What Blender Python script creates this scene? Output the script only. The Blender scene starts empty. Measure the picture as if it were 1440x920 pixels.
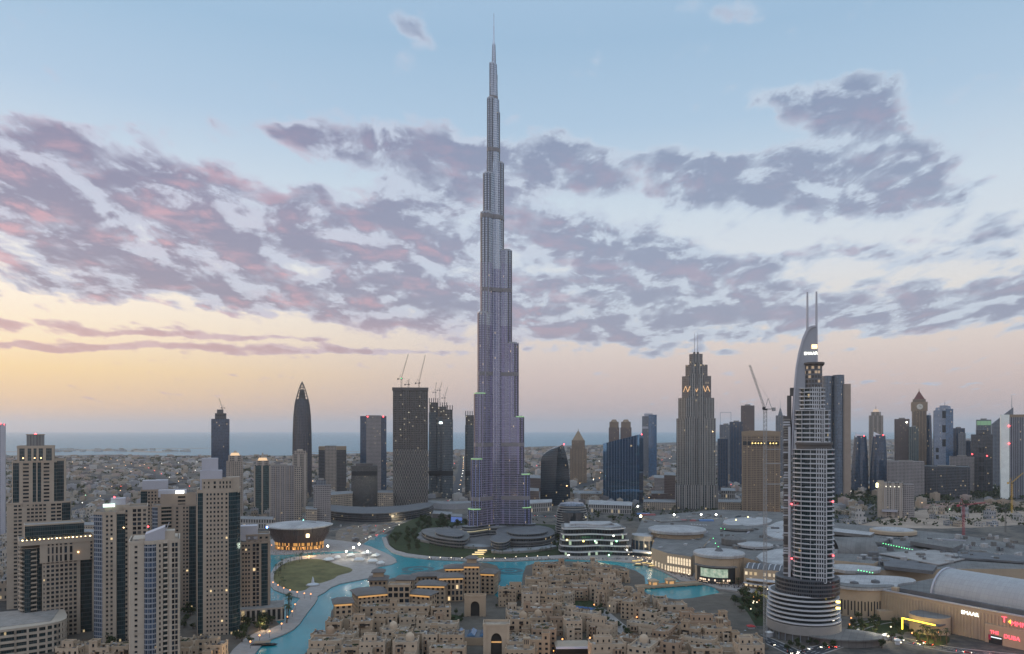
import bpy, bmesh, math, random
from math import sin, cos, pi, radians, hypot, atan2, floor, sqrt
from mathutils import Vector, Matrix
random.seed(7)
SC = bpy.context.scene
COL = SC.collection

# ------------------------------------------------------------------ camera
F, H, PX0, PYH = 1060.0, 165.0, 720.0, 605.0      # focal length in photo pixels, eye height in metres, centre column, horizon row
cam = bpy.data.cameras.new('camera')
cam.sensor_width = 36; cam.lens = 36*F/1440; cam.shift_y = 145/1440
cam.clip_start = 1; cam.clip_end = 150000
camo = bpy.data.objects.new('camera', cam); COL.objects.link(camo)
camo.location = (0, 0, H); camo.rotation_euler = (pi/2, 0, 0)
SC.camera = camo
SC.view_settings.view_transform = 'Standard'; SC.view_settings.look = 'None'
SC.view_settings.exposure = 0.0; SC.view_settings.gamma = 1.0
SC.render.resolution_x = 1024; SC.render.resolution_y = 654
SC.render.engine = 'CYCLES'
cy = SC.cycles
cy.use_denoising = True
try: cy.denoiser = 'OPENIMAGEDENOISE'
except Exception: pass
cy.max_bounces = 4; cy.diffuse_bounces = 2; cy.glossy_bounces = 2; cy.transmission_bounces = 2
cy.volume_bounces = 1; cy.transparent_max_bounces = 4; cy.caustics_reflective = False; cy.caustics_refractive = False
cy.use_adaptive_sampling = True; cy.adaptive_threshold = 0.015

def s2l(c):
    return tuple(((v/255)/12.92 if v/255 <= .04045 else ((v/255+.055)/1.055)**2.4) for v in c)

class NT:
    """small helper to wire node trees"""
    def __init__(s, tree): s.t = tree; s.n = tree.nodes; s.l = tree.links
    def node(s, typ, **kw):
        n = s.n.new(typ)
        for k, v in kw.items(): setattr(n, k, v)
        return n
    def put(s, sock, v):
        if v is None: return
        if hasattr(v, 'is_linked'): s.l.new(v, sock)
        else:
            if sock.type == 'RGBA' and not isinstance(v, (int, float)) and len(v) == 3: v = (*v, 1)
            sock.default_value = v
    def m(s, op, a, b=None, c=None, clamp=False):
        n = s.n.new('ShaderNodeMath'); n.operation = op; n.use_clamp = clamp
        for i, v in enumerate((a, b, c)): s.put(n.inputs[i], v)
        return n.outputs[0]
    def mix(s, f, a, b, mode='MIX'):
        n = s.n.new('ShaderNodeMix'); n.data_type = 'RGBA'; n.blend_type = mode
        s.put(n.inputs[0], f); s.put(n.inputs[6], a); s.put(n.inputs[7], b)
        return n.outputs[2]
    def sep(s, v):
        n = s.n.new('ShaderNodeSeparateXYZ'); s.put(n.inputs[0], v); return n.outputs
    def comb(s, x, y, z=0.0):
        n = s.n.new('ShaderNodeCombineXYZ')
        for i, v in enumerate((x, y, z)): s.put(n.inputs[i], v)
        return n.outputs[0]
    def noise(s, vec, scale, detail=2, rough=.5, dist=0):
        n = s.n.new('ShaderNodeTexNoise'); s.put(n.inputs['Vector'], vec)
        n.inputs['Scale'].default_value = scale; n.inputs['Detail'].default_value = detail
        n.inputs['Roughness'].default_value = rough; n.inputs['Distortion'].default_value = dist
        return n.outputs
    def ramp(s, f, stops, interp='LINEAR'):
        n = s.n.new('ShaderNodeValToRGB'); e = n.color_ramp.elements; n.color_ramp.interpolation = interp
        while len(e) > 1: e.remove(e[-1])
        e[0].position = stops[0][0]; e[0].color = (*stops[0][1], 1)
        for p, c in stops[1:]:
            k = e.new(p); k.color = (*c, 1)
        s.put(n.inputs[0], f); return n.outputs[0]
    def step(s, v, a, b):
        n = s.n.new('ShaderNodeMapRange'); n.interpolation_type = 'SMOOTHSTEP'
        s.put(n.inputs[0], v); n.inputs[1].default_value = a; n.inputs[2].default_value = b
        return n.outputs[0]

# ------------------------------------------------------------------ sky: dusk after sunset, sun just under the horizon on the left
SUN_AZ = radians(-62)          # measured from +Y towards -X (left of the view)
world = bpy.data.worlds.new('World'); SC.world = world; world.use_nodes = True
w = NT(world.node_tree); w.n.clear()
tc = w.node('ShaderNodeTexCoord')
dx, dy, dz = w.sep(tc.outputs['Generated'])
hz = w.m('SQRT', w.m('ADD', w.m('MULTIPLY', dx, dx), w.m('MULTIPLY', dy, dy)))
el = w.m('DIVIDE', dz, w.m('MAXIMUM', hz, .02))           # tangent of the elevation
az = w.m('DIVIDE', dx, w.m('MAXIMUM', hz, .02))
elr = w.m('MULTIPLY', el, 1/.7, clamp=True)
def stops(*a): return [((605-py)/F/.7, s2l(c)) for py, c in a]
left = w.ramp(elr, stops((605, (226, 186, 158)), (575, (242, 200, 152)), (530, (255, 220, 160)), (490, (255, 233, 200)), (440, (255, 241, 222)),
                         (380, (240, 238, 234)), (300, (208, 220, 231)), (180, (176, 200, 223)), (60, (158, 189, 216)), (-130, (162, 190, 218))))
right = w.ramp(elr, stops((605, (200, 176, 170)), (575, (200, 178, 173)), (530, (213, 194, 187)), (490, (222, 208, 200)), (440, (226, 220, 214)),
                          (380, (216, 221, 227)), (300, (203, 216, 228)), (180, (172, 197, 220)), (60, (156, 186, 213)), (-130, (162, 190, 218))))
base = w.mix(w.step(az, -.62, .06), left, right)
# the sky behind the camera, brightened as added fill for the fronts seen here
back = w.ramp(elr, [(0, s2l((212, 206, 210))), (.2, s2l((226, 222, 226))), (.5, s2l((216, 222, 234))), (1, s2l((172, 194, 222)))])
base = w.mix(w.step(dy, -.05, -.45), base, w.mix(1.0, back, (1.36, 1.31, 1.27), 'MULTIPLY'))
base = w.mix(w.step(el, .66, 1.1), base, w.mix(1.0, base, (1.4, 1.36, 1.32), 'MULTIPLY'))      # overhead sky above the frame, brightened as added fill light
sky = w.node('ShaderNodeTexSky', sky_type='NISHITA')
sky.sun_disc = False; sky.sun_elevation = radians(3); sky.sun_rotation = SUN_AZ; sky.altitude = 100; sky.dust_density = 2.0
nish = w.mix(1.0, sky.outputs[0], (.10, .10, .10), 'MULTIPLY')
base = w.mix(.06, base, nish)
# clouds: banks of cloud at given directions, broken up by fractal noise
ay = w.m('MAXIMUM', w.m('ABSOLUTE', dy), .12)
u = w.m('DIVIDE', dx, ay); v = w.m('DIVIDE', dz, ay)
uv = w.comb(u, v)
wn = w.noise(w.comb(u, w.m('MULTIPLY', v, 1.7)), 9, 4, .6)
wv = w.node('ShaderNodeVectorMath', operation='MULTIPLY_ADD')
w.put(wv.inputs[0], wn[1]); wv.inputs[1].default_value = (.06, .026, 0); 
w.put(wv.inputs[2], uv)
wvec = wv.outputs[0]
BANKS = [  # centre x, y, radius x, y (photo pixels), slope in degrees (positive climbs to the right), weight
 (20,235,150,75,-14,1.1),(170,265,190,70,-17,1.1),(330,300,170,70,-12,1.1),(60,330,150,45,-10,.8),(250,350,190,45,-5,.9),(420,320,60,60,0,.6),
 (90,388,200,36,-2,.9),(300,395,220,42,-4,1.0),(470,415,180,44,-3,1.0),(600,430,160,46,0,1.0),(520,320,110,60,-8,.9),(610,325,110,55,0,.8),(560,370,150,46,-6,.7),
 (440,198,150,30,-6,.8),(560,212,130,55,-4,1.0),(640,235,110,50,0,.9),(740,235,80,46,5,.9),(830,222,90,40,0,.8),
 (920,248,190,44,-3,1.0),(1050,250,160,46,3,1.0),(1150,235,100,75,35,.9),(1215,150,60,70,60,.7),(1110,135,100,30,-4,.65),(1230,225,120,60,15,.9),(1300,250,70,55,10,.8),(1250,290,130,32,0,.75),
 (790,330,110,40,0,.7),(920,345,130,42,-3,.75),(860,395,160,60,-2,1.0),(960,425,170,55,-2,1.0),(780,440,130,46,0,1.0),(1040,390,110,46,-6,.8),(1110,362,80,22,0,.7),(1080,440,150,36,0,.9),
 (1270,355,140,28,-2,.7),(1290,425,190,34,0,.95),(1190,455,200,22,0,.85),(1400,330,80,36,10,.7),(1430,410,80,52,0,.85),(1360,265,60,16,20,.5),
 (850,470,220,24,-1,.8),
 (100,460,330,12,-2,.66),(330,489,360,9,-1,.72),(60,487,200,6,0,.9),(500,497,200,5,0,.7),(300,472,200,5,-2,.7),
 (590,48,50,16,-38,.55),(1010,12,70,24,-10,.55),(1200,170,70,90,70,.6),(1060,240,180,40,0,.4),(700,300,200,60,0,.5),(140,180,70,14,5,.5),(960,497,130,6,0,.5),(1330,540,150,4,0,.5)]
tot = None
for (bx, by, rx, ry, sl, wt) in BANKS:
    mp = w.node('ShaderNodeMapping', vector_type='TEXTURE')
    w.put(mp.inputs[0], wvec)
    mp.inputs[1].default_value = ((bx-PX0)/F+.030, (PYH-by)/F+.013, 0)
    mp.inputs[2].default_value = (0, 0, radians(sl)); mp.inputs[3].default_value = (1.25*rx/F, 1.25*ry/F, 1)
    gt = w.node('ShaderNodeTexGradient', gradient_type='SPHERICAL'); w.put(gt.inputs[0], mp.outputs[0])
    tot = w.m('MULTIPLY_ADD', gt.outputs[1], wt, tot if tot is not None else 0.0)
tot = w.m('MINIMUM', tot, .9)
def deck(du, dv):     # coordinates on a flat cloud deck: banks close up towards the horizon
    v_ = w.m('ADD', v, .19+dv); q_ = w.m('DIVIDE', 1.0, v_)
    return w.comb(w.m('MULTIPLY', w.m('ADD', u, du), q_), w.m('MULTIPLY', q_, .72))
dk = deck(0, 0)
fb = w.noise(dk, 5.2, 9, .63, .25)
vor = w.node('ShaderNodeTexVoronoi', feature='SMOOTH_F1', voronoi_dimensions='2D'); vor.inputs['Scale'].default_value = 7.5; vor.inputs['Detail'].default_value = 2.5; vor.inputs['Roughness'].default_value = .55; vor.inputs['Smoothness'].default_value = .6
vmix = w.node('ShaderNodeVectorMath', operation='MULTIPLY_ADD'); w.put(vmix.inputs[0], fb[1]); vmix.inputs[1].default_value = (.10, .10, 0); w.put(vmix.inputs[2], dk)
w.put(vor.inputs['Vector'], vmix.outputs[0])
puff = w.m('SUBTRACT', .42, vor.outputs['Distance'])
fbl = w.noise(deck(-.010, -.013), 5.2, 5, .6, .25)
raw = w.m('ADD', w.m('MULTIPLY', tot, 1.95), w.m('ADD', w.m('MULTIPLY', w.m('SUBTRACT', fb[0], .5), 3.7), w.m('MULTIPLY', puff, 1.1)))
dens = w.step(raw, .02, .82)
under = w.m('MULTIPLY', w.m('SUBTRACT', fb[0], fbl[0]), 9.0, clamp=True)      # faces turned down towards the sunset
over = w.m('MULTIPLY', w.m('SUBTRACT', fbl[0], fb[0]), 8.0, clamp=True)
thick = w.step(w.m('ADD', raw, w.m('MULTIPLY', over, -.8)), .30, 1.5)
leftness = w.step(az, .25, -.55)
body = w.mix(leftness, s2l((130, 141, 168)), s2l((126, 121, 149)))
rim = w.mix(leftness, s2l((188, 201, 217)), s2l((190, 194, 212)))
ccol = w.mix(thick, rim, body)
pn = w.noise(w.comb(w.m('ADD', u, w.m('MULTIPLY', v, 1.2)), w.m('MULTIPLY', v, 3.5)), 6.5, 4, .6)
low = w.step(el, .165, .11)
pink = w.m('MULTIPLY', w.m('MULTIPLY', w.step(pn[0], .42, .62), w.m('MULTIPLY_ADD', under, .8, .12)), w.m('ADD', w.m('MULTIPLY', w.m('MULTIPLY', leftness, w.step(el, .42, .22)), .62), .20), clamp=True)
pink = w.m('MAXIMUM', pink, w.m('MULTIPLY', w.m('MULTIPLY', low, leftness), .75))
ccol = w.mix(pink, ccol, w.mix(low, s2l((214, 160, 170)), s2l((212, 164, 162))))
cmask = w.m('MULTIPLY', dens, w.m('MULTIPLY_ADD', w.step(el, .62, .5), .9, .0))
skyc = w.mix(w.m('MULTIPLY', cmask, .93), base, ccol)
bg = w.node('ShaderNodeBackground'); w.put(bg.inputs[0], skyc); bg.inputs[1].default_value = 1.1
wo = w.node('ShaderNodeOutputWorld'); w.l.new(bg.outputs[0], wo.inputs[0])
world.cycles.sampling_method = 'MANUAL'; world.cycles.sample_map_resolution = 512

# ------------------------------------------------------------------ sun: only the last glow is left, broad and weak
sl_ = bpy.data.lights.new('sun', 'SUN'); sl_.energy = .9; sl_.angle = radians(18); sl_.color = (1, .66, .42)
so = bpy.data.objects.new('sun', sl_); COL.objects.link(so)
sd = Vector((sin(SUN_AZ)*cos(radians(6)), cos(SUN_AZ)*cos(radians(6)), sin(radians(6))))
so.rotation_euler = sd.to_track_quat('Z', 'Y').to_euler()

# ------------------------------------------------------------------ pixel -> place helpers (only used to lay the plan out)
def gy(py, z=0.0): return (H-z)*F/(py-PYH)
def gx(px, Y): return (px-PX0)/F*Y
def gz(py, Y): return H-(py-PYH)/F*Y
def gp(px, py, z=0.0):
    Y = gy(py, z); return (gx(px, Y), Y)
def gpoly(pts, z=0.0): return [gp(x, y, z) for x, y in pts]

# ------------------------------------------------------------------ mesh builder
class MB:
    def __init__(s): s.v = []; s.f = []; s.uv = []; s.mi = []
    def face(s, pts, uv=None, mi=0):
        b = len(s.v); s.v.extend(pts); s.f.append(tuple(range(b, b+len(pts))))
        s.uv.append(uv or [(p[0], p[1]) for p in pts]); s.mi.append(mi)
    def prism(s, poly, z0, z1, mi=0, cap=None, bottom=False, u0=0.0, inset=None):
        """poly counter-clockwise from above; uv = running metres, height"""
        n = len(poly); u = u0
        top = inset or poly
        for i in range(n):
            a, b = poly[i], poly[(i+1) % n]; at, bt = top[i], top[(i+1) % n]; L = hypot(b[0]-a[0], b[1]-a[1])
            s.face([(a[0], a[1], z0), (b[0], b[1], z0), (bt[0], bt[1], z1), (at[0], at[1], z1)], [(u, z0), (u+L, z0), (u+L, z1), (u, z1)], mi)
            u += L
        c = mi if cap is None else cap
        if c >= 0: s.face([(p[0], p[1], z1) for p in top], None, c)
        if bottom: s.face([(p[0], p[1], z0) for p in reversed(poly)], None, c if c >= 0 else mi)
    def box(s, x, y, z0, sx, sy, h, rot=0.0, mi=0, cap=None, bottom=True):
        s.prism(rect(x, y, sx, sy, rot), z0, z0+h, mi, cap, bottom)
    def beam(s, a, b, r=.3, mi=0, n=4):
        a = Vector(a); b = Vector(b); d = b-a
        if d.length < 1e-6: return
        q = d.to_track_quat('Z', 'Y'); L = d.length
        ring = [q @ Vector((r*cos(2*pi*(i+.5)/n), r*sin(2*pi*(i+.5)/n), 0)) for i in range(n)]
        for i in range(n):
            p, r_ = ring[i], ring[(i+1) % n]
            s.face([tuple(a+p), tuple(a+r_), tuple(b+r_), tuple(b+p)], [(0, 0), (.5, 0), (.5, L), (0, L)], mi)
        s.face([tuple(b+p) for p in ring], None, mi); s.face([tuple(a+p) for p in reversed(ring)], None, mi)
    def lathe(s, prof, n=32, cx=0, cy=0, a0=0.0, a1=2*pi, mi=0, sx=1.0, sy=1.0, capmi=None):
        full = abs(a1-a0-2*pi) < 1e-6
        pts = [(cos(a0+(a1-a0)*i/n), sin(a0+(a1-a0)*i/n)) for i in range(n+1)]
        for k in range(len(prof)-1):
            (r0, z0), (r1, z1) = prof[k], prof[k+1]; u = 0; rm = max(r0, r1)
            for i in range(n):
                c0, c1 = pts[i], pts[i+1]; L = rm*hypot((c1[0]-c0[0])*sx, (c1[1]-c0[1])*sy)
                q = [(cx+r0*c0[0]*sx, cy+r0*c0[1]*sy, z0), (cx+r0*c1[0]*sx, cy+r0*c1[1]*sy, z0), (cx+r1*c1[0]*sx, cy+r1*c1[1]*sy, z1), (cx+r1*c0[0]*sx, cy+r1*c0[1]*sy, z1)]
                t = [(u, z0), (u+L, z0), (u+L, z1), (u, z1)]
                if r1 < 1e-6: q = q[:3]; t = t[:3]
                elif r0 < 1e-6: q = [q[0], q[2], q[3]]; t = [t[0], t[2], t[3]]
                m_ = capmi if (capmi is not None and abs(z1-z0) < .01) else mi
                s.face(q, t, m_); u += L
    def sphere(s, c, r, mi=0, sx=1, sy=1, sz=1, n=8, h=5):
        s.lathe([(r*sin(pi*(1-j/h))*1.0, c[2]+r*sz*cos(pi*(1-j/h))) if 0 < j < h else (0.0, c[2]+r*sz*cos(pi*(1-j/h))) for j in range(h+1)], n, c[0], c[1], mi=mi, sx=sx, sy=sy)
    def mesh(s, name, mats):
        me = bpy.data.meshes.new(name); me.from_pydata(s.v, [], s.f)
        uvl = me.uv_layers.new(name='UVMap')
        flat = [c for f in s.uv for p in f for c in p]
        uvl.data.foreach_set('uv', flat)
        for m in (mats if isinstance(mats, (list, tuple)) else [mats]): me.materials.append(m)
        me.polygons.foreach_set('material_index', s.mi)
        me.update(); return me
    def build(s, name, mats, parent=None, smooth=False, loc=None, rot=None, merge=False):
        me = s.mesh(name, mats)
        if merge or smooth:
            bm = bmesh.new(); bm.from_mesh(me); bmesh.ops.remove_doubles(bm, verts=bm.verts, dist=.002); bm.to_mesh(me); bm.free()
        if smooth:
            me.polygons.foreach_set('use_smooth', [True]*len(me.polygons))
            try: me.set_sharp_from_angle(angle=radians(35))
            except Exception: pass
        o = bpy.data.objects.new(name, me); COL.objects.link(o)
        if parent is not None: o.parent = parent
        if loc is not None: o.location = loc
        if rot is not None: o.rotation_euler = (0, 0, rot)
        return o

def rect(x, y, sx, sy, rot=0.0):
    c, s_ = cos(rot), sin(rot)
    return [(x+a*c-b*s_, y+a*s_+b*c) for a, b in ((-sx/2, -sy/2), (sx/2, -sy/2), (sx/2, sy/2), (-sx/2, sy/2))]
def ell(x, y, rx, ry, n=32, rot=0.0, a0=0.0, a1=2*pi):
    full = abs(a1-a0-2*pi) < 1e-6
    k = n if full else n+1
    out = []
    for i in range(k):
        a = a0+(a1-a0)*i/n; p, q = rx*cos(a), ry*sin(a)
        out.append((x+p*cos(rot)-q*sin(rot), y+p*sin(rot)+q*cos(rot)))
    return out
def ccw(p):
    a = sum(p[i][0]*p[(i+1) % len(p)][1]-p[(i+1) % len(p)][0]*p[i][1] for i in range(len(p)))
    return list(p) if a > 0 else list(reversed(p))
def smooth_poly(p, it=2, closed=True):
    for _ in range(it):
        q = []
        n = len(p)
        for i in range(n if closed else n-1):
            a, b = p[i], p[(i+1) % n]
            q += [(a[0]*.75+b[0]*.25, a[1]*.75+b[1]*.25), (a[0]*.25+b[0]*.75, a[1]*.25+b[1]*.75)]
        if not closed: q = [p[0]]+q+[p[-1]]
        p = q
    return p
def offset_line(pts, wd):
    """ribbon outline polygon around an open line"""
    L, R = [], []
    for i, p in enumerate(pts):
        a = pts[max(i-1, 0)]; b = pts[min(i+1, len(pts)-1)]
        dx_, dy_ = b[0]-a[0], b[1]-a[1]; d = hypot(dx_, dy_) or 1
        nx, ny = -dy_/d, dx_/d
        L.append((p[0]+nx*wd/2, p[1]+ny*wd/2)); R.append((p[0]-nx*wd/2, p[1]-ny*wd/2))
    return L, R
def ribbon(mb, pts, wd, z0, z1, mi=0, cap=None):
    L, R = offset_line(pts, wd)
    for i in range(len(pts)-1):
        q = ccw([L[i], R[i], R[i+1], L[i+1]])
        mb.prism(q, z0, z1, mi, cap)
def inpoly(x, y, p):
    r = False; n = len(p); j = n-1
    for i in range(n):
        if (p[i][1] > y) != (p[j][1] > y) and x < (p[j][0]-p[i][0])*(y-p[i][1])/(p[j][1]-p[i][1])+p[i][0]: r = not r
        j = i
    return r

# ------------------------------------------------------------------ objects
def tag(o, label=None, cat=None, group=None, kind=None):
    if label: o['label'] = label
    if cat: o['category'] = cat
    if group: o['group'] = group
    if kind: o['kind'] = kind
    return o
def thing(name, label, cat, loc=(0, 0, 0), rot=0.0, group=None):
    o = bpy.data.objects.new(name, None); COL.objects.link(o)
    o.location = loc; o.rotation_euler = (0, 0, rot)
    return tag(o, label, cat, group)
def copy_tree(o, loc=None, rot=None, label=None, parent=None, scale=None):
    c = o.copy(); COL.objects.link(c)
    if parent is not None: c.parent = parent
    if loc is not None: c.location = loc
    if rot is not None: c.rotation_euler = (0, 0, rot)
    if scale is not None: c.scale = scale if isinstance(scale, tuple) else (scale,)*3
    if label: c['label'] = label
    for ch in KIDS.get(o.name, None) or [k for k in o.children]: copy_tree(ch, parent=c)
    return c
KIDS = {}

# ------------------------------------------------------------------ materials
MATS = {}
def mat(name, col, rough=.7, metal=0.0, emit=None, es=0.0, var=.12, vscale=.08, spec=None):
    if name in MATS: return MATS[name]
    m = bpy.data.materials.new(name); m.use_nodes = True; t = NT(m.node_tree)
    b = m.node_tree.nodes['Principled BSDF']
    b.inputs['Roughness'].default_value = rough; b.inputs['Metallic'].default_value = metal
    if spec is None and rough >= .7: spec = .2
    if spec is not None: b.inputs['Specular IOR Level'].default_value = spec
    if var > 0:
        g = t.node('ShaderNodeNewGeometry')
        n = t.noise(g.outputs['Position'], vscale, 5, .65)
        f = t.m('MULTIPLY_ADD', t.m('SUBTRACT', n[0], .5), 2*var*1.6, 1.0)
        vm = t.node('ShaderNodeVectorMath', operation='SCALE'); vm.inputs[0].default_value = col; t.put(vm.inputs['Scale'], f)
        t.put(b.inputs['Base Color'], vm.outputs[0])
    else: b.inputs['Base Color'].default_value = (*col, 1)
    if emit:
        b.inputs['Emission Color'].default_value = (*emit, 1); b.inputs['Emission Strength'].default_value = es
    MATS[name] = m; return m
def roofing(name, col, pitch=4.0, rough=.75, var=.3):
    """flat roof of membrane sheets: seams, patches and ponding stains"""
    m = bpy.data.materials.new(name); m.use_nodes = True; t = NT(m.node_tree); b = m.node_tree.nodes['Principled BSDF']; g = t.node('ShaderNodeNewGeometry'); P = g.outputs['Position']
    mp = t.node('ShaderNodeMapping'); t.put(mp.inputs[0], P); mp.inputs[2].default_value = (0, 0, .5)
    x, y, z = t.sep(mp.outputs[0]); fx = t.m('ABSOLUTE', t.m('SUBTRACT', t.m('FRACT', t.m('DIVIDE', x, pitch)), .5)); fy = t.m('ABSOLUTE', t.m('SUBTRACT', t.m('FRACT', t.m('DIVIDE', y, pitch*3)), .5))
    seam = t.m('MAXIMUM', t.m('GREATER_THAN', fx, .46), t.m('GREATER_THAN', fy, .485)); wn = t.node('ShaderNodeTexWhiteNoise', noise_dimensions='2D'); t.put(wn.inputs['Vector'], t.comb(t.m('FLOOR', t.m('DIVIDE', x, pitch*2)), t.m('FLOOR', t.m('DIVIDE', y, pitch*3))))
    n = t.noise(P, .05, 6, .68); f = t.m('ADD', t.m('MULTIPLY_ADD', t.m('SUBTRACT', n[0], .5), 2*var*1.8, .92), t.m('MULTIPLY', wn.outputs['Value'], .16)); f = t.m('MULTIPLY', f, t.m('MULTIPLY_ADD', seam, -.22, 1.0))
    vm = t.node('ShaderNodeVectorMath', operation='SCALE'); vm.inputs[0].default_value = col; t.put(vm.inputs['Scale'], f); t.put(b.inputs['Base Color'], vm.outputs[0]); b.inputs['Roughness'].default_value = rough; b.inputs['Specular IOR Level'].default_value = .15
    return m
def glow(name, col, es): return mat(name, (.2, .2, .2), .5, emit=col, es=es, var=0)

def facade(name, wall, glass=(.025, .04, .05), bay=3.2, flr=3.5, fw=.6, fh=.6, lit=.008, pier=None, wrough=.75, grough=.12, rnd=.5, litcol=(1, .75, .4), les=.45, band=None, spec=.5, gm=0.0):
    """wall with a regular pattern of windows laid out in metres along and up the wall"""
    if name in MATS: return MATS[name]
    m = bpy.data.materials.new(name); m.use_nodes = True; t = NT(m.node_tree)
    b = m.node_tree.nodes['Principled BSDF']
    uvn = t.node('ShaderNodeUVMap'); U, V, _ = t.sep(uvn.outputs[0])
    ub = t.m('DIVIDE', U, bay); vb = t.m('DIVIDE', V, flr)
    fu = t.m('ABSOLUTE', t.m('SUBTRACT', t.m('FRACT', ub), .5)); fv = t.m('ABSOLUTE', t.m('SUBTRACT', t.m('FRACT', vb), .5))
    mask = t.m('MULTIPLY', t.m('LESS_THAN', fu, fw/2), t.m('LESS_THAN', fv, fh/2))
    if pier:
        fp = t.m('ABSOLUTE', t.m('SUBTRACT', t.m('FRACT', t.m('DIVIDE', U, pier[0])), .5))
        mask = t.m('MULTIPLY', mask, t.m('LESS_THAN', fp, .5-pier[1]/2))
    if band:
        fb_ = t.m('ABSOLUTE', t.m('SUBTRACT', t.m('FRACT', t.m('DIVIDE', V, band[0])), .5))
        mask = t.m('MULTIPLY', mask, t.m('LESS_THAN', fb_, .5-band[1]/2))
    wnz = t.node('ShaderNodeTexWhiteNoise', noise_dimensions='2D')
    t.put(wnz.inputs['Vector'], t.comb(t.m('FLOOR', ub), t.m('FLOOR', vb)))
    r = wnz.outputs['Value']
    g = t.node('ShaderNodeNewGeometry')
    nz = t.noise(g.outputs['Position'], .05, 5, .6)
    wc = t.node('ShaderNodeVectorMath', operation='SCALE'); wc.inputs[0].default_value = wall
    t.put(wc.inputs['Scale'], t.m('MULTIPLY_ADD', nz[0], .5, .75))
    gc = t.node('ShaderNodeVectorMath', operation='SCALE'); gc.inputs[0].default_value = glass
    t.put(gc.inputs['Scale'], t.m('MULTIPLY_ADD', r, 2*rnd, 1-rnd))
    t.put(b.inputs['Base Color'], t.mix(mask, wc.outputs[0], gc.outputs[0]))
    t.put(b.inputs['Roughness'], t.m('MULTIPLY_ADD', mask, grough-wrough, wrough))
    if gm: t.put(b.inputs['Metallic'], t.m('MULTIPLY', mask, gm))
    b.inputs['Specular IOR Level'].default_value = spec
    if lit:
        b.inputs['Emission Color'].default_value = (*litcol, 1)
        t.put(b.inputs['Emission Strength'], t.m('MULTIPLY', t.m('MULTIPLY', mask, t.m('GREATER_THAN', r, 1-lit)), les))
    MATS[name] = m; return m
# ================================================================== SETTING
def ground_mat():
    m = bpy.data.materials.new('city_ground'); m.use_nodes = True; t = NT(m.node_tree); b = m.node_tree.nodes['Principled BSDF']
    g = t.node('ShaderNodeNewGeometry'); P = g.outputs['Position']
    n1 = t.noise(P, .012, 6, .65); n2 = t.noise(P, .12, 4, .6)
    f = t.m('ADD', t.m('MULTIPLY', n1[0], .65), t.m('MULTIPLY', n2[0], .35))
    c = t.ramp(f, [(.34, (.035, .036, .038)), (.45, (.07, .066, .062)), (.53, (.13, .113, .095)), (.62, (.19, .16, .13)), (.72, (.09, .085, .075))])
    t.put(b.inputs['Base Color'], c); b.inputs['Roughness'].default_value = .95; b.inputs['Specular IOR Level'].default_value = .15
    return m
MG = ground_mat()
R_ = 65000
mb = MB(); mb.face([(-R_, -2000, 0), (R_, -2000, 0), (R_, R_, 0), (-R_, R_, 0)])
tag(mb.build('ground', MG), kind='structure')

def water_mat(name, col, rough, bump, scale):
    m = bpy.data.materials.new(name); m.use_nodes = True; t = NT(m.node_tree); b = m.node_tree.nodes['Principled BSDF']
    g = t.node('ShaderNodeNewGeometry'); P = g.outputs['Position']
    n = t.noise(P, scale, 4, .6); n2 = t.noise(P, .011, 4, .55)
    vm = t.node('ShaderNodeVectorMath', operation='SCALE'); vm.inputs[0].default_value = col
    t.put(vm.inputs['Scale'], t.m('MULTIPLY_ADD', n2[0], .9, .55)); t.put(b.inputs['Base Color'], vm.outputs[0])
    b.inputs['Roughness'].default_value = rough; b.inputs['IOR'].default_value = 1.33
    bp = t.node('ShaderNodeBump'); bp.inputs['Strength'].default_value = bump; bp.inputs['Distance'].default_value = .5
    t.put(bp.inputs['Height'], n[0]); t.put(b.inputs['Normal'], bp.outputs[0])
    return m
MSEA = water_mat('sea_water', (.05, .20, .26), .35, .3, .02)
MLAKE = water_mat('lake_water', (.012, .22, .25), .22, .35, .3)
coast = [(-60000, 5000)]+[gp(px, py) for px, py in ((-60, 640), (60, 641), (150, 639.5), (230, 641), (400, 641), (520, 637), (640, 632.5), (760, 628), (860, 625), (940, 622.5), (1100, 619), (1440, 616))]+[(60000, 24000)]
mb = MB()
zs = .6
for i in range(len(coast)-1):
    a, b = coast[i], coast[i+1]
    mb.face([(a[0], a[1], zs), (b[0], b[1], zs), (b[0] if i < len(coast)-2 else R_, R_, zs), (a[0] if i else -R_, R_, zs)])
tag(mb.build('sea', MSEA), kind='structure')
MSAND = mat('beach_sand', (.36, .31, .26), .95)
mb = MB()
for pts, wd in (([(-20, 636), (40, 635.5), (110, 634), (180, 634.5), (235, 636.5)], 160), ([(60, 631.5), (130, 632.5), (200, 631.5), (300, 630.5)], 120), ([(430, 637), (470, 636), (505, 635)], 60)):
    ribbon(mb, [gp(*p) for p in pts], wd, .2, 2.0)
tag(mb.build('beach', MSAND), kind='structure')

# lake
lake_px = [(345, 940), (470, 940), (470, 860), (700, 852), (740, 850), (890, 845), (960, 848), (1012, 834), (1003, 826), (985, 823), (958, 819), (945, 812), (928, 803), (900, 794), (858, 789.5), (791, 787),
           (720, 790.5), (657, 790.5), (604, 788), (570, 784), (551, 778), (541, 769), (537, 758), (546, 752), (531, 752), (512, 764), (496, 775), (420, 776), (372, 780), (366, 880)]
mb = MB(); mb.face([(x, y, .35) for x, y in ccw(gpoly(lake_px))])
tag(mb.build('lake', MLAKE), kind='structure')
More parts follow.
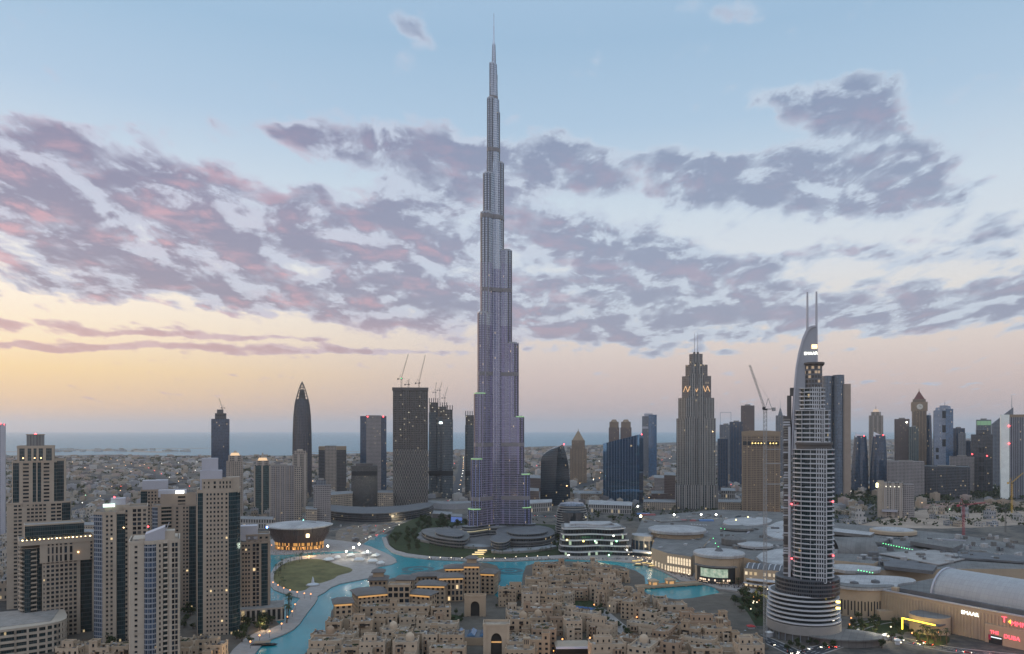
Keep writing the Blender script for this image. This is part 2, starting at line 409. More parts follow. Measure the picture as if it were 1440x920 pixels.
# submerged fountain rings seen as dark curved traces
MFOUNT = mat('fountain_ring_dark', (.012, .09, .105), .35, var=.2)
def fountain(px, py, rpx, label, w_=7):
    cx, cyy = gp(px, py); r = rpx*cyy/F
    mb = MB(); L = ell(0, 0, r, r, 40)
    for i in range(40):
        a = L[i]; b = L[(i+1) % 40]; k = (r-w_)/r
        mb.prism(ccw([a, b, (b[0]*k, b[1]*k), (a[0]*k, a[1]*k)]), 0, .12)
    mb.prism(ell(0, 0, r*.34, r*.34, 20), 0, .10)
    ribbon(mb, smooth_poly([(-r*.9, -r*.9), (-r*.2, -r*1.35), (r*1.4, -r*1.1), (r*2.3, -r*.2)], 2, False), w_*.7, 0, .08)
    tag(mb.build('fountain_ring', MFOUNT, loc=(cx, cyy, .36)), label, 'fountain', 'fountain rings in the lake')
fountain(588, 801, 23, 'dark curved fountain ring under the turquoise lake left of the palace')
fountain(716, 803, 20, 'dark curved fountain ring in the lake between palace and old town island')

# promenades, islands and quays: slabs of paving standing a metre over the water
MPAVE = mat('promenade_paving', (.30, .27, .25), .85, var=.25, vscale=.15)
MPAVE2 = mat('old_town_paving', (.11, .092, .074), .9, var=.35, vscale=.09)
MLAWN = mat('lawn_grass', (.118, .108, .045), .95, var=.6, vscale=.06)
MASPH = mat('asphalt', (.052, .054, .058), .85, var=.3, vscale=.08)
MCURB = mat('kerb_stone', (.33, .31, .29), .85)
MLINE = mat('road_paint', (.6, .6, .58), .7)
def slab(name, px, z1, m, z0=-.5, it=2, z=0.0):
    p = ccw(smooth_poly(gpoly(px, z), it)) if it else ccw(gpoly(px, z))
    mb = MB(); mb.prism(p, z0, z1, bottom=False)
    return tag(mb.build(name, m), kind='structure'), p
slab('old_town_ground', [(405, 945), (446, 905), (463, 889), (467, 853), (497, 842), (520, 826), (560, 812), (625, 802), (648, 793), (696, 793), (707, 812), (692, 836), (705, 846), (735, 838), (734, 812), (742, 793), (800, 790.5), (862, 794), (905, 808), (908, 824), (905, 836), (930, 842), (960, 846), (1015, 835), (1040, 845), (1100, 945)], 1.4, MPAVE2, it=1)
slab('park_island', [(381, 829), (398, 836), (430, 845), (452, 838), (470, 824), (500, 818), (530, 812), (533, 806), (524, 800), (560, 793), (553, 787), (528, 780), (495, 778), (440, 782), (400, 786), (388, 795), (378, 812)], 1.2, MPAVE, it=1)
_, lawn_poly = slab('lawn', [(384, 812), (386, 822), (410, 833), (428, 833), (436, 826), (470, 816), (474, 811), (495, 806), (496, 801), (475, 796), (455, 788), (430, 787), (405, 791), (390, 800)], 1.32, MLAWN, z0=.9)
slab('causeway', [(426, 838), (446, 836), (447, 845), (430, 866), (418, 884), (398, 895), (372, 904), (352, 930), (318, 945), (318, 925), (352, 893), (390, 884), (408, 868), (415, 852)], 1.3, MPAVE, it=1)
slab('left_bank', [(300, 945), (360, 905), (396, 882), (380, 868), (384, 850), (378, 845), (370, 780), (300, 790), (100, 830), (-80, 940)], 1.1, MPAVE2, it=0)
slab('opera_plaza', [(360, 779), (392, 782), (430, 778), (470, 776), (500, 776), (535, 782), (556, 790), (558, 788), (545, 780), (512, 766), (470, 760), (420, 757), (370, 760)], 1.25, MPAVE, it=1)
slab('lake_promenade', [(537, 757), (541, 769), (551, 778), (570, 784), (604, 788), (657, 790.3), (720, 790.3), (791, 786.8), (858, 789.3), (900, 793.8), (928, 803), (945, 811), (958, 818.5), (990, 823), (1012, 830), (1060, 836), (1070, 820), (1000, 800), (960, 788), (915, 772), (880, 778), (790, 782), (720, 786.5), (660, 786.5), (606, 784), (574, 780), (556, 775), (547, 768), (543, 757)], 1.5, MPAVE, it=0)
MPARK = mat('park_planting', (.03, .042, .016), .95, var=.5, vscale=.08)
slab('tower_park_ground', [(546, 756), (549, 768), (558, 774.5), (575, 779.5), (606, 783.5), (660, 786), (720, 786), (790, 781.5), (800, 765), (790, 740), (700, 735), (640, 732), (590, 728), (556, 742)], 1.7, MPARK, it=0)
slab('tower_forecourt', [(590, 762), (640, 772), (700, 776), (770, 773), (790, 760), (770, 742), (700, 738), (620, 742), (585, 750)], 2.0, mat('forecourt_paving', (.16, .15, .145), .85, var=.3), it=1)

# haze: one closed box of even, pale air round everything; the sky lies outside
def build_haze(dens):
    m = bpy.data.materials.new('haze_air'); m.use_nodes = True; nt = m.node_tree; nt.nodes.clear()
    o = nt.nodes.new('ShaderNodeOutputMaterial'); v = nt.nodes.new('ShaderNodeVolumePrincipled')
    v.inputs['Color'].default_value = (.96, .96, .98, 1); v.inputs['Density'].default_value = dens; v.inputs['Anisotropy'].default_value = .55
    nt.links.new(v.outputs[0], o.inputs['Volume'])
    mb = MB(); mb.prism([(-70000, -2500), (70000, -2500), (70000, 70000), (-70000, 70000)], -1.0, 860.0, bottom=True)
    tag(mb.build('haze', m), kind='stuff')
build_haze(3.2e-5)
# ================================================================== THE TALL STEPPED SPIRE
MSTEEL = mat('brushed_steel', (.54, .55, .59), .24, .8, var=.08)
MDARKBAND = mat('mechanical_louvres', (.19, .175, .18), .5, var=.1)
MROOFG = mat('roof_grey', (.22, .22, .22), .9, var=.3)
def burj_mat(name, tint, led):
    return facade(name, tint, (.24, .28, .345), 1.6, 3.6, .84, .80, lit=.002, wrough=.38, grough=.08, rnd=.06, spec=.8, gm=.9)
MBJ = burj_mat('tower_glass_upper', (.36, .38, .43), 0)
MBJL = facade('tower_glass_lower', (.25, .24, .33), (.13, .14, .215), 1.6, 3.6, .84, .8, lit=.003, wrough=.38, grough=.08, rnd=.08, spec=.8, gm=.9)  # violet cast of the LED lighting is tinted into these base colours
MLEDV = glow('violet_led', (.48, .36, .88), .2)
MLEDB = glow('blue_led', (.22, .32, .95), .30)
MLEDG = glow('green_terrace_light', (.45, 1, .35), .5)
BY = 1206.0; BX = gx(694.5, BY)
bk = thing('skyscraper', 'immensely tall stepped spire of silver glass rising beside the lake', 'skyscraper', (BX, BY, 0))
def zb(py): return gz(py, BY)
AW = [radians(-10), radians(110), radians(230)]
tiers = [  # per wing: (distance of the nose centre, nose radius, top)
    [(50, 10, 42), (48.7, 9, zb(667)), (39.6, 9, zb(587)), (30.8, 9, zb(484)), (20.5, 8.5, zb(354)), (8.5, 7.5, zb(231)), (3.6, 6, zb(160)), (1.5, 4, zb(107)), (.6, 2.2, zb(72))],
    [(48, 9, 70), (44, 9, 140), (36, 9, 245), (27, 9, 380), (19, 8.5, 520), (10, 8, 600), (4, 6, zb(176)), (1.5, 4, zb(120))],
    [(45, 10, 42), (40, 9, zb(645)), (33, 9, zb(555)), (25.5, 8.5, zb(443)), (18.7, 8.5, zb(303)), (13.5, 7.8, zb(248)), (7.5, 5.5, zb(141)), (4.6, 3.8, zb(91))]]
def nose(ang, d, r, din, n=9):
    """outline of a wing tier: straight flanks from the core out to a rounded nose"""
    c, s_ = cos(ang), sin(ang)
    loc_ = [(din, -r)]+[(d+r*cos(-pi/2+pi*i/n), r*sin(-pi/2+pi*i/n)) for i in range(n+1)]+[(din, r)]
    return [(a*c-b*s_, a*s_+b*c) for a, b in loc_]
zones = [0, 330, 840]
bands = [zb(699), zb(625), zb(527), zb(410), zb(308), zb(213), zb(141)+2]
MPARA = mat('parapet_grey', (.3, .31, .33), .5)
for wi, T in enumerate(tiers):
    c, s_ = cos(AW[wi]), sin(AW[wi])
    mbw = MB(); fins = MB(); led = MB(); ledb = MB(); gap = MB(); late = []
    for k, (d, r, zt) in enumerate(T):
        z0 = T[k-1][2] if k else 0.0
        # every tier runs full height from the ground inside the wider one; only the part above the last terrace is drawn
        pl = nose(AW[wi], d, r, 0 if d < 12 else 4)
        zz = [z0]+[q for q in (330.0,) if z0 < q < zt]+[zt]
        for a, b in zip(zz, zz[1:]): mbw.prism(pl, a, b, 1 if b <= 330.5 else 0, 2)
        # stainless fins up the skin
        if r > 3:
            nf = 15
            for i in range(nf+1):
                a = -pi/2+pi*i/nf; ra = r+.25
                p = (d+ra*cos(a), ra*sin(a)); q = (p[0]*c-p[1]*s_, p[0]*s_+p[1]*c)
                fins.box(q[0], q[1], z0, .5, .22, zt-z0+1.2, AW[wi]+a, bottom=False)
                if z0 < 420 and i % 3 == 1 and wi != 1:
                    p = (d+(r+.62)*cos(a), (r+.62)*sin(a)); q = (p[0]*c-p[1]*s_, p[0]*s_+p[1]*c)
                    (ledb if z0 < 60 else led).box(q[0], q[1], z0+1, .12, .55, min(zt, 430)-z0-2, AW[wi]+a, bottom=False)
            x = 6.0
            while x < d:
                for sg in (-1, 1):
                    p = (x, sg*(r+.2)); q = (p[0]*c-p[1]*s_, p[0]*s_+p[1]*c)
                    fins.box(q[0], q[1], z0, .22, .5, zt-z0+.8, AW[wi], bottom=False)
                    if z0 < 420 and int(x) % 3 == 0 and wi != 1:
                        p = (x, sg*(r+.6)); q = (p[0]*c-p[1]*s_, p[0]*s_+p[1]*c)
                        led.box(q[0], q[1], z0+1, .5, .12, min(zt, 430)-z0-2, AW[wi], bottom=False)
                x += 2.4
            for bz in bands:
                if z0 < bz < zt+9 and bz+8 < zt+10:
                    bandm = MB(); bandm.prism(nose(AW[wi], d, r+.75, 4, 12), max(bz-3, z0), min(bz+3, zt-.4), 0); late.append(('mechanical_floor', bandm, MDARKBAND))
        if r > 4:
            for a in (-1.02, -.34, .5, 1.1):      # dark raised strips, the shade between the bays put in as colour
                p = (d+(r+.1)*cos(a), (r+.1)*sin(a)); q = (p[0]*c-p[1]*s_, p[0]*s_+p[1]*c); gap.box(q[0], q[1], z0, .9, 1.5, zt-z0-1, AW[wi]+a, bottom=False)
        # terrace edge light
        if k < 4 and wi != 1 and zt < 260:
            o = nose(AW[wi], d, r+.5, d-2, 9); i_ = nose(AW[wi], d, r-.8, d-2, 9)
            terr = MB()
            for j in range(len(o)-1): terr.prism(ccw([o[j], o[j+1], i_[j+1], i_[j]]), zt+.1, zt+1.3)
            late.append(('terrace_light', terr, MLEDG))
        if r > 4: par = MB(); par.prism(nose(AW[wi], d*.985, r*.8, max(2, d-14)), zt, zt+2.2); late.append(('terrace_parapet', par, MPARA))
    wob = mbw.build('wing', [MBJ, MBJL, MROOFG], bk)
    fins.build('rib', MSTEEL, wob); gap.build('groove_shade_strip', mat('groove_shade', (.05, .052, .06), .35), wob)
    for n_, b_, m_ in late: b_.build(n_, m_, wob)
    if led.v: tag(led.build('light_strip', MLEDV, wob), kind='stuff')
    if ledb.v: tag(ledb.build('base_light_strip', MLEDB, wob), kind='stuff')
mb = MB(); fins = MB(); bandm = MB()
core = [(0, 17.0), (420, 15.5), (zb(303), 14.2), (zb(303), 12.0), (zb(248), 11.6), (zb(231), 11), (zb(231), 9.6), (zb(160), 8.8), (zb(141), 8.2), (zb(141), 6.2), (zb(107), 5.2), (zb(91), 4.6), (zb(91), 3.2), (zb(72), 2.7), (zb(63), 2.3)]
for k in range(len(core)-1):
    (r0, z0), (r1, z1) = (core[k][1], core[k][0]), (core[k+1][1], core[k+1][0])
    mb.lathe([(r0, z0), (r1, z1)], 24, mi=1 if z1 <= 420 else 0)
for i in range(24):
    a = 2*pi*i/24
    for k in range(len(core)-1):
        if core[k+1][0]-core[k][0] > 2:
            r0, r1 = core[k][1]+.15, core[k+1][1]+.15
            fins.beam((r0*cos(a), r0*sin(a), core[k][0]), (r1*cos(a), r1*sin(a), core[k+1][0]), .28)
cr = mb.build('core', [MBJ, MBJL], bk, smooth=True)
fins.build('rib', MSTEEL, cr)
for bz in bands[3:]:
    for k in range(len(core)-1):
        if core[k][0] <= bz < core[k+1][0]:
            bandm = MB(); bandm.lathe([(core[k][1]+.5, bz-3), (core[k][1]+.5, bz+3)], 24); bandm.build('mechanical_floor', MDARKBAND, cr)
mb = MB(); mb.lathe([(2.3, zb(66)), (2.0, zb(60)), (1.2, zb(58)), (1.1, zb(38)), (.75, zb(36)), (.6, zb(20)), (.05, zb(17.5))], 10)
mb.build('pinnacle', MSTEEL, bk, smooth=True)
# three-armed podium
mb = MB(); gl = MB()
MPOD = facade('podium_stone_bands', (.17, .165, .16), (.02, .025, .03), 2.2, 4.5, .9, .55, lit=.02, wrough=.6)
for wi in range(3):
    mb.prism(nose(AW[wi], 62, 16, 5, 12), 0, 11, 0, 1); mb.prism(nose(AW[wi], 55, 13, 5, 12), 11, 17, 0, 1)
mb.lathe([(36, 0), (36, 14), (0, 14)], 40, capmi=1)
for wi in (0, 2):
    o = nose(AW[wi], 62, 16.4, 20, 12); q = nose(AW[wi], 62, 15.6, 20, 12)
    for j in range(len(o)-1): gl.prism(ccw([o[j], o[j+1], q[j+1], q[j]]), 10.2, 11.3)
pd = mb.build('podium', [MPOD, MROOFG], bk)
gl.build('edge_light', glow('warm_edge_light', (1, .85, .4), .35), pd)
# ================================================================== RESIDENTIAL TOWERS ON THE LEFT (windows are real recesses)
MBEIGE = mat('beige_render', (.375, .31, .245), .85, var=.16, vscale=.05)
MBEIGE2 = mat('pale_beige_render', (.42, .355, .285), .85, var=.16, vscale=.05)
MBROWN = mat('tan_render', (.315, .25, .195), .85, var=.16, vscale=.05)
MROOF = mat('roof_gravel', (.26, .24, .22), .95, var=.35, vscale=.2)
MLAV = mat('grey_metal_cladding', (.40, .40, .44), .45, .3, var=.1)
MWIN = [mat('window_dark', (.012, .018, .025), .1, var=.25, spec=.12), mat('window_blue', (.02, .034, .05), .08, var=.25, spec=.25), mat('window_curtain', (.085, .08, .075), .3, var=.3, spec=.3), mat('window_black', (.007, .010, .013), .12, var=.2, spec=.1)]
MLIT = glow('window_lit', (1, .72, .36), 1.1)
MDGLASS = facade('dark_green_curtain_wall', (.045, .06, .065), (.014, .032, .038), 1.5, 3.4, .88, .8, lit=.003, wrough=.35, grough=.06, rnd=.4, spec=.4)
MBGLASS = facade('blue_curtain_wall', (.24, .25, .27), (.035, .055, .09), 1.9, 3.4, .78, .72, lit=.004, wrough=.5, grough=.07, rnd=.45, spec=.6)
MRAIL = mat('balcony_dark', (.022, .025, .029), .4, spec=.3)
WMESH = {}
def win_mesh(w_, h_, k):
    key = (round(w_, 2), round(h_, 2), k)
    if key not in WMESH:
        mb = MB(); hw, hh = w_/2, h_/2; M0 = MLIT if k == 4 else MWIN[k]
        mb.face([(-hw, 0, -hh), (hw, 0, -hh), (hw, 0, hh), (-hw, 0, hh)], None, 0)
        t = min(.12, w_*.06)      # frame bars standing a hand in front of the pane
        for a in (-hw+t/2, 0, hw-t/2): mb.box(a, -.05, -hh, t, .08, 2*hh, mi=1)
        mb.box(0, -.045, -hh, 2*hw, .07, t, mi=1)
        WMESH[key] = mb.mesh('window', [M0, MRAIL])
    return WMESH[key]
def seg_punch(mb, wins, A, B, z0, z1, ncol, nfl, wf, hf, dep=.55, mi=0):
    L = hypot(B[0]-A[0], B[1]-A[1]); ux, uy = (B[0]-A[0])/L, (B[1]-A[1])/L; nx, ny = uy, -ux
    cw = L/ncol; fh = (z1-z0)/nfl; ww, wh = cw*wf, fh*hf
    P = lambda u_, z, d=0: (A[0]+ux*u_-nx*d, A[1]+uy*u_-ny*d, z)
    ang = atan2(uy, ux)
    edges = [0]
    for c in range(ncol): edges += [c*cw+(cw-ww)/2, c*cw+(cw+ww)/2]
    edges.append(L)
    for k in range(0, len(edges), 2):
        a, b = edges[k], edges[k+1]
        if b-a > .01: mb.face([P(a, z0), P(b, z0), P(b, z1), P(a, z1)], [(a, z0), (b, z0), (b, z1), (a, z1)], mi)
    for c in range(ncol):
        a, b = edges[2*c+1], edges[2*c+2]
        zprev = z0
        for f in range(nfl):
            w0 = z0+f*fh+(fh-wh)*.45; w1 = w0+wh
            mb.face([P(a, zprev), P(b, zprev), P(b, w0), P(a, w0)], None, mi)
            mb.face([P(a, w0), P(b, w0), P(b, w0, dep), P(a, w0, dep)], None, mi)
            mb.face([P(a, w1, dep), P(b, w1, dep), P(b, w1), P(a, w1)], None, mi)
            mb.face([P(a, w0), P(a, w0, dep), P(a, w1, dep), P(a, w1)], None, mi)
            mb.face([P(b, w0, dep), P(b, w0), P(b, w1), P(b, w1, dep)], None, mi)
            c_ = P((a+b)/2, (w0+w1)/2, dep); wins.append((c_, ww, wh, ang))
            q_ = P((a+b)/2, w0-.22, -.12); mb.box(q_[0], q_[1], q_[2], ww+.35, .3, .2, ang, mi)      # sill
            zprev = w1
        mb.face([P(a, zprev), P(b, zprev), P(b, z1), P(a, z1)], None, mi)
def seg_balc(mb, rail, A, B, z0, z1, nfl, out=1.5, rec=1.2, mi=0):
    """open balconies: dark recess, a slab and a parapet on every floor"""
    L = hypot(B[0]-A[0], B[1]-A[1]); ux, uy = (B[0]-A[0])/L, (B[1]-A[1])/L; nx, ny = uy, -ux; ang = atan2(uy, ux)
    mx, my = (A[0]+B[0])/2, (A[1]+B[1])/2; fh = (z1-z0)/nfl
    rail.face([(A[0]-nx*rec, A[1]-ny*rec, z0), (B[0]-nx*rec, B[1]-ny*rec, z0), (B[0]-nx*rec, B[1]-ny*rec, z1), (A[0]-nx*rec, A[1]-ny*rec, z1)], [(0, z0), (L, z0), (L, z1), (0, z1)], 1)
    for P, Q in ((A, (A[0]-nx*rec, A[1]-ny*rec)), ((B[0]-nx*rec, B[1]-ny*rec), B)):
        mb.face([(P[0], P[1], z0), (Q[0], Q[1], z0), (Q[0], Q[1], z1), (P[0], P[1], z1)], None, mi)
    for f in range(nfl):
        z = z0+f*fh; d = (out-rec)/2
        mb.box(mx+nx*d, my+ny*d, z, L-.1, out+rec, .3, ang, mi)
        mb.box(mx+nx*(out-.12), my+ny*(out-.12), z+.3, L-.12, .14, .95, ang, mi)
    mb.box(mx, my, z1-.4, L-.1, rec*2, .4, ang, mi)
class Tower:
    def __init__(s, name, label, x0, x1, Y, cat='tower', group=None, turn=.92, flr=3.45, wall=None):
        s.Y = Y; s.cx = (x0+x1)/2; X = gx(s.cx, Y); s.phi = atan2(-X, Y); s.flr = flr; s.wall = wall or MBEIGE
        s.root = thing(name, label, cat, (X, Y, 0), s.phi*turn, group); s.k = cos(s.phi)*Y/F; s.wins = []
    def lx(s, px): return (px-s.cx)*s.k
    def z(s, py): return max(gz(py, s.Y), 0)
    def mass(s, x0, x1, ytop, ybot, p, D, chain, parapet=1.4, sides=True, roof=True, side_type=('p', 4, .5, .55), wall=None, z0=None, ztop=None):
        """chain: list of (fraction, protrusion in m, type of the stretch that ends here)"""
        W = wall or s.wall; mb = MB(); gl = MB(); rl = MB()
        a, b = s.lx(x0), s.lx(x1); zt = s.z(ytop) if ztop is None else ztop; zb_ = (s.z(ybot) if ybot is not None else 0.0) if z0 is None else z0
        nfl = max(1, round((zt-zb_)/s.flr)); zw = zt
        prev = (a, -p-chain[0][1]); pts = [prev]
        for fr, pr, ty in chain[1:]:
            q = (a+(b-a)*fr, -p-pr)
            s._seg(mb, gl, rl, prev, q, zb_, zw, nfl, ty); pts.append(q); prev = q
        R, Lk = (b, D-p), (a, D-p)
        if sides:
            s._seg(mb, gl, rl, prev, R, zb_, zw, nfl, side_type); s._seg(mb, gl, rl, Lk, pts[0], zb_, zw, nfl, side_type)
        else:
            s._seg(mb, gl, rl, prev, R, zb_, zw, nfl, 'w'); s._seg(mb, gl, rl, Lk, pts[0], zb_, zw, nfl, 'w')
        s._seg(mb, gl, rl, R, Lk, zb_, zw, nfl, 'w')
        poly = pts+[R, Lk]
        for k in range(9, nfl-2, 9):        # string courses
            zc = zb_+(zt-zb_)*k/nfl
            for i in range(len(poly)-1):
                A, B = poly[i], poly[i+1]; L = hypot(B[0]-A[0], B[1]-A[1])
                if L > 2.5 and (i >= len(pts)-1 or chain[i+1][2] == 'w' or chain[i+1][2][0] == 'p'): an = atan2(B[1]-A[1], B[0]-A[0]); mb.box((A[0]+B[0])/2, (A[1]+B[1])/2, zc-.2, L-.05, .5, .35, an, 0)
        if roof:
            mb.face([(x, y, zt) for x, y in poly], None, 1)
        if parapet:
            c0 = (sum(q[0] for q in poly)/len(poly), sum(q[1] for q in poly)/len(poly))
            for i in range(len(poly)):
                P, Q = poly[i], poly[(i+1) % len(poly)]; L = hypot(Q[0]-P[0], Q[1]-P[1])
                if L < .4: continue
                an = atan2(Q[1]-P[1], Q[0]-P[0])
                mb.box((P[0]+Q[0])/2+sin(an)*(-.18), (P[1]+Q[1])/2+cos(an)*.18, zt-.05, L+.5-.003*i, .75-.004*i, parapet+.003*i, an, 0)
        o = mb.build('wall', [W, MROOF], s.root)
        if gl.v: gl.build('glass_curtain_wall', [MDGLASS, MBGLASS], s.root)
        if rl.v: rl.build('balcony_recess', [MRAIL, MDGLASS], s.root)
        return o, poly, zt
    def _seg(s, mb, gl, rl, A, B, z0, z1, nfl, ty):
        L = hypot(B[0]-A[0], B[1]-A[1])
        if L < .05: return
        if ty == 'w': mb.face([(*A, z0), (*B, z0), (*B, z1), (*A, z1)], [(0, z0), (L, z0), (L, z1), (0, z1)], 0)
        elif ty in ('g', 'b'):
            gl.face([(*A, z0), (*B, z0), (*B, z1-.5), (*A, z1-.5)], [(0, z0), (L, z0), (L, z1), (0, z1)], 0 if ty == 'g' else 1)
            mb.face([(*A, z1-.5), (*B, z1-.5), (*B, z1), (*A, z1)], None, 0)
        elif ty[0] == 'p': seg_punch(mb, s.wins, A, B, z0, z1, max(1, ty[1]), nfl, ty[2], ty[3])
        elif ty[0] == 'v':   # tall slots: windows two floors high
            seg_punch(mb, s.wins, A, B, z0, z1, max(1, ty[1]), max(1, nfl//ty[4]), ty[2], ty[3])
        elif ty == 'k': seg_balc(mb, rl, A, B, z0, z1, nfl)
    def box(s, name, x0, x1, y0, y1, p, d, m, z=None, parent=None, slope=0.0):
        """roof box between pixel columns x0..x1 and rows y0 (top)..y1"""
        a, b = s.lx(x0), s.lx(x1); z1 = s.z(y0); z0 = s.z(y1) if z is None else z
        mb = MB(); q = [(a, -p), (b, -p), (b, -p+d), (a, -p+d)]
        if slope:
            t = [z1-slope, z1, z1, z1-slope]; n = 4
            for i in range(n):
                j = (i+1) % n; mb.face([(*q[i], z0), (*q[j], z0), (*q[j], t[j]), (*q[i], t[i])], [(0, z0), (5, z0), (5, t[j]), (0, t[i])])
            mb.face([(*q[i], t[i]) for i in range(4)])
        else: mb.prism(q, z0, z1)
        return mb.build(name, m, parent or s.root)
    def finish(s, nwin=100):
        """the windows that show largest become parts of their own, the rest one part"""
        W = s.wins; rt = s.root.rotation_euler[2]
        front = [q for q in W if cos(q[3]) > .3] ; rest = [q for q in W if cos(q[3]) <= .3]
        front.sort(key=lambda q: -q[0][2]); own = front[:nwin]; rest += front[nwin:]
        random.seed(int(s.cx))
        for c, w_, h_, an in own:
            k = 4 if random.random() < .02 else random.choice((0, 0, 0, 1, 1, 2, 3, 3))
            o = bpy.data.objects.new('window', win_mesh(w_, h_, k)); COL.objects.link(o); o.parent = s.root
            o.location = c; o.rotation_euler = (0, 0, an)
        if rest:
            mb = MB()
            for c, w_, h_, an in rest:
                k = 4 if random.random() < .02 else random.choice((0, 0, 0, 1, 1, 2, 3, 3)); hx, hy = cos(an)*w_/2, sin(an)*w_/2
                mb.face([(c[0]-hx, c[1]-hy, c[2]-h_/2), (c[0]+hx, c[1]+hy, c[2]-h_/2), (c[0]+hx, c[1]+hy, c[2]+h_/2), (c[0]-hx, c[1]-hy, c[2]+h_/2)], None, k)
                t = .1
                mb.box(c[0]+sin(an)*.06, c[1]-cos(an)*.06, c[2]-h_/2, t, .06, h_, an, mi=5)
            tag(mb.build('window', MWIN+[MLIT, MRAIL], s.root), kind='stuff')
def roof_clutter(t, poly, zt, n=7, m=None):
    """air handlers and stair heads on the roof, one part"""
    xs = [q[0] for q in poly]; ys = [q[1] for q in poly]; cxx, cyy = (min(xs)+max(xs))/2, (min(ys)+max(ys))/2; hw, hd = (max(xs)-min(xs))*.36, (max(ys)-min(ys))*.36
    for _ in range(n):
        mb = MB(); mb.box(0, 0, 0, random.uniform(1.5, 4.5), random.uniform(1.5, 4), random.uniform(1, 2.8)); mb.box(.2, .1, 0, .8, .8, random.uniform(2, 3.4))
        mb.build('roof_plant', m or MROOF, t.root, loc=(cxx+random.uniform(-hw, hw), cyy+random.uniform(-hd, hd), zt+.02))
GL = 'beige residential towers on the left bank'
P = lambda n, w_=.52, h_=.55: ('p', n, w_, h_)
# far left sliver of a blue glass tower at the frame edge
t = Tower('glass_tower', 'pale blue glass tower cut by the left edge with red roof lights', -26, 7, 1180, group='glass towers')
t.mass(-26, 7, 597, None, 0, 34, [(0, 0, ''), (.8, 0, 'b'), (1, 0, 'w')], wall=MLAV, sides=False)
tl = glow('red_beacon', (1, .05, .06), 9)
def beacon(t, px, py, p=0, r=.8, m=None, name='warning_light'):
    mb = MB(); mb.sphere((0, 0, 0), r); mb.build(name, m or tl, t.root, loc=(t.lx(px), -p, t.z(py)))
beacon(t, 1, 596, 0); beacon(t, 6, 597, 0)
t.finish()
# stepped hotel-like tower with a lantern
t = Tower('stepped_tower', 'tall stepped beige tower with a square lantern and red light on top', 10, 96, 705, group=GL)
t.mass(10, 100, 708, None, 0, 46, [(0, 0, ''), (.1, 0, 'w'), (.24, 0, P(2, .75, .5)), (.30, 0, 'w'), (.62, 1.2, P(5, .7, .5)), (.68, 1.2, 'w'), (.86, 0, P(2, .8, .55)), (1, -2, 'g')])
t.mass(17, 80, 650, None, -1, 34, [(0, -3, ''), (.02, 0, 'w'), (.16, 0, 'g'), (.22, 1, 'w'), (.40, 1, P(1, .72, .5)), (.46, 1, 'w'), (.535, .2, 'g'), (.57, 1.4, 'w'), (.645, .2, 'g'), (.68, 1, 'w'), (.86, 1, P(1, .72, .5)), (.94, 1, 'w'), (1, 0, 'g')], z0=t.z(712))
t.mass(75, 93, 648, None, -4, 26, [(0, 0, ''), (.85, 0, 'g'), (1, 0, 'w')], z0=t.z(712), sides=False)
t.mass(24, 76, 630, None, -3, 26, [(0, 0, ''), (.06, 0, 'w'), (.2, 0, 'g'), (.28, 0, 'w'), (.38, 0, 'g'), (.44, 0, 'w'), (.52, 0, 'g'), (.58, 0, 'w'), (.70, 0, 'g'), (.78, 0, 'w'), (.94, 0, 'g'), (1, 0, 'w')], z0=t.z(652), side_type=('p', 3, .5, .7), parapet=2)
mb = MB(); mb.box(0, 0, 0, 14, 12, t.z(613)-t.z(632), mi=0); mb.box(0, 0, t.z(613)-t.z(632), 15, 13, .8, mi=1)
mb.build('roof_lantern', [facade('lantern_louvres', (.24, .23, .22), (.07, .08, .085), 1.2, 20, .6, 1.1, lit=0), MBROWN], t.root, loc=(t.lx(49), 14, t.z(631)))
beacon(t, 49, 611, -14, 1.1)
for px in (33, 49, 58): beacon(t, px, 644, 4, .55, glow('amber_lamp', (1, .6, .25), 6), 'wall_lamp')
t.finish()
# slab with the lit cornice
t = Tower('hotel_slab', 'broad beige slab with a row of gold lights under its dark roof terrace', 28, 134, 600, cat='building', group=GL, turn=1.12)
o, poly, zt = t.mass(30, 134, 768, None, 0, 26, [(0, -8, ''), (.05, 0, 'k'), (.13, 1, 'g'), (.21, 0, 'k'), (.28, -1.5, 'g'), (.285, 1.5, 'w'), (.33, 1.5, P(1, .35, .45)), (.76, 1.5, P(7, .66, .6)), (.80, 1.5, 'w'), (.81, -1.5, 'w'), (.97, -1.5, 'g'), (1, 0, 'w')], parapet=0)
t.mass(56, 133, 756, None, 2.4, 20, [(0, 0, ''), (.12, 0, 'w'), (.42, 0, ('v', 4, .45, .8, 2)), (.62, 0, ('v', 2, .5, .8, 2)), (.9, 0, 'w'), (1, 0, P(1, .4, .6))], z0=t.z(790), parapet=.6, roof=False)
t.mass(28, 133, 758, None, 2.9, 32, [(0, 0, ''), (1, 0, 'w')], z0=t.z(764), parapet=.8, sides=False)
t.mass(36, 120, 738, None, -5, 18, [(0, 0, ''), (1, 0, 'g')], z0=t.z(757), parapet=.8, sides=False)
for i in range(17):
    mb = MB(); mb.sphere((0, 0, 0), .42 if i % 4 else .62); mb.build('cornice_lamp', glow('gold_lamp', (1, .72, .32), 9), t.root, loc=(t.lx(32+i*5.9+random.uniform(-1, 1)), -2.6, t.z(756.6)))
beacon(t, 110, 778, 3.4, .6, glow('amber_lamp', (1, .6, .25), 6), 'wall_lamp')
t.finish()
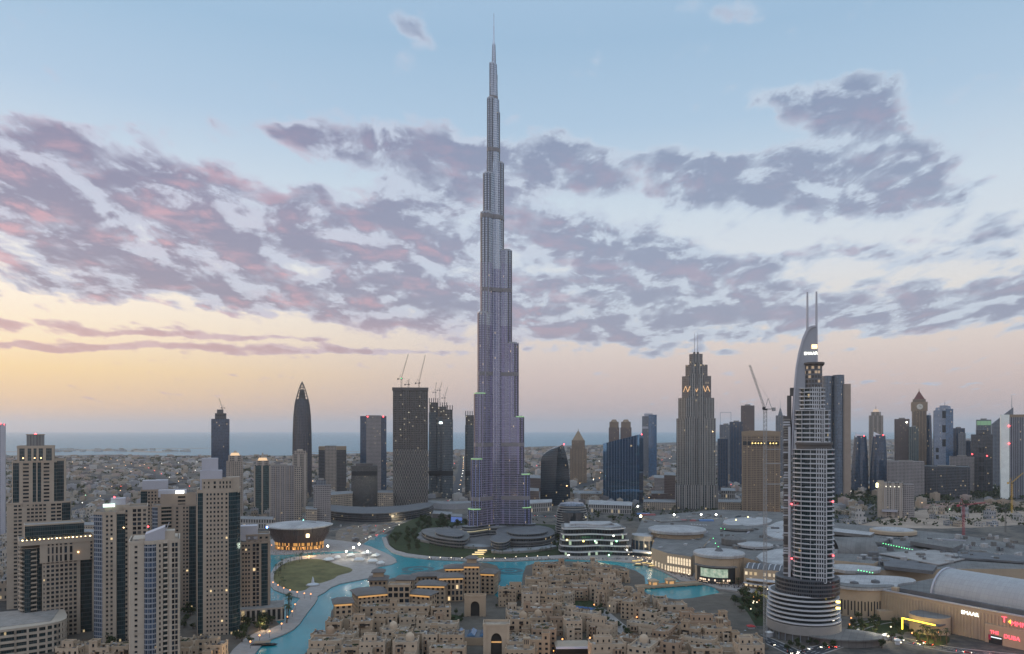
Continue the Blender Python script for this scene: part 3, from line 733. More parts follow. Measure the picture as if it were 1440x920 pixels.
# curved podium in the bottom left corner
t = Tower('curved_podium', 'curved five-storey podium with pale banded storeys in the bottom left corner', -40, 78, 545, cat='building', flr=4.2)
mbw = MB(); mbg = MB()
def pod(o): return smooth_poly([(-75, -6-o), (-10, -4-o), (20, -2-o), (32+o, 6), (34+o, 22), (30, 60), (-75, 60)], 2)
zz0 = 0
for f in range(5):
    mbg.prism(pod(-1.2), f*4.4, f*4.4+4.4, 0); mbw.prism(pod(0), f*4.4+3.0, f*4.4+4.7, 0, bottom=True)
    for i in range(34):
        pl = pod(-.4); L = len(pl); q = pl[int(i*L/34)]; mbw.box(q[0], q[1], f*4.4, 1.3, 1.3, 3.1, bottom=False)
mbw.prism(pod(-9), 22.1, 22.6, 1)
wl = mbw.build('wall', [MBEIGE2, MROOF], t.root); mbg.build('glazing', MDGLASS, t.root)
# twin-fronted tower
t = Tower('twin_front_tower', 'beige tower with a dark glass strip up its middle and green-lit rooftop signs', 132, 207, 585, group=GL)
o, poly, zt = t.mass(132, 176, 722, None, 2, 26, [(0, -6, ''), (.28, 0, 'b'), (.36, .2, 'w'), (.64, .3, P(2, .5, .5)), (.72, .3, 'w'), (.735, -1.6, 'w'), (1, -1.6, 'g')], parapet=1.8)
roof_clutter(t, poly, zt)
o, poly, zt = t.mass(174, 208, 716, None, -1, 24, [(0, 0, ''), (.22, 0, P(1, .4, .5)), (.35, 0, 'w'), (.75, 0, P(2, .75, .7)), (1, 0, P(1, .5, .55))], parapet=1.8)
t.box('penthouse', 147, 182, 711, 724, -5, 14, MBEIGE); t.box('roof_plant', 155, 176, 702, 713, -7, 10, MLAV)
mb = MB(); mb.box(0, 0, 0, 8, .3, 2.4); mb.build('roof_sign', glow('pale_green_sign', (.75, 1, .85), 2.5), t.root, loc=(t.lx(153), 3, t.z(713)))
beacon(t, 160, 700, -8, .6); beacon(t, 174, 742, 1.4, .5, glow('amber_lamp', (1, .6, .25), 6), 'lit_balcony_lamp')
t.finish()
# front centre tower with the bowed blue glass bay
t = Tower('bowed_tower', 'nearest beige tower with a bowed blue glass bay and grey metal roof fin', 181, 253, 500, group=GL, wall=MBEIGE2)
o, poly, zt = t.mass(181, 253, 764, None, 0, 30, [(0, -4, ''), (.02, 0, 'w'), (.09, 0, 'w'), (.2, 0, P(1, .5, .45)), (.30, 0, 'w'), (.32, 1.4, 'b'), (.40, 2.6, 'b'), (.5, 2.6, 'b'), (.54, 1.2, 'b'), (.58, .4, 'w'), (.64, 0, P(1, .6, .55)), (.67, 0, 'w'), (.76, -.6, 'k'), (.80, 0, 'w'), (.84, 0, 'w'), (.97, -.8, ('p', 2, .8, .75)), (1, -2, 'w')], parapet=2)
roof_clutter(t, poly, zt)
t.box('penthouse', 186, 250, 758, 766, -4, 20, MBEIGE2)
t.box('roof_fin', 204, 232, 742, 762, -1, 14, MLAV, slope=4.5); t.box('roof_drum', 229, 246, 748, 762, -2, 10, MBEIGE2)
mb = MB(); mb.beam((0, 0, 0), (2.2, 0, 6), .35); mb.build('roof_spike', MLAV, t.root, loc=(t.lx(233), 0, t.z(748)))
beacon(t, 208, 741, -3, .5)
t.finish()
# tower behind it with tan crown
t = Tower('tan_crown_tower', 'tan tower with arched penthouse slots between the nearest tower and the tallest left one', 214, 279, 690, group=GL, wall=MBROWN)
o, poly, zt = t.mass(214, 279, 712, None, 0, 26, [(0, -4, ''), (.12, -1, 'b'), (.2, 0, 'w'), (.42, -.8, 'k'), (.5, 0, 'w'), (.58, .4, P(1, .6, .5)), (.66, .4, 'w'), (.72, 0, P(1, .6, .5)), (.80, 0, P(1, .6, .5)), (.95, -1, 'g'), (1, -1, 'w')])
roof_clutter(t, poly, zt, 4)
t.mass(226, 276, 697, None, -3, 18, [(0, 0, ''), (.45, 0, 'w'), (.72, 0, P(1, .8, .5)), (1, 0, 'w')], z0=t.z(713))
t.box('roof_plant', 222, 262, 690, 700, -8, 10, MLAV)
mb = MB(); mb.box(0, 0, 0, 7, .3, 2.6); mb.build('roof_sign', glow('white_sign', (1, 1, .85), 4), t.root, loc=(t.lx(253), -2, t.z(694)))
t.finish()
t = Tower('tan_tower', 'tan tower with flat grey roof hall half hidden behind the twin-fronted tower', 196, 246, 800, group=GL, wall=MBROWN)
o, poly, zt = t.mass(198, 244, 690, None, 0, 24, [(0, 0, ''), (.2, 0, 'g'), (.6, 0, P(4)), (.7, 0, 'w'), (1, 0, 'g')])
t.box('roof_hall', 200, 236, 676, 691, -3, 16, MLAV); t.finish(60)
# tallest one
t = Tower('tall_bowed_tower', 'tallest beige tower of the left bank with curved dark glass flank and grey roof block', 277, 338, 603, group=GL)
o, poly, zt = t.mass(277, 338, 692, None, 0, 30, [(0, -4, ''), (.02, 0, 'w'), (.14, 0, 'g'), (.20, 0, 'w'), (.36, 0, ('p', 2, .5, .5)), (.62, 0, P(3, .5, .5)), (.64, .5, 'w'), (.72, 1.2, P(1, .6, .5)), (.73, 1.2, 'w'), (.82, .6, 'g'), (.92, -2, 'g'), (1, -6, 'g')], parapet=2.2)
roof_clutter(t, poly, zt, 4)
o, p2, z2 = t.mass(284, 326, 676, None, -2, 22, [(0, 0, ''), (.3, 0, P(2, .3, .5)), (.55, 0, P(1, .3, .6)), (1, 0, P(4, .45, .6))], z0=t.z(694), parapet=1.4)
t.box('penthouse', 318, 337, 672, 694, -3, 12, MBEIGE)
t.box('roof_block', 281, 312, 662, 690, -4, 12, MLAV); t.box('roof_block', 283, 306, 645, 664, -8, 10, MLAV)
t.finish()
# shorter one by the water
t = Tower('waterside_tower', 'shorter beige tower by the lake with dark glass corner and grey roof box', 338, 380, 655, group=GL, wall=MBROWN)
o, poly, zt = t.mass(338, 380, 764, None, 0, 24, [(0, -3, ''), (.04, 0, 'w'), (.34, 0, P(3, .6, .5)), (.4, 0, 'w'), (.64, .3, P(2, .75, .75)), (.70, .3, 'w'), (.92, -1, 'g'), (1, -1, 'w')], parapet=1.4)
t.mass(346, 379, 754, None, -2, 18, [(0, 0, ''), (1, 0, P(4, .4, .5))], z0=t.z(766)); roof_clutter(t, poly, zt, 3)
t.box('roof_box', 338, 362, 740, 760, -2, 12, MLAV)
mb = MB(); mb.prism(rect(0, 0, 40, 28), 0, 12, 0, 1)
mb.build('podium', [facade('arcade_podium', (.36, .30, .25), (.03, .03, .03), 4.2, 12, .6, .75, lit=.12), MROOF], t.root, loc=(4, 4, 0))
t.finish()
# ================================================================== TOWERS BEHIND AND ON BOTH SIDES
class Far:
    """a tower far enough for its windows to be a pattern of its skin"""
    def __init__(s, name, label, x0, x1, Y, cat='tower', group=None, turn=.9):
        s.Y = Y; s.cx = (x0+x1)/2; X = gx(s.cx, Y); s.phi = atan2(-X, Y)
        s.root = thing(name, label, cat, (X, Y, 0), s.phi*turn, group); s.k = cos(s.phi)*Y/F
    def lx(s, px): return (px-s.cx)*s.k
    def z(s, py): return max(gz(py, s.Y), 0)
    def body(s, x0, x1, ytop, m, ybot=None, p=0, d=None, name='body', cap=None, shape='box', parapet=1.6, topin=1.0, n=20):
        a, b = s.lx(x0), s.lx(x1); w_ = b-a; d = d or w_*.8; zt = s.z(ytop); z0 = 0 if ybot is None else s.z(ybot)
        cxx, cyy = (a+b)/2, d/2-p
        if shape == 'box': poly = rect(cxx, cyy, w_, d)
        elif shape == 'ell': poly = ell(cxx, cyy, w_/2, d/2, n)
        elif shape == 'oct':
            c = w_*.22; poly = [(a+c, -p), (b-c, -p), (b, -p+c), (b, d-p-c), (b-c, d-p), (a+c, d-p), (a, d-p-c), (a, -p+c)]
        else: poly = [(a+w_*u_, -p+d*v_) for u_, v_ in shape]
        mb = MB()
        ins = None if topin == 1 else [(cxx+(q[0]-cxx)*topin, cyy+(q[1]-cyy)*topin) for q in poly]
        mb.prism(poly, z0, zt, 0, 1, inset=ins)
        if parapet:
            q = ins or poly
            for i in range(len(q)):
                A, B = q[i], q[(i+1) % len(q)]; L = hypot(B[0]-A[0], B[1]-A[1]); an = atan2(B[1]-A[1], B[0]-A[0])
                mb.box((A[0]+B[0])/2-sin(an)*.25, (A[1]+B[1])/2+cos(an)*.25, zt-.03, L-.02-.002*i, .5, parapet, an, 0)
        return mb.build(name, [m, cap or MROOFG], s.root)
    def ribs(s, x0, x1, ytop, n, m, ybot=None, p=0.4, w_=.6, d=.8, name='rib', d0=None):
        mb = MB(); a, b = s.lx(x0), s.lx(x1); zt = s.z(ytop); z0 = 0 if ybot is None else s.z(ybot)
        for i in range(n): mb.box(a+(b-a)*i/(n-1), -p, z0, w_, d, zt-z0, bottom=False)
        return mb.build(name, m, s.root)
    def box(s, name, x0, x1, y0, y1, m, p=-2, d=10, parent=None):
        mb = MB(); a, b = s.lx(x0), s.lx(x1); mb.prism([(a, -p), (b, -p), (b, d-p), (a, d-p)], s.z(y1), s.z(y0), bottom=True)
        return mb.build(name, m, parent or s.root)
    def mast(s, px, y0, y1, r, m, p=-5, name='mast'):
        mb = MB(); mb.lathe([(r, s.z(y1)), (r*.7, (s.z(y0)+s.z(y1))/2), (r*.35, s.z(y0)), (0, s.z(y0)+.5)], 8, s.lx(px), -p); return mb.build(name, m, s.root)
    def lamp(s, px, py, r, m, p=1, name='warning_light'):
        mb = MB(); mb.sphere((0, 0, 0), r, n=6, h=4); return mb.build(name, m, s.root, loc=(s.lx(px), -p, s.z(py)))
MRED = glow('red_beacon', (1, .05, .06), 9); MAMB = glow('amber_lamp', (1, .6, .25), 6); MWHL = glow('white_floodlight', (1, 1, .85), 14)
FB = facade('beige_offices', (.36, .30, .25), (.03, .04, .045), 3.4, 3.6, .55, .55, lit=.01)
FB2 = facade('tan_hotel', (.235, .175, .125), (.03, .026, .026), 2.6, 3.4, .5, .5, lit=.02)
FBP = facade('beige_piers', (.37, .31, .26), (.02, .03, .035), 2.6, 3.5, .62, .72, lit=.01, pier=(13, .3))
FDK = facade('dark_offices', (.10, .10, .11), (.02, .028, .036), 2.2, 3.7, .8, .72, lit=.012, wrough=.5)
FDB = facade('dark_blue_glass', (.06, .08, .115), (.024, .05, .09), 2.0, 3.8, .86, .82, lit=.006, wrough=.3, grough=.08)
FBLU = facade('mid_blue_glass', (.08, .12, .17), (.05, .12, .22), 2.4, 3.9, .88, .85, lit=.006, wrough=.3, grough=.05, rnd=.3, spec=.7)
FGRY = facade('grey_blue_offices', (.20, .21, .23), (.04, .055, .08), 2.6, 3.8, .6, .62, lit=.01)
FBRN = facade('brown_offices', (.17, .125, .11), (.03, .03, .035), 2.6, 3.7, .55, .6, lit=.01)
FGRN = facade('green_glass', (.08, .11, .11), (.02, .05, .055), 2.2, 3.7, .84, .8, lit=.01, wrough=.35)
FCON = facade('raw_concrete_frame', (.13, .12, .11), (.018, .018, .02), 3.6, 3.9, .66, .66, lit=.02, litcol=(1, .85, .6), les=.3)
FLAT = facade('concrete_lattice', (.115, .11, .105), (.016, .018, .02), 2.0, 2.0, .62, .62, lit=.006)
FCW = facade('construction_glass', (.12, .14, .15), (.03, .045, .06), 2.4, 4.0, .7, .75, lit=.015, litcol=(1, .9, .7), les=.3)
FGB = facade('grey_beige_flats', (.29, .26, .25), (.05, .05, .055), 3.0, 3.5, .6, .5, lit=.01)
MCONC = mat('concrete', (.26, .24, .22), .9)
MDKC = mat('dark_concrete', (.12, .11, .105), .9)
MTANM = mat('tan_stone', (.285, .215, .15), .85)
# --- left of the tall spire
t = Far('office_tower', 'dark blue tower with a crane on top, standing against the sea on the left', 296, 323, 1900)
t.body(297, 322.5, 590, FDB, d=44); t.body(302, 318, 582, FDK, ybot=590, p=-8, d=20); t.box('roof_core', 305, 314, 576, 583, MDKC)
t = Far('bullet_tower', 'dark pointed bullet-shaped tower with open lattice tip', 410, 439, 1850)
mb = MB(); wd = t.lx(438)-t.lx(411); prof = [(1.0, 0), (1.0, t.z(640)), (.97, t.z(610)), (.9, t.z(585)), (.78, t.z(569)), (.66, t.z(561))]
mb.lathe([(wd/2*r, z) for r, z in prof], 24, 0, wd/2); mb.build('body', facade('bullet_skin', (.10, .10, .12), (.025, .032, .045), 2.0, 3.8, .62, .8, lit=.004, wrough=.4), t.root, smooth=True)
mb = MB(); tip = t.z(536); b0 = t.z(561)
for i in range(12):
    a = 2*pi*i/12; pr = None
    for k in range(7):
        f = k/6; r = wd/2*.66*(1-f)**.75; q = (r*cos(a), wd/2+r*sin(a), b0+(tip-b0)*f)
        if pr: mb.beam(pr, q, .75)
        pr = q
for k in range(1, 5):
    f = k/6; r = wd/2*.66*(1-f)**.75
    for i in range(12): mb.beam((r*cos(i*pi/6), wd/2+r*sin(i*pi/6), b0+(tip-b0)*f), (r*cos((i+1)*pi/6), wd/2+r*sin((i+1)*pi/6), b0+(tip-b0)*f), .5)
mb.lathe([(wd*.2, b0), (wd*.13, t.z(549)), (0, t.z(546))], 12, 0, wd/2)
mb.build('lattice_tip', MDKC, t.root)
mb = MB()
for i in range(26):
    a = 2*pi*i/26
    for k in range(len(prof)-1): mb.beam(((wd/2*prof[k][0]+.3)*cos(a), wd/2+(wd/2*prof[k][0]+.3)*sin(a), prof[k][1]), ((wd/2*prof[k+1][0]+.3)*cos(a), wd/2+(wd/2*prof[k+1][0]+.3)*sin(a), prof[k+1][1]), .55)
mb.build('rib', MDKC, t.root)
GM = 'mid-distance towers left of the spire'
t = Far('office_block', 'broad tower with dark green glass flanks and a beige middle, right of the bullet tower', 447, 488, 1900)
t.body(448, 487, 633, FDK, d=56); t.body(457, 473, 628, FB, p=1.2, d=30, name='stone_bay'); t.ribs(475, 486, 634, 7, MDKC); t.box('roof_band', 448, 487, 628, 633, MTANM, p=.3, d=57)
t = Far('slab_tower', 'tall narrow slab with red roof lights and dark glass edges left of the construction towers', 506, 544, 1950)
t.body(506.5, 543.5, 586, FDB, d=40); t.body(515, 536, 585, FGB, p=1, d=30, name='stone_bay'); t.lamp(517, 586, 1.6, MRED); t.lamp(539, 586, 1.6, MRED)
t = Far('crown_tower', 'beige tower with lit gold dome crown beside the tallest left bank tower', 316, 343, 1350)
t.body(318, 341.5, 650, FB, d=32); t.body(321, 339, 642, FBP, ybot=650, p=-2, d=24); t.body(323, 337, 637, glow('gold_crown', (1, .62, .28), .9), ybot=642, p=-4, d=18, name='lit_crown', parapet=0, topin=.7); t.body(327, 334, 634, MBEIGE, ybot=637.5, p=-8, d=10, name='finial', topin=.3, parapet=0)
t.ribs(320, 340, 650, 5, MBEIGE)
t = Far('crown_tower', 'green glass tower with beige piers and a stepped gold-lit crown, left of the grey slab', 355, 382, 1480)
t.body(357, 380.5, 656, FGRN, d=36); t.ribs(358, 379.5, 655, 3, MBEIGE, w_=3, d=1.4); t.body(360, 378, 649, FBP, ybot=656, p=-2, d=28); t.body(362, 376, 644, glow('gold_crown', (1, .62, .28), .9), ybot=649, p=-4, d=20, name='lit_crown', parapet=0, topin=.75); t.body(366, 372, 637, MBEIGE, ybot=645, p=-9, d=9, name='finial', topin=.2, parapet=0)
t = Far('apartment_slab', 'grey beige apartment slab standing behind the opera house roof', 379, 428, 1330)
t.body(380, 415, 657, FGB, d=30); t.body(414, 424.5, 659, FB, p=3, d=24, name='end_bay'); t.box('roof_box', 386, 404, 653, 658, MCONC); t.ribs(381, 414, 656, 6, MBEIGE, w_=.9)
t = Far('crown_tower', 'beige tower with rounded crown behind the apartment slab and before the bullet tower', 410, 434, 1600)
t.body(411, 432, 640, FBP, d=32); t.body(413, 430, 635, FB, ybot=640, p=-3, d=24); t.body(416, 427, 632, MBEIGE, ybot=635.5, p=-6, d=14, name='crown', topin=.6, parapet=0)
t = Far('apartment_tower', 'small grey apartment tower right of the grey slab by the opera house', 440, 466, 1290)
t.body(441, 465, 684, FGB, d=28); t.body(444, 458, 677, FGRY, ybot=685, p=-4, d=16); t.box('roof_box', 447, 455, 673, 678, MCONC, p=-6, d=8)
t = Far('lattice_block', 'low dark building wrapped in concrete lattice beside the larger lattice tower', 493, 532, 1620, cat='building')
t.body(494, 531, 656, FLAT, d=50); t.box('roof_plant', 500, 524, 652, 657, MDKC, p=-8, d=20); t.box('louvre_band', 495, 530, 663, 669, MRAIL, p=.5, d=51)
t = Far('construction_tower', 'broad dark lattice tower under construction with cranes on its open top', 552, 603, 1605)
t.body(552.5, 602, 632, FLAT, d=56); t.body(553, 601.5, 546.5, FCON, ybot=632, p=-.6, d=54, name='open_frame')
t.ribs(553, 601.5, 548, 9, MDKC, ybot=632, w_=1.4, d=1.2); t.box('top_slab', 551.5, 602.5, 545, 549, MDKC, p=1, d=58)
mb = MB()       # diagonal lattice
W0 = t.lx(552.5); W1 = t.lx(602); Z1 = t.z(632); nn = 14
for i in range(-9, nn+1):
    for sg in (1, -1):
        for k in range(9):
            x0 = W0+(W1-W0)*(i+k)/nn; x1 = W0+(W1-W0)*(i+k+1)/nn; za, zb2 = Z1*k/9, Z1*(k+1)/9
            if sg < 0: za, zb2 = zb2, za
            if x0 >= W0-.01 and x1 <= W1+.01: mb.beam((x0, -.4, za), (x1, -.4, zb2), .55)
mb.build('lattice', MCONC, t.root)
for px, py in ((575, 580), (563, 604), (590, 571)): t.lamp(px, py, .9, glow('work_light', (1, .9, .65), 1.2), name='work_light')
GC = 'glass towers under construction'
for x0, x1, yt, Y, lab in ((603, 616.5, 560, 1900, 'left of three joined unfinished glass towers, with open concrete top'), (615, 629, 566, 1860, 'middle of three joined unfinished glass towers, with a lit sign near the top'), (622, 637, 570, 1820, 'right of three joined unfinished glass towers, with bare columns on top'), (654, 668, 578, 1900, 'slim unfinished glass tower tight against the left of the spire')):
    t = Far('construction_tower', lab, x0, x1, Y, group=GC)
    t.body(x0, x1, yt+20, FCW, d=34, shape='oct', parapet=0); t.body(x0+.6, x1-.6, yt+6, FCON, ybot=yt+20, p=-.5, d=33, parapet=0, name='open_frame', shape='oct')
    t.ribs(x0+.8, x1-.8, yt, 5, MDKC, ybot=yt+7, p=-1, w_=2, d=2, name='bare_column'); t.box('louvre_band', x0-.2, x1+.2, 662, 669, MRAIL, p=.5, d=35)
    if x0 == 615: mb = MB(); mb.box(0, 0, 0, 15, .5, 4.5); mb.build('sign', glow('ice_white_sign', (.8, .95, 1), 5), t.root, loc=(0, -1.2, t.z(596)))
    for q in range(3): t.lamp(x0+2+q*3.3, yt+8+q*5.3, .9, glow('work_light', (1, .9, .65), 1.2), name='work_light')
# --- right of the spire
t = Far('blade_tower', 'dark curved blade-shaped glass tower right of the spire', 757, 804, 1650)
a, b = t.lx(758), t.lx(803); n = 26; mb = MB(); zt = t.z(626)
def bl(f):   # left, ridge and right edges over height fraction
    lft = a+(b-a)*(.03+.04*f+.62*max(0, (f-.74)/.26)**2.2)
    rgt = b-(b-a)*(.02+.22*f**3.2)
    return lft, rgt
for k in range(n):
    f0, f1 = k/n, (k+1)/n; (l0, r0), (l1, r1) = bl(f0), bl(f1); z0, z1 = zt*f0, zt*f1
    rd0, rd1 = max(l0+.6, a+(b-a)*(.46+.14*f0)), max(l1+.6, a+(b-a)*(.46+.14*f1))
    Q0 = [(l0, 4), (rd0, -9), (r0, 12), (r0-2, 36), (l0, 34)]; Q1 = [(l1, 4), (rd1, -9), (r1, 12), (r1-2, 36), (l1, 34)]
    mb.prism(Q0, z0, z1, 0, 1 if k == n-1 else -1, inset=Q1)
mb.build('body', [facade('blade_glass', (.04, .05, .06), (.012, .022, .032), 2.2, 3.9, .9, .86, lit=.008, wrough=.3, grough=.05, rnd=.25), MROOFG], t.root)
t.lamp(793, 625, 1.4, MRED, p=-3); t.lamp(797, 683, 1.2, MAMB, p=6, name='amber_light')
t = Far('pyramid_tower', 'tan tower with pyramid top far behind, between the blade tower and blue tower', 801, 826, 2350)
t.body(801.5, 825, 632, FB2, d=50); t.body(804, 822.5, 620, FB2, ybot=632, p=-5, d=40); t.body(804.5, 822, 606.5, MTANM, ybot=620, p=-5.5, d=38, topin=.12, name='pyramid_roof', parapet=0); t.mast(813.3, 603, 607, 1.2, MTANM, p=-24, name='finial'); t.ribs(803, 824, 632, 6, MTANM, w_=1.6)
t = Far('twin_dome_tower', 'brown tower pair with two rounded domes behind the slanted blue building', 855, 890, 2500)
for x0, x1 in ((856, 871), (872.5, 888)):
    t.body(x0, x1, 602, FBRN, d=36); t.body(x0+1, x1-1, 594, FB2, ybot=602, p=-2, d=32); t.body(x0+2.5, x1-2.5, 590, MTANM, ybot=594, p=-5, d=24, topin=.55, name='dome', parapet=0)
t = Far('blue_slab', 'slender blue slab tower with pale band behind the slanted blue building', 902, 924, 2600)
t.body(903, 912, 586, FGRY, d=44); t.body(912, 923.5, 584, FBLU, p=2, d=50, name='glass_bay'); t.box('pale_band', 903, 911.5, 600, 603, MLAV, p=.6, d=30); t.box('roof_box', 906, 918, 581.5, 586, MLAV, p=-6, d=20)
t = Far('slanted_glass_building', 'blue mirror glass building with roof slanting up to the right', 847, 906, 1700, cat='building')
a, b = t.lx(848), t.lx(905); z0, z1 = t.z(624), t.z(611); mb = MB(); q = [(a, 2), (b-10, -14), (b, 16), (a+8, 44)]; zt = [z0, z1, z1-3, z0-2]
u = 0
for i in range(4):
    j = (i+1) % 4; L = hypot(q[j][0]-q[i][0], q[j][1]-q[i][1]); mb.face([(*q[i], 0), (*q[j], 0), (*q[j], zt[j]), (*q[i], zt[i])], [(u, 0), (u+L, 0), (u+L, zt[j]), (u, zt[i])]); u += L
mb.face([(*q[i], zt[i]) for i in range(4)], None, 1)
mb.build('body', [facade('mirror_blue_glass', (.05, .09, .14), (.10, .21, .34), 4.4, 4.0, .93, .93, lit=.003, wrough=.2, grough=.03, rnd=.15, spec=1.0, gm=.85), MROOFG], t.root)
mb = MB()
for i in range(1, 13):
    f = i/13; mb.beam((q[0][0]+(q[1][0]-q[0][0])*f, q[0][1]+(q[1][1]-q[0][1])*f-.15, 0), (q[0][0]+(q[1][0]-q[0][0])*f, q[0][1]+(q[1][1]-q[0][1])*f-.15, z0+(z1-z0)*f), .22)
mb.build('mullion', MLAV, t.root); t.lamp(902, 611, 1.2, MRED, p=12)
# stepped grey tower with twin masts
t = Far('stepped_mast_tower', 'stepped grey stone and glass skyscraper with twin masts and lit diagonal crown', 949, 1010, 1580, cat='skyscraper')
FST = facade('grey_stone_glass', (.30, .275, .25), (.028, .042, .048), 4.6, 3.7, .56, .9, lit=.006, pier=(13.8, .14), wrough=.6, grough=.1)
FDC = facade('crown_stone', (.22, .19, .175), (.03, .04, .05), 3.2, 3.7, .6, .7, lit=.02)
MSTP = mat('grey_stone', (.30, .285, .275), .75)
steps = [(951, 1007, 590, None, 0, 52), (953.5, 1005, 561, 590, -2, 48), (959, 1000.5, 530, 561, -5, 42), (964, 995.5, 514, 530, -8, 34), (969.5, 988.5, 498.5, 514, -12, 26)]
for x0, x1, yt, yb, p, d in steps:
    t.body(x0, x1, yt, FST if yt > 540 else FDC, ybot=yb, p=p, d=d, shape='oct', parapet=2.5)
    w_ = x1-x0
    for f0, f1, up in ((.28, .46, 7), (.54, .72, 7)):
        t.body(x0+w_*f0, x0+w_*f1, yt-up*.5, FST, ybot=yb, p=p+2.2, d=6, name='stone_bay', parapet=1)
    t.ribs(x0+w_*.24, x1-w_*.24, yt-1, 9, MSTP, ybot=yb, p=p+.5, w_=1.0, d=1.0)
t.body(949.5, 1009.5, 683, FST, p=6, d=60, name='base'); t.ribs(950, 1009, 682, 14, MSTP, p=6.5, w_=1.4)
for px in (977, 981.6): t.mast(px, 465.5, 500, .85, MLAV, p=-26)
lz = MB()
for i in range(6):
    xa, xb = t.lx(961+i*6.2), t.lx(964.1+i*6.2); xc = t.lx(967.2+i*6.2); za, zb2 = t.z(551), t.z(543)
    lz.beam((xa, 3.4, za), (xb, 3.4, zb2), .75); lz.beam((xb, 3.4, zb2), (xc, 3.4, za), .75)
lz.build('lit_crown_lattice', glow('amber_lattice', (1, .55, .22), 1.1), t.root); t.lamp(1002, 607, 1.0, MAMB, p=3, name='amber_light')
# tan hotel with the curved crown
t = Far('curved_hotel', 'tan hotel slab with a curved crown and lit porches behind the crane mast', 1042, 1102, 1400, cat='hotel')
t.body(1043, 1097, 613, FB2, d=40, shape='box'); t.ribs(1044, 1096, 612, 9, MTANM, w_=1.2); mb = MB(); a, b = t.lx(1042.5), t.lx(1097.5); k = 14
for i in range(k):
    f0, f1 = i/k, (i+1)/k; h0, h1 = t.z(607)+5*sin(pi*(.2+f0*.6))-3, t.z(607)+5*sin(pi*(.2+f1*.6))-3; zc = t.z(613)-.2
    mb.face([(a+(b-a)*f0, -.8, zc), (a+(b-a)*f1, -.8, zc), (a+(b-a)*f1, -.8, h1), (a+(b-a)*f0, -.8, h0)]); mb.face([(a+(b-a)*f0, -.8, h0), (a+(b-a)*f1, -.8, h1), (a+(b-a)*f1, 39, h1), (a+(b-a)*f0, 39, h0)])
mb.face([(b, -.8, t.z(613)-.2), (b, 39, t.z(613)-.2), (b, 39, h1), (b, -.8, h1)]); mb.build('curved_crown', MTANM, t.root)
t.box('dark_loggia', 1044, 1096, 621, 626.5, MRAIL, p=.7, d=20)
for i in range(9): 
    if i != 5: t.lamp(1058+i*4.2, 623.5, 1.1, glow('amber_bright', (1, .7, .2), 4), p=1.4, name='loggia_lamp')
for i in range(12): t.lamp(1066+i*2.6, 724-i*.4, .75, MAMB, p=3, name='porch_lamp')
# twin-lobed bluish slab
t = Far('twin_lobed_tower', 'tall blue grey tower with twin rounded lobes and a tan side wall', 1154, 1197, 1850)
FTW = facade('blue_grey_lobes', (.12, .145, .18), (.055, .085, .125), 3.4, 3.8, .6, .8, lit=.004, wrough=.45, grough=.1); t.body(1155, 1172, 529, FTW, d=40, shape='ell'); t.body(1171, 1188, 528, FTW, d=40, shape='ell'); t.body(1186, 1196.5, 541, mat('tan_side_wall', (.33, .26, .21), .85), p=-4, d=36, name='side_wall')
t.ribs(1157, 1187, 530, 8, MDKC, p=-4, w_=.9)
# distant row along the highway
spec = [  # name, label, x0,x1,ytop,Y,mat, depth, [second body]
 ('office_tower', 'slim grey tower with open portal frame on its roof, right of the mast tower', 1012, 1030, 598, 2600, FGRY, 'portal'),
 ('office_tower', 'brown dark tower top rising behind the curved tan hotel', 1042, 1061, 571, 2700, FBRN, 'box'),
 ('office_tower', 'dark blue tower between the mast tower and the curved tan hotel', 1026, 1045, 594, 2300, FDB, 'box'),
 ('office_tower', 'low dark glass tower directly right of the mast tower', 1009, 1024, 618, 1950, FDB, 'box'),
 ('office_tower', 'pale grey needle-topped tower just left of the balcony tower', 1091, 1104, 585, 2700, FGRY, 'needle'),
 ('curved_tower', 'left of two dark curved glass towers with white peaks', 1197, 1222, 613, 1980, FDB, 'peak'),
 ('curved_tower', 'right of two dark curved glass towers with white peaks', 1223, 1249, 612, 1960, FDB, 'peak'),
 ('domed_tower', 'beige tower with small lit dome behind the dark curved pair', 1222, 1242, 585, 2500, FBP, 'dome'),
 ('office_tower', 'plain brown office tower with one white roof light', 1258, 1279, 590, 2300, FBRN, 'light'),
 ('office_tower', 'narrow grey green slab between the brown tower and the clock tower', 1278, 1292, 601, 2250, FGRN, 'box'),
 ('office_tower', 'dark blue slab with curved top right behind the clock tower', 1298, 1312, 584, 2350, FDB, 'peakl'),
 ('office_tower', 'dark blue tower right of the notched pale tower', 1339, 1357, 603, 2250, FDB, 'box'),
 ('office_tower', 'grey tower stepping down from the dark blue one, right of the notched tower', 1348, 1358, 610, 2200, FGRY, 'box'),
 ('office_tower', 'short dark blue tower in the gap before the green-lit tower', 1355, 1368, 621, 2300, FDB, 'box'),
 ('office_tower', 'grey banded tower with a green-lit crown near the right edge', 1373, 1394, 591, 2350, FGRY, 'green'),
 ('office_tower', 'dark grey tower with square openings and red side lights', 1366, 1396, 612, 1950, FDK, 'holes'),
 ('office_block', 'wide beige office block with flat roof right of the dark curved pair', 1248, 1300, 650, 1850, FGB, 'wide'),
 ('office_block', 'long dark glass block below the notched tower', 1299, 1364, 657, 1830, FDK, 'wide'),
 ('office_block', 'stepped pale block between the notched tower and the tower with openings', 1336, 1370, 643, 1950, FGB, 'wide'),
]
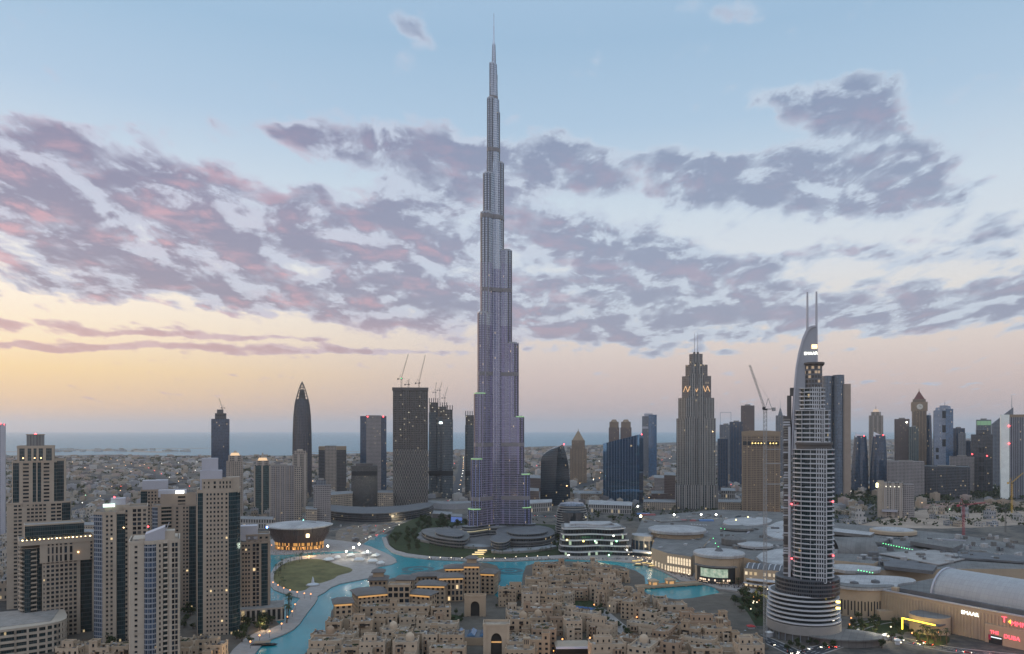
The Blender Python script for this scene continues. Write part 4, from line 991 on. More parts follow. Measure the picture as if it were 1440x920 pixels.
for nm, lab, x0, x1, yt, Y, m, kind in spec:
    t = Far(nm, lab, x0, x1, Y, cat='building' if 'block' in nm else 'tower', group='distant towers along the highway')
    W_ = x1-x0
    if kind in ('peak', 'peakl'):
        a, b = t.lx(x0), t.lx(x1); zt = t.z(yt); n = 12; mb = MB()
        for k in range(n):
            f0, f1 = k/n, (k+1)/n; g = lambda f: (b-a)*(.16*f**2.2)
            q0 = ell((a+b)/2+g(f0)*.2, 18, (b-a)/2-g(f0), 18-6*f0**2, 20); q1 = ell((a+b)/2+g(f1)*.2, 18, (b-a)/2-g(f1), 18-6*f1**2, 20)
            mb.prism(q0, zt*f0, zt*f1, 0, 1 if k == n-1 else -1, inset=q1)
        mb.build('body', [m, MROOFG], t.root)
        mb = MB(); s_ = 1 if kind == 'peak' else -1
        mb.face([(a*.55, 8, zt-4), (b*.5, 8, zt-3), (a*.55*s_ if s_ > 0 else b*.5, 10, zt+9)]); mb.face([(a*.55*s_ if s_ > 0 else b*.5, 10, zt+9), (b*.5, 26, zt-3), (a*.55, 26, zt-4)]); mb.face([(b*.5, 8, zt-3), (b*.5, 26, zt-3), (a*.55*s_ if s_ > 0 else b*.5, 10, zt+9)]); mb.face([(a*.55, 26, zt-4), (a*.55, 8, zt-4), (a*.55*s_ if s_ > 0 else b*.5, 10, zt+9)])
        mb.build('roof_peak', mat('white_panel', (.72, .72, .74), .5), t.root)
        if kind == 'peak': t.lamp(x1-7, yt, 1.4, MRED, p=1)
        continue
    t.body(x0, x1, yt, m, d=max(26, W_*t.k*.7), shape='box'); t.ribs(x0+W_*.06, x1-W_*.06, yt, 5, MDKC if m in (FDB, FDK, FBRN) else MCONC, w_=.9)
    t.box('roof_plant', x0+W_*.3, x0+W_*.7, yt-2.4, yt, MCONC, p=-6, d=12)
    if kind == 'portal':
        mb = MB(); zt = t.z(yt); zz = t.z(580); a, b = t.lx(x0+1), t.lx(x1-2); mb.beam((a, 8, zt), (a, 8, zz), 1.1); mb.beam((b, 8, zt), (b, 8, zz), 1.1); mb.beam((a, 8, zz), (b, 8, zz), 1.1); mb.build('portal_frame', MLAV, t.root)
    if kind == 'needle': t.body(x0+3, x1-3, 574, m, ybot=585, p=-4, d=16, topin=.2, parapet=0, name='spire'); t.mast((x0+x1)/2, 562, 575, .9, MLAV, p=-12)
    if kind == 'dome':
        t.body(x0+3, x1-3, 580, m, ybot=585, p=-5, d=22); t.body(x0+5, x1-5, 575.5, glow('warm_dome', (1, .7, .45), .5), ybot=580, p=-8, d=16, shape='ell', topin=.6, parapet=0, name='dome'); t.mast((x0+x1)/2, 570, 576, 1.0, MTANM, p=-16, name='finial')
    if kind == 'light': t.lamp(x1-4, 594, 2.0, MWHL, p=1.5, name='roof_light')
    if kind == 'green': t.box('green_crown', x0+.4, x1-.4, 592, 598, glow('green_crown', (.25, .6, .25), .35), p=.8, d=30)
    if kind == 'holes':
        for j in range(4): t.box('opening', 1377, 1384, 630+j*13, 637+j*13, MRAIL, p=.6, d=6)
        t.lamp(1367, 639, 1.6, MRED); t.lamp(1388, 641, 1.6, MRED); t.body(1373, 1392, 606, FDK, ybot=612.5, p=-6, d=20)
# clock tower
t = Far('clock_tower', 'tan clock tower with a dark red pyramid roof and clock faces', 1281, 1306, 2300)
t.body(1283, 1303, 578, FB2, d=44); t.ribs(1284, 1302, 578, 5, MTANM, w_=1.6); t.body(1281.8, 1304.5, 566, MTANM, ybot=578, p=1.5, d=48, name='clock_stage')
mb = MB(); mb.lathe([(8.5, 0), (8.5, .5)], 24, capmi=1); mb.lathe([(0.01, .51), (8.5, .5)], 24)
c = mb.build('clock_face', [mat('clock_white', (.62, .58, .5), .6), mat('clock_white', (.6, .58, .5), .6)], t.root, loc=(0, -2.0, t.z(572))); c.rotation_euler = (pi/2, 0, 0)
mb = MB(); mb.box(0, 3, .6, .7, 6, .2); mb.box(2, 0, .6, 4.2, .7, .2); mb.build('clock_hands', MRAIL, c)
t.body(1284, 1302, 562, FB2, ybot=566, p=-4, d=36); t.body(1285, 1301, 550, mat('dark_red_roof', (.16, .07, .06), .7), ybot=562, p=-5, d=34, topin=.06, parapet=0, name='pyramid_roof'); t.mast(1293, 546, 551, 1.2, MTANM, p=-22, name='finial')
# pale notched tower
t = Far('notched_tower', 'pale blue tower with dark square notches up its middle and rounded shoulders', 1312, 1342, 2250)
FNT = facade('pale_blue_tower', (.33, .36, .42), (.07, .10, .16), 2.4, 3.7, .6, .66, lit=.01)
t.body(1313, 1325, 578, FNT, d=40, topin=.98); t.body(1330, 1340.5, 576, FBLU, d=40); t.body(1322, 1333, 571, FNT, p=-2, d=36); t.body(1315, 1325, 573, FNT, ybot=578, p=-3, d=30, topin=.7, parapet=0); t.body(1330, 1338, 571, FNT, ybot=576, p=-3, d=30, topin=.6, parapet=0)
for yy in (578, 598, 618): t.box('notch', 1324.5, 1330.5, yy, yy+10, MRAIL, p=-.6, d=6)
for yy in (630, 640): t.box('lower_notch', 1316, 1320, yy, yy+6, MRAIL, p=.6, d=6)
t.mast(1329, 563, 571, 1.0, MLAV, p=-14)
# right edge: triangular tower and the white slab in front
t = Far('triangular_tower', 'grey tower with a sloping triangular roof and needle behind the white-edged tower', 1394, 1426, 2150)
a, b = t.lx(1395), t.lx(1425); mb = MB(); za, zb2 = t.z(596), t.z(573); q = [(a, 0), (b, 0), (b, 34), (a, 34)]; zt = [za, zb2, zb2, za]
for i in range(4):
    j = (i+1) % 4; mb.face([(*q[i], 0), (*q[j], 0), (*q[j], zt[j]), (*q[i], zt[i])], [(0, 0), (40, 0), (40, zt[j]), (0, zt[i])])
mb.face([(*q[i], zt[i]) for i in range(4)], None, 1); mb.build('body', [FGRY, MLAV], t.root); t.mast(1423, 556, 575, 1.2, MLAV, p=-8); t.ribs(1396, 1424, 597, 5, MCONC)
t = Far('white_edged_tower', 'dark striped tower with a bright white-green floodlit end wall at the right edge', 1406, 1456, 1800)
t.body(1419, 1456, 586, facade('dark_striped_tower', (.13, .14, .16), (.03, .035, .05), 3.0, 3.8, .5, .95, lit=.01), d=40); t.body(1407, 1419.5, 584, mat('white_end_wall', (.80, .82, .76), .6), p=1.5, d=42, name='end_wall')
t.ribs(1421, 1454, 586, 12, MLAV, w_=.8); t.box('roof_band', 1418, 1456, 583, 587, MTANM, p=.8, d=30); t.lamp(1419, 599, 1.6, MRED, p=3); t.lamp(1419, 624, 1.6, MRED, p=3)
# beige ribbed block in front of the sandy plots
t = Far('ribbed_office_block', 'beige office block with tall vertical ribs standing on sandy plots', 1232, 1287, 1420, cat='building')
t.body(1234, 1270, 680, FBP, d=38); t.body(1270, 1286, 682, FGB, p=-4, d=34, name='side_wing'); t.ribs(1241, 1269, 686, 10, mat('pale_rib', (.46, .42, .39), .8), ybot=718, w_=1.1, d=1.2); t.body(1234, 1243, 678, MBEIGE, p=1, d=20, name='stair_tower')
for i in range(4): t.lamp(1246+i*6, 684.5, 1.0, glow('pale_window_lamp', (1, .95, .75), 2), p=1, name='roof_lamp')
mb = MB(); mb.box(0, 0, 0, 3.5, .5, 8); mb.build('lit_sign', glow('white_yellow_sign', (1, .95, .5), 6), t.root, loc=(t.lx(1233), -2, t.z(686)))
t.box('entrance_canopy', 1240, 1262, 717, 720, MLAV, p=6, d=8)
# ================================================================== BALCONY TOWER, OPERA HOUSE AND THE MALL
MWHITE = mat('white_slab', (.46, .465, .48), .55, var=.08)
MWROOF = roofing('pale_roof_membrane', (.36, .35, .345), 4.0)
MGROOF = roofing('grey_roof_membrane', (.165, .158, .15), 5.0, .85, .35)
MDROOF = mat('dark_roof', (.13, .13, .135), .85, var=.3)
MTAN = mat('sandstone_cladding', (.385, .30, .215), .85, var=.14, vscale=.06)
MGLD = mat('dark_glazing', (.018, .025, .03), .08, var=.3)
MPANEL = mat('grey_sail_panel', (.29, .305, .335), .42, .35, var=.06)
MLED = glow('green_roof_light', (.15, 1, .35), 3.2)
def text_sign(name, body, size, m, loc, rotz, parent, extrude=.25):
    c = bpy.data.curves.new(name, 'FONT'); c.body = body; c.size = size; c.extrude = extrude; c.align_x = 'CENTER'; c.align_y = 'CENTER'
    c.materials.append(m)
    tmp = bpy.data.objects.new(name, c); COL.objects.link(tmp); bpy.context.view_layer.update()
    me = bpy.data.meshes.new_from_object(tmp.evaluated_get(bpy.context.evaluated_depsgraph_get())); bpy.data.objects.remove(tmp)
    o = bpy.data.objects.new(name, me); COL.objects.link(o); o.parent = parent; o.location = loc; o.rotation_euler = (pi/2, 0, rotz)
    if not me.materials: me.materials.append(m)
    return o
# ---- balcony tower
t = Tower('balcony_tower', 'white balconied skyscraper with grey curved sail crown and twin masts', 1080, 1180, 600, cat='skyscraper', turn=.9)
def arc_plan(x0, x1, bulge, depth, p=0, n=14):
    a, b = t.lx(x0), t.lx(x1); c = (a+b)/2; w_ = (b-a)/2; return [(c+w_*sin(-pi/2+pi*i/n), -p-bulge*cos(-pi/2+pi*i/n)) for i in range(n+1)]+[(b, depth), (a, depth)]
def tier(x0, x1, yt, yb, bulge, depth, p=0, fl=3.62, grid=None, slab_h=.55, out=1.3):
    zt, z0 = t.z(yt), t.z(yb); core = MB(); core.prism(arc_plan(x0+2.6, x1-2.6, bulge-1.2, depth, p), z0, zt, 0, 1); cobj = core.build('glass_core', [MDGLASS, MDROOF], t.root)
    n = round((zt-z0)/fl); f = (zt-z0)/n
    for i in range(n+1):
        mb = MB(); z = z0+i*f-.2 if i else z0+.05; mb.prism(arc_plan(x0, x1, bulge+out-.9, depth+.3, p), z, z+slab_h, 0, bottom=True)
        pl = arc_plan(x0, x1, bulge+out-.9, depth+.3, p)
        if i < n:     # balcony fronts broken by gaps
            for j in range(len(pl)-3):
                if (j*7+i*3) % 11 in (0,): continue
                A, B = pl[j], pl[j+1]; L = hypot(B[0]-A[0], B[1]-A[1]); an = atan2(B[1]-A[1], B[0]-A[0])
                mb.box((A[0]+B[0])/2-sin(an)*.1, (A[1]+B[1])/2+cos(an)*.1, z+slab_h, L, .12, .5, an)
        mb.build('balcony_slab', MWHITE, t.root)
    if grid:
        a, b = t.lx(grid[0]), t.lx(grid[1]); mb = MB(); yy = -p-bulge*.86-out; g = MB(); g.box((a+b)/2, yy+2.2, z0, b-a, 3, zt-z0); g.build('window_bay_glass', MGLD, t.root)
        for i in range(5): mb.box(a+(b-a)*i/4, yy+.5, z0, .6, .8, zt-z0+1)
        for i in range(n+1): mb.box((a+b)/2, yy+.62, z0+i*f-.35, b-a, .6, .6)
        mb.build('window_bay_frame', MWHITE, t.root)
    # party walls between flats
    mb = MB()
    for fr in (.2, .42, .8):
        a, b = t.lx(x0), t.lx(x1); x = a+(b-a)*fr; mb.box(x, -p-bulge*.45, z0, .35, bulge*.9+.6, zt-z0-.3)
    mb.build('fin_wall', MWHITE, t.root)
tier(1114, 1172.5, 632, 814, 10, 24, 4, grid=(1147, 1160))
tier(1117, 1167, 578, 622, 8, 22, 3, grid=(1145, 1158))
tier(1123, 1160, 547, 576, 6.5, 20, 2.4, grid=(1142, 1153))
mb = MB(); mb.prism(arc_plan(1119, 1169, 9, 24, 4), t.z(632.5), t.z(622), 0); mb.prism(arc_plan(1117, 1171, 10.4, 24, 4), t.z(625), t.z(623)); mb.build('plant_floor', MDKC, t.root)
mb = MB(); mb.prism(arc_plan(1132, 1156, 5.5, 16, 2), t.z(547.5), t.z(513), 0); mb.build('penthouse', facade('penthouse_glass', (.13, .13, .14), (.05, .05, .055), 2.4, 3.6, .8, .6, lit=.4, litcol=(1, .72, .45), les=.35), t.root)
mb = MB(); mb.prism(arc_plan(1130.5, 1159, 7.5, 18, 3.5), t.z(513.5), t.z(511), 0, bottom=True); mb.build('penthouse_roof', MDKC, t.root)
def plate(name, pts, y0, y1, m, parent):
    mb = MB(); q = [(t.lx(x), t.z(y)) for x, y in pts]; a = sum(q[i][0]*q[(i+1) % len(q)][1]-q[(i+1) % len(q)][0]*q[i][1] for i in range(len(q)))
    if a < 0: q.reverse()
    mb.face([(x, y0, z) for x, z in q]); mb.face([(x, y1, z) for x, z in reversed(q)])
    for i in range(len(q)):
        A, B = q[i], q[(i+1) % len(q)]; mb.face([(A[0], y0, A[1]), (A[0], y1, A[1]), (B[0], y1, B[1]), (B[0], y0, B[1])])
    return mb.build(name, m, parent)
sail = [(1115, 838), (1114.5, 640), (1116, 590), (1118, 550), (1121, 518), (1125, 496), (1130, 479), (1136, 466), (1141, 461.5), (1147.5, 461), (1148, 545), (1128, 600), (1127, 838)]
sp = plate('sail', sail, -3, 8, MPANEL, t.root)
rim = [(1112.5, 640), (1114, 590), (1116, 550), (1119, 517), (1123, 494), (1128, 476), (1134, 463), (1140, 459.5), (1146, 459), (1147.5, 461), (1141, 462.5), (1136, 467), (1130, 480), (1125, 497), (1121, 519), (1118, 551), (1116, 591), (1114.6, 641)]
plate('sail_rim', rim, -4, 18, MLAV, sp)
for i in range(3):
    mb = MB(); mb.box(0, 0, 0, 4, .5, .5); mb.build('sail_lamp', MAMB, sp, loc=(t.lx(1145), -3.3, t.z(487+i*2)))
text_sign('tower_sign', 'EMAAR', 3.1, glow('white_sign', (1, 1, .9), 3), (t.lx(1140), -3.2, t.z(498)), 0, sp)
for px, yb in ((1135.5, 470), (1148.2, 516)):
    mb = MB(); mb.lathe([(1.05, t.z(yb)), (.85, t.z(440)), (.7, t.z(411)), (0, t.z(410.5))], 8, t.lx(px), 1); mb.build('mast', MLAV, t.root)
# white columns and the ragged left flank being rebuilt
for x0, x1, y in ((1108, 1111.5, 600), (1116.5, 1120, 605), (1122, 1127, 590)): t.box('white_column', x0, x1, y, 838, 5.5, 4, MWHITE)
mb = MB(); a, b = t.lx(1100), t.lx(1113); z0 = t.z(815)
mb.prism([(a+1, 0), (b, 0), (b, 18), (a+1, 18)], z0, t.z(585)); mb.prism([(t.lx(1107), 1), (b, 1), (b, 16), (t.lx(1107), 16)], t.z(585), t.z(556)); mb.prism([(t.lx(1111), 1), (b+2, 1), (b+2, 12), (t.lx(1111), 12)], t.z(556), t.z(545))
mb.build('flank', [MDKC], t.root)
random.seed(3)
for i in range(66):
    z = z0+i*3.62*.555; mb = MB(); w_ = random.uniform(.6, 1.0); mb.box(a+3.2, -1.2, z, 6.4*w_, 3, .6, mi=0); mb.box(a+3.2, -2.6, z+.6, 5.6*w_, .15, .7); 
    if z < t.z(590): mb.build('flank_balcony', random.choice((MWHITE, MCONC, MCONC, MDKC)), t.root)
for px, py in ((1113, 708), (1113, 784), (1169.5, 703), (1170, 777)): beacon(t, px, py, 9, .7)
# drum and striped podium
mb = MB(); mb.lathe([(24.5, t.z(834)), (24.5, t.z(812)), (23, t.z(811)), (0, t.z(811))], 40, 3, 8, capmi=1); mb.build('dark_drum', [facade('drum_louvres', (.07, .073, .08), (.02, .024, .03), 1.6, 3.2, .85, .6, lit=0, wrough=.5), MDROOF], t.root)
pc = (0, 10); mb = MB(); mb.lathe([(26, t.z(875)), (25, t.z(833)), (0, t.z(833))], 48, *pc, capmi=1); gp_ = mb.build('podium_glazing', [MGLD, MGROOF], t.root)
for i in range(7):
    z = t.z(872)+i*(t.z(835)-t.z(872))/6; r = 28.4-.28*i; mb = MB(); mb.lathe([(r-2.4, z), (r, z), (r+.15, z+.5), (r, z+1.1), (r-2.4, z+1.1)], 56, *pc); mb.build('podium_band', MWHITE, t.root, smooth=True)
mb = MB(); mb.lathe([(28.8, t.z(886)), (28.6, t.z(874)), (26, t.z(873.5))], 48, *pc); mb.build('white_skirt', MCONC, t.root, smooth=True)
mb = MB(); mb.lathe([(26.5, 0), (26.5, t.z(886))], 48, *pc); mb.build('ground_storey', MGROOF, t.root)
mb = MB()
for i in range(30):
    a = 2*pi*i/30; mb.box(pc[0]+27.6*cos(a), pc[1]+27.6*sin(a), 0, .7, .7, t.z(886), a, bottom=False)
mb.build('colonnade', MPANEL, t.root)
mb = MB(); q = ell(28, -6, 30, 17, 24, .2); mb.prism(q, 5.6, 6.6, bottom=True); q2 = ell(28, -6, 27, 14, 24, .2); mb.prism(q2, 0, 5.6); mb.build('entrance_canopy', MGROOF, t.root)
for i in range(2): mb = MB(); mb.box(0, 0, 0, 3, .5, 1.6); mb.build('lit_sign', glow('yellow_lit_band', (1, .7, .15), 6), t.root, loc=(t.lx(1176.5), -10, t.z(841+i*8.5)))
# ---- tower crane tied to it, other cranes
def crane(label, x, y, z0, zt, jib, jang, jlen, m, cab=True, group=None, ties=None, r=.9, rot=0.0, lamp=None):
    """lattice mast, slewing cab, luffing jib, counter jib"""
    t_ = thing('tower_crane', label, 'crane', (x, y, z0), rot, group); h = zt-z0
    mb = MB(); n = max(3, int(h/(r*3.2)))
    for i in range(n):
        a, b = h*i/n, h*(i+1)/n
        for sx, sy in ((-1, -1), (1, -1), (1, 1), (-1, 1)): mb.beam((sx*r, sy*r, a), (sx*r, sy*r, b), r*.16)
        for k in (-1, 1): mb.beam((-r, k*r, a), (r, k*r, b), r*.1); mb.beam((k*r, -r, a), (k*r, r, b), r*.1)
    mb.build('mast', m, t_)
    mb = MB(); dx_, dz_ = cos(jang)*jlen, sin(jang)*jlen; n = 12; ux, uz = cos(jang), sin(jang); w_ = r*.8
    for i in range(n):
        a, b = jlen*i/n, jlen*(i+1)/n; A = lambda s_, o, q: (ux*s_-uz*o, q, h+1.5+uz*s_+ux*o)
        for o, q in ((0, -w_), (0, w_), (w_*1.4, 0)): mb.beam(A(a, o, q), A(b, o, q), r*.15)
        mb.beam(A(a, 0, -w_), A(b, w_*1.4, 0), r*.1); mb.beam(A(a, 0, w_), A(b, w_*1.4, 0), r*.1)
    mb.build('jib', m, t_)
    s_ = 1 if cos(jang) >= 0 else -1
    mb = MB(); mb.box(-s_*r*3.5, 0, h+.6, r*8, r*2.2, r*.6); mb.box(-s_*r*6.4, 0, h-r*.6, r*2, r*2.4, r*2.6); mb.build('counter_jib', m, t_)
    mb = MB(); mb.box(0, 0, h, r*2.6, r*2.6, r*1.2); mb.box(s_*r*1.6, -r*1.5, h+r*.3, r*1.6, r*1.4, r*2); mb.build('cab', MRAIL if cab else m, t_)
    mb = MB(); top = (-s_*r*2.2, 0, h+r*9); mb.beam((-s_*r*5, 0, h+1), top, r*.2); mb.beam((0, 0, h+1), top, r*.2); mb.beam(top, (ux*jlen*.75, 0, h+1.5+uz*jlen*.75), r*.08); mb.build('tie_frame', m, t_)
    if ties:
        for zt_, L in ties:
            mb = MB(); mb.beam((0, -.8, zt_), (L, 1.5, zt_), .45); mb.beam((0, .8, zt_), (L, 3, zt_), .45); mb.build('tie_bar', m, t_)
    if lamp:
        mb = MB(); mb.sphere((0, 0, h+r*2), r*.9); mb.build('lamp', lamp, t_)
    return t_
MCR = mat('crane_grey', (.27, .265, .26), .6); MCRD = mat('crane_dark', (.13, .115, .105), .7); MCRR = mat('crane_red', (.32, .03, .05), .6); MCRY = mat('crane_yellow', (.55, .33, .03), .6)
crane('tall pale tower crane tied by bars to the balcony tower', gx(1076, 590), 590, 0, gz(577, 590), 0, radians(109), 36, MCR, ties=[(gz(y, 590), 13) for y in (632, 652, 681, 760)], r=1.05)
for px, yb, yt, ja, jl, Y, lab in ((563, 548, 533, 74, 55, 1620, 'leaning crane on the left of the lattice tower roof, with a green work light'), (588, 548, 539, 77, 62, 1620, 'taller leaning crane on the right of the lattice tower roof'), (573, 547, 541, 80, 12, 1630, 'tiny crane between the two tall ones on the lattice tower roof'),
        (611.5, 562, 552, 84, 26, 1900, 'leftmost crane over the joined unfinished glass towers'), (617.5, 566, 549, 72, 22, 1880, 'middle crane over the joined unfinished glass towers'), (624.5, 568, 560, 74, 28, 1850, 'rightmost crane over the joined unfinished glass towers'),
        (309, 577, 574, 107, 26, 1905, 'crane on the dark blue tower before the sea')):
    crane(lab, gx(px, Y), Y+16, gz(yb, Y), gz(yt, Y), 0, radians(ja), jl, MCRD, r=1.0 if Y > 1650 else 1.2, group='cranes on unfinished towers', lamp=MLED if px == 563 else None)
crane('red tower crane on the sandy plots behind the mall', gx(1355, 1150), 1150, 0, gz(712, 1150), 0, radians(6), 34, MCRR, r=1.3)
crane('yellow tower crane far right before the white-edged tower', gx(1423, 1500), 1500, 0, gz(680, 1500), 0, radians(40), 30, MCRY, r=1.2)
crane('thin brown crane on the sandy plots at the right edge', gx(1414, 1220), 1220, 0, gz(716, 1220), 0, radians(55), 24, MCRD, r=.8)
# ---- opera house: boat-shaped hall with pale lens roof
Y = 1048; X = gx(421, Y); op = thing('opera_house', 'boat-shaped opera house with pale curved roof and amber-lit glass base', 'opera house', (X, Y, 1.2), 0.05)
def loft(secs, n=40):
    mb = MB()
    for k in range(len(secs)-1):
        A, B = secs[k], secs[k+1]; u = 0
        for i in range(n):
            j = (i+1) % n; L = hypot(A[j][0]-A[i][0], A[j][1]-A[i][1]); mb.face([A[i], A[j], B[j], B[i]], [(u, A[i][2]), (u+L, A[j][2]), (u+L, B[j][2]), (u, B[i][2])]); u += L
    return mb
def osec(rx, ry, z, tilt=0.0, n=40): return [(rx*cos(2*pi*i/n)*(1.0 if cos(2*pi*i/n) > 0 else 1.0), ry*sin(2*pi*i/n), z+tilt*cos(2*pi*i/n)**2*(1 if cos(2*pi*i/n) > 0 else .4)) for i in range(n)]
loft([osec(34, 23, 10), osec(40, 27, 20), osec(43.5, 29.5, 29, 2.5)]).build('hull', facade('dark_bronze_louvres', (.085, .06, .055), (.025, .02, .02), 1.3, 60, .5, 1.1, lit=0, wrough=.5), op)
loft([osec(33, 22, 0), osec(33.6, 22.5, 10.2)]).build('glass_base', facade('amber_lit_glass', (.12, .07, .04), (.10, .05, .02), 1.8, 5.2, .85, .8, lit=.55, litcol=(1, .48, .12), les=.7), op)
rf = loft([osec(43, 29, 28.6, 2.5), osec(46, 31, 29.3, 2.8), osec(46, 31, 30.6, 2.8), osec(36, 24, 34, 1.6), osec(22, 14, 36.6), osec(.1, .1, 37.4)]).build('roof', MWROOF, op, smooth=True)
mb = MB(); mb.prism(smooth_poly([(-6, -7), (22, -9), (26, -5), (-2, -4)], 2), 34.0, 37.0); mb.build('roof_slot', MDROOF, rf)
mb = MB(); mb.box(0, 0, 0, 4.5, .4, 5); mb.build('hall_window', glow('warm_window', (1, .78, .45), 3), op, loc=(17, -25.5, 18))
mb = MB(); mb.sphere((0, 0, 0), 1.3); mb.build('blue_lamp', glow('blue_floodlight', (.12, .3, 1), 16), op, loc=(-40, -16, 31))
mb = MB(); mb.sphere((0, 0, 0), .6); mb.build('cyan_lamp', glow('cyan_lamp', (.3, 1, .9), 6), op, loc=(4, 6, 38))
# ---- waterfront terraces with wavy white floors
Y = 985; ft = thing('terraced_mall_wing', 'mall wing with wavy white terraces stacked over dark glass by the promenade', 'building', (gx(838, Y), Y, 0))
def wav(k, o):
    L = []; n = 26; x0, x1 = -46+k*1.0-o, 48-k*2.2+o
    for i in range(n+1):
        f = i/n; x = x0+(x1-x0)*f; L.append((x, 2-o+k*2.0-5.5*sin(f*pi*2.6+k*.35)-7*sin(f*pi)))
    return L+[(x1+2, 16), (x1, 50), (x0, 50), (x0-2, 14)]
for k in range(5):
    g = MB(); g.prism(wav(k, -2.4), k*7.2, k*7.2+6.2, 0); g.build('glazed_storey', facade('terrace_glass', (.05, .055, .06), (.015, .022, .026), 3.6, 7.2, .9, .9, lit=.05, litcol=(.75, 1, .7), les=.5, wrough=.4), ft)
    mb = MB(); mb.prism(wav(k, 0), k*7.2+5.7, k*7.2+7.5, 0, 1, bottom=True); mb.build('terrace_slab', [MWHITE, MGROOF], ft)
mb = MB(); mb.prism(wav(5, -3), 36.3, 37.4, 0, 0); mb.prism(wav(6.5, -9), 37.4, 40, 0); mb.build('roof_deck', MWROOF, ft)
for px, z, c in ((-38, 22, 'yellow_spot'), (-17, 21, 'yellow_spot'), (-2, 21, 'green_spot'), (26, 21, 'green_spot'), (-36, 2, 'white_spot'), (16, 3, 'green_spot'), (40, 9, 'white_spot'), (22, 28, 'white_spot')):
    mb = MB(); mb.sphere((0, 0, 0), 1.0); mb.build('terrace_lamp', glow(c, {'y': (1, .75, .2), 'g': (.3, 1, .45), 'w': (1, 1, .85)}[c[0]], 7), ft, loc=(px, -7.5 if abs(px) < 30 else -3, z))
mb = MB(); q = smooth_poly([(42, -2), (66, -14), (74, -14), (70, 2), (46, 14)], 2); mb.prism(q, 6, 7.5, bottom=True); mb.build('lower_terrace', MWHITE, ft)
mb = MB(); mb.prism([(x*.94+3, y+1) for x, y in q], 0, 6); mb.build('lower_glazing', MGLD, ft)
# ---- rounded ribbed pavilion tower behind
Y = 1115; rb = thing('ribbed_pavilion', 'rounded pavilion ringed by close ribs with a blue glass cap', 'building', (gx(806, Y), Y+24, 0))
mb = MB(); mb.lathe([(22.5, 0), (23.5, 22), (22, 42), (17.5, 52)], 36); mb.build('core', MGLD, rb)
for i in range(15):
    z = i*3.5+.5; r = 25-max(0, (z-24)/30)**2*5.5+.8*sin(i*.5); mb = MB(); mb.lathe([(r-2.6, z), (r, z), (r+.1, z+.7), (r, z+1.3), (r-2.6, z+1.3)], 40, sx=1, sy=.92); mb.build('rib_ring', mat('grey_bronze_rib', (.25, .235, .22), .6), rb)
mb = MB(); mb.lathe([(19.5, 51.8), (17.5, 55), (8, 56.5), (0, 56.8)], 24); mb.build('glass_cap', facade('cap_glass', (.25, .27, .30), (.08, .10, .14), 2.4, 2.6, .85, .8, lit=0), rb, smooth=True)
# ---- mall: main roofscape
def footing(px, z): return ccw(gpoly(px, z))
ML = thing('shopping_mall', 'vast low shopping mall with pale grey flat roofs behind the balcony tower', 'mall', (260, 1000, 0))
def rel(p): return [(x-260, y-1000) for x, y in p]
mb = MB(); z = 21
mb.prism(rel(footing([(893, 752), (905, 726), (1010, 717), (1160, 722), (1175, 735), (1350, 752), (1470, 772), (1475, 800), (1330, 800), (1245, 802), (1180, 800), (1105, 800), (1046, 784), (985, 775), (930, 762)], z)), 0, z, 0, 1)
mb.build('body', [MTAN, MGROOF], ML)
def roofslab(px, z, h, m, name='roof_slab', it=0, z0=None, cap=None):
    p = footing(px, z+h); p = rel(smooth_poly(p, it) if it else p); mb = MB(); mb.prism(p, z if z0 is None else z0, z+h, 0, 0 if cap is None else 1, bottom=True); return mb.build(name, [m] if cap is None else [m, cap], ML)
def disc(px, py, rpx, z, h, m, rise=1.0, name='roof_disc', drum=None):
    zt = z+h; cxx, cyy = gp(px, py, zt); r = rpx*cyy/F; mb = MB(); mb.lathe([(r*.95, z), (r, z+.5), (r, zt-.4), (r*.97, zt), (r*.5, zt+rise*.7), (0, zt+rise)], 44, cxx-260, cyy-1000); return mb.build(name, m, ML, smooth=True)
roofslab([(1100, 731), (1150, 727), (1160, 745), (1130, 752), (1100, 760), (1075, 752), (1078, 740)], 21, 2.5, MWROOF, it=2)
roofslab([(1020, 729), (1075, 726), (1090, 733), (1060, 740), (1015, 738)], 21, 2, MWROOF, it=1)
disc(1037, 741, 22, 22, 3.5, MGROOF); disc(1062, 765, 24, 22, 3.5, MWROOF); disc(1032, 757, 17, 21, 8, MGROOF, 3.0)
roofslab([(905, 727), (960, 722), (1000, 724), (985, 731), (930, 734)], 21, 1.5, MGROOF)
roofslab([(1060, 780), (1100, 770), (1130, 775), (1130, 795), (1075, 793)], 21, 3, MWROOF, it=1)
# dark and grey halls to the right of the tower
roofslab([(1160, 741), (1230, 749), (1224, 753), (1158, 746)], 24, 4, MGROOF, name='long_hall', cap=MWROOF)
for i in range(9): mb = MB(); A = gp(1166+i*6.6, 747+i*.75, 23); mb.box(A[0]-260, A[1]-1000, 21, 4.6, .6, 3.2); mb.build('hall_opening', MRAIL, ML)
disc(1256, 745, 30, 22, 5, MTAN); disc(1256, 744, 26, 27, .8, MWROOF, .6)
roofslab([(1284, 755), (1354, 765), (1340, 771), (1280, 761)], 24, 4.5, MDROOF, name='long_hall', cap=MGROOF)
roofslab([(1225, 756), (1252, 757), (1240, 763), (1215, 762)], 22, 4, MDROOF, name='plant_hall', cap=MGROOF)
roofslab([(1240, 784), (1318, 795), (1312, 803), (1244, 796)], 22, 3.5, MDROOF, name='dark_hall')
roofslab([(1235, 778), (1330, 772), (1372, 782), (1320, 794)], 22, 1.2, mat('brown_grey_roof', (.30, .28, .265), .85, var=.3), name='flat_roof')
roofslab([(1170, 784), (1235, 789), (1228, 793), (1172, 788)], 21, 4.5, MTAN, name='tan_upstand', cap=MGROOF)
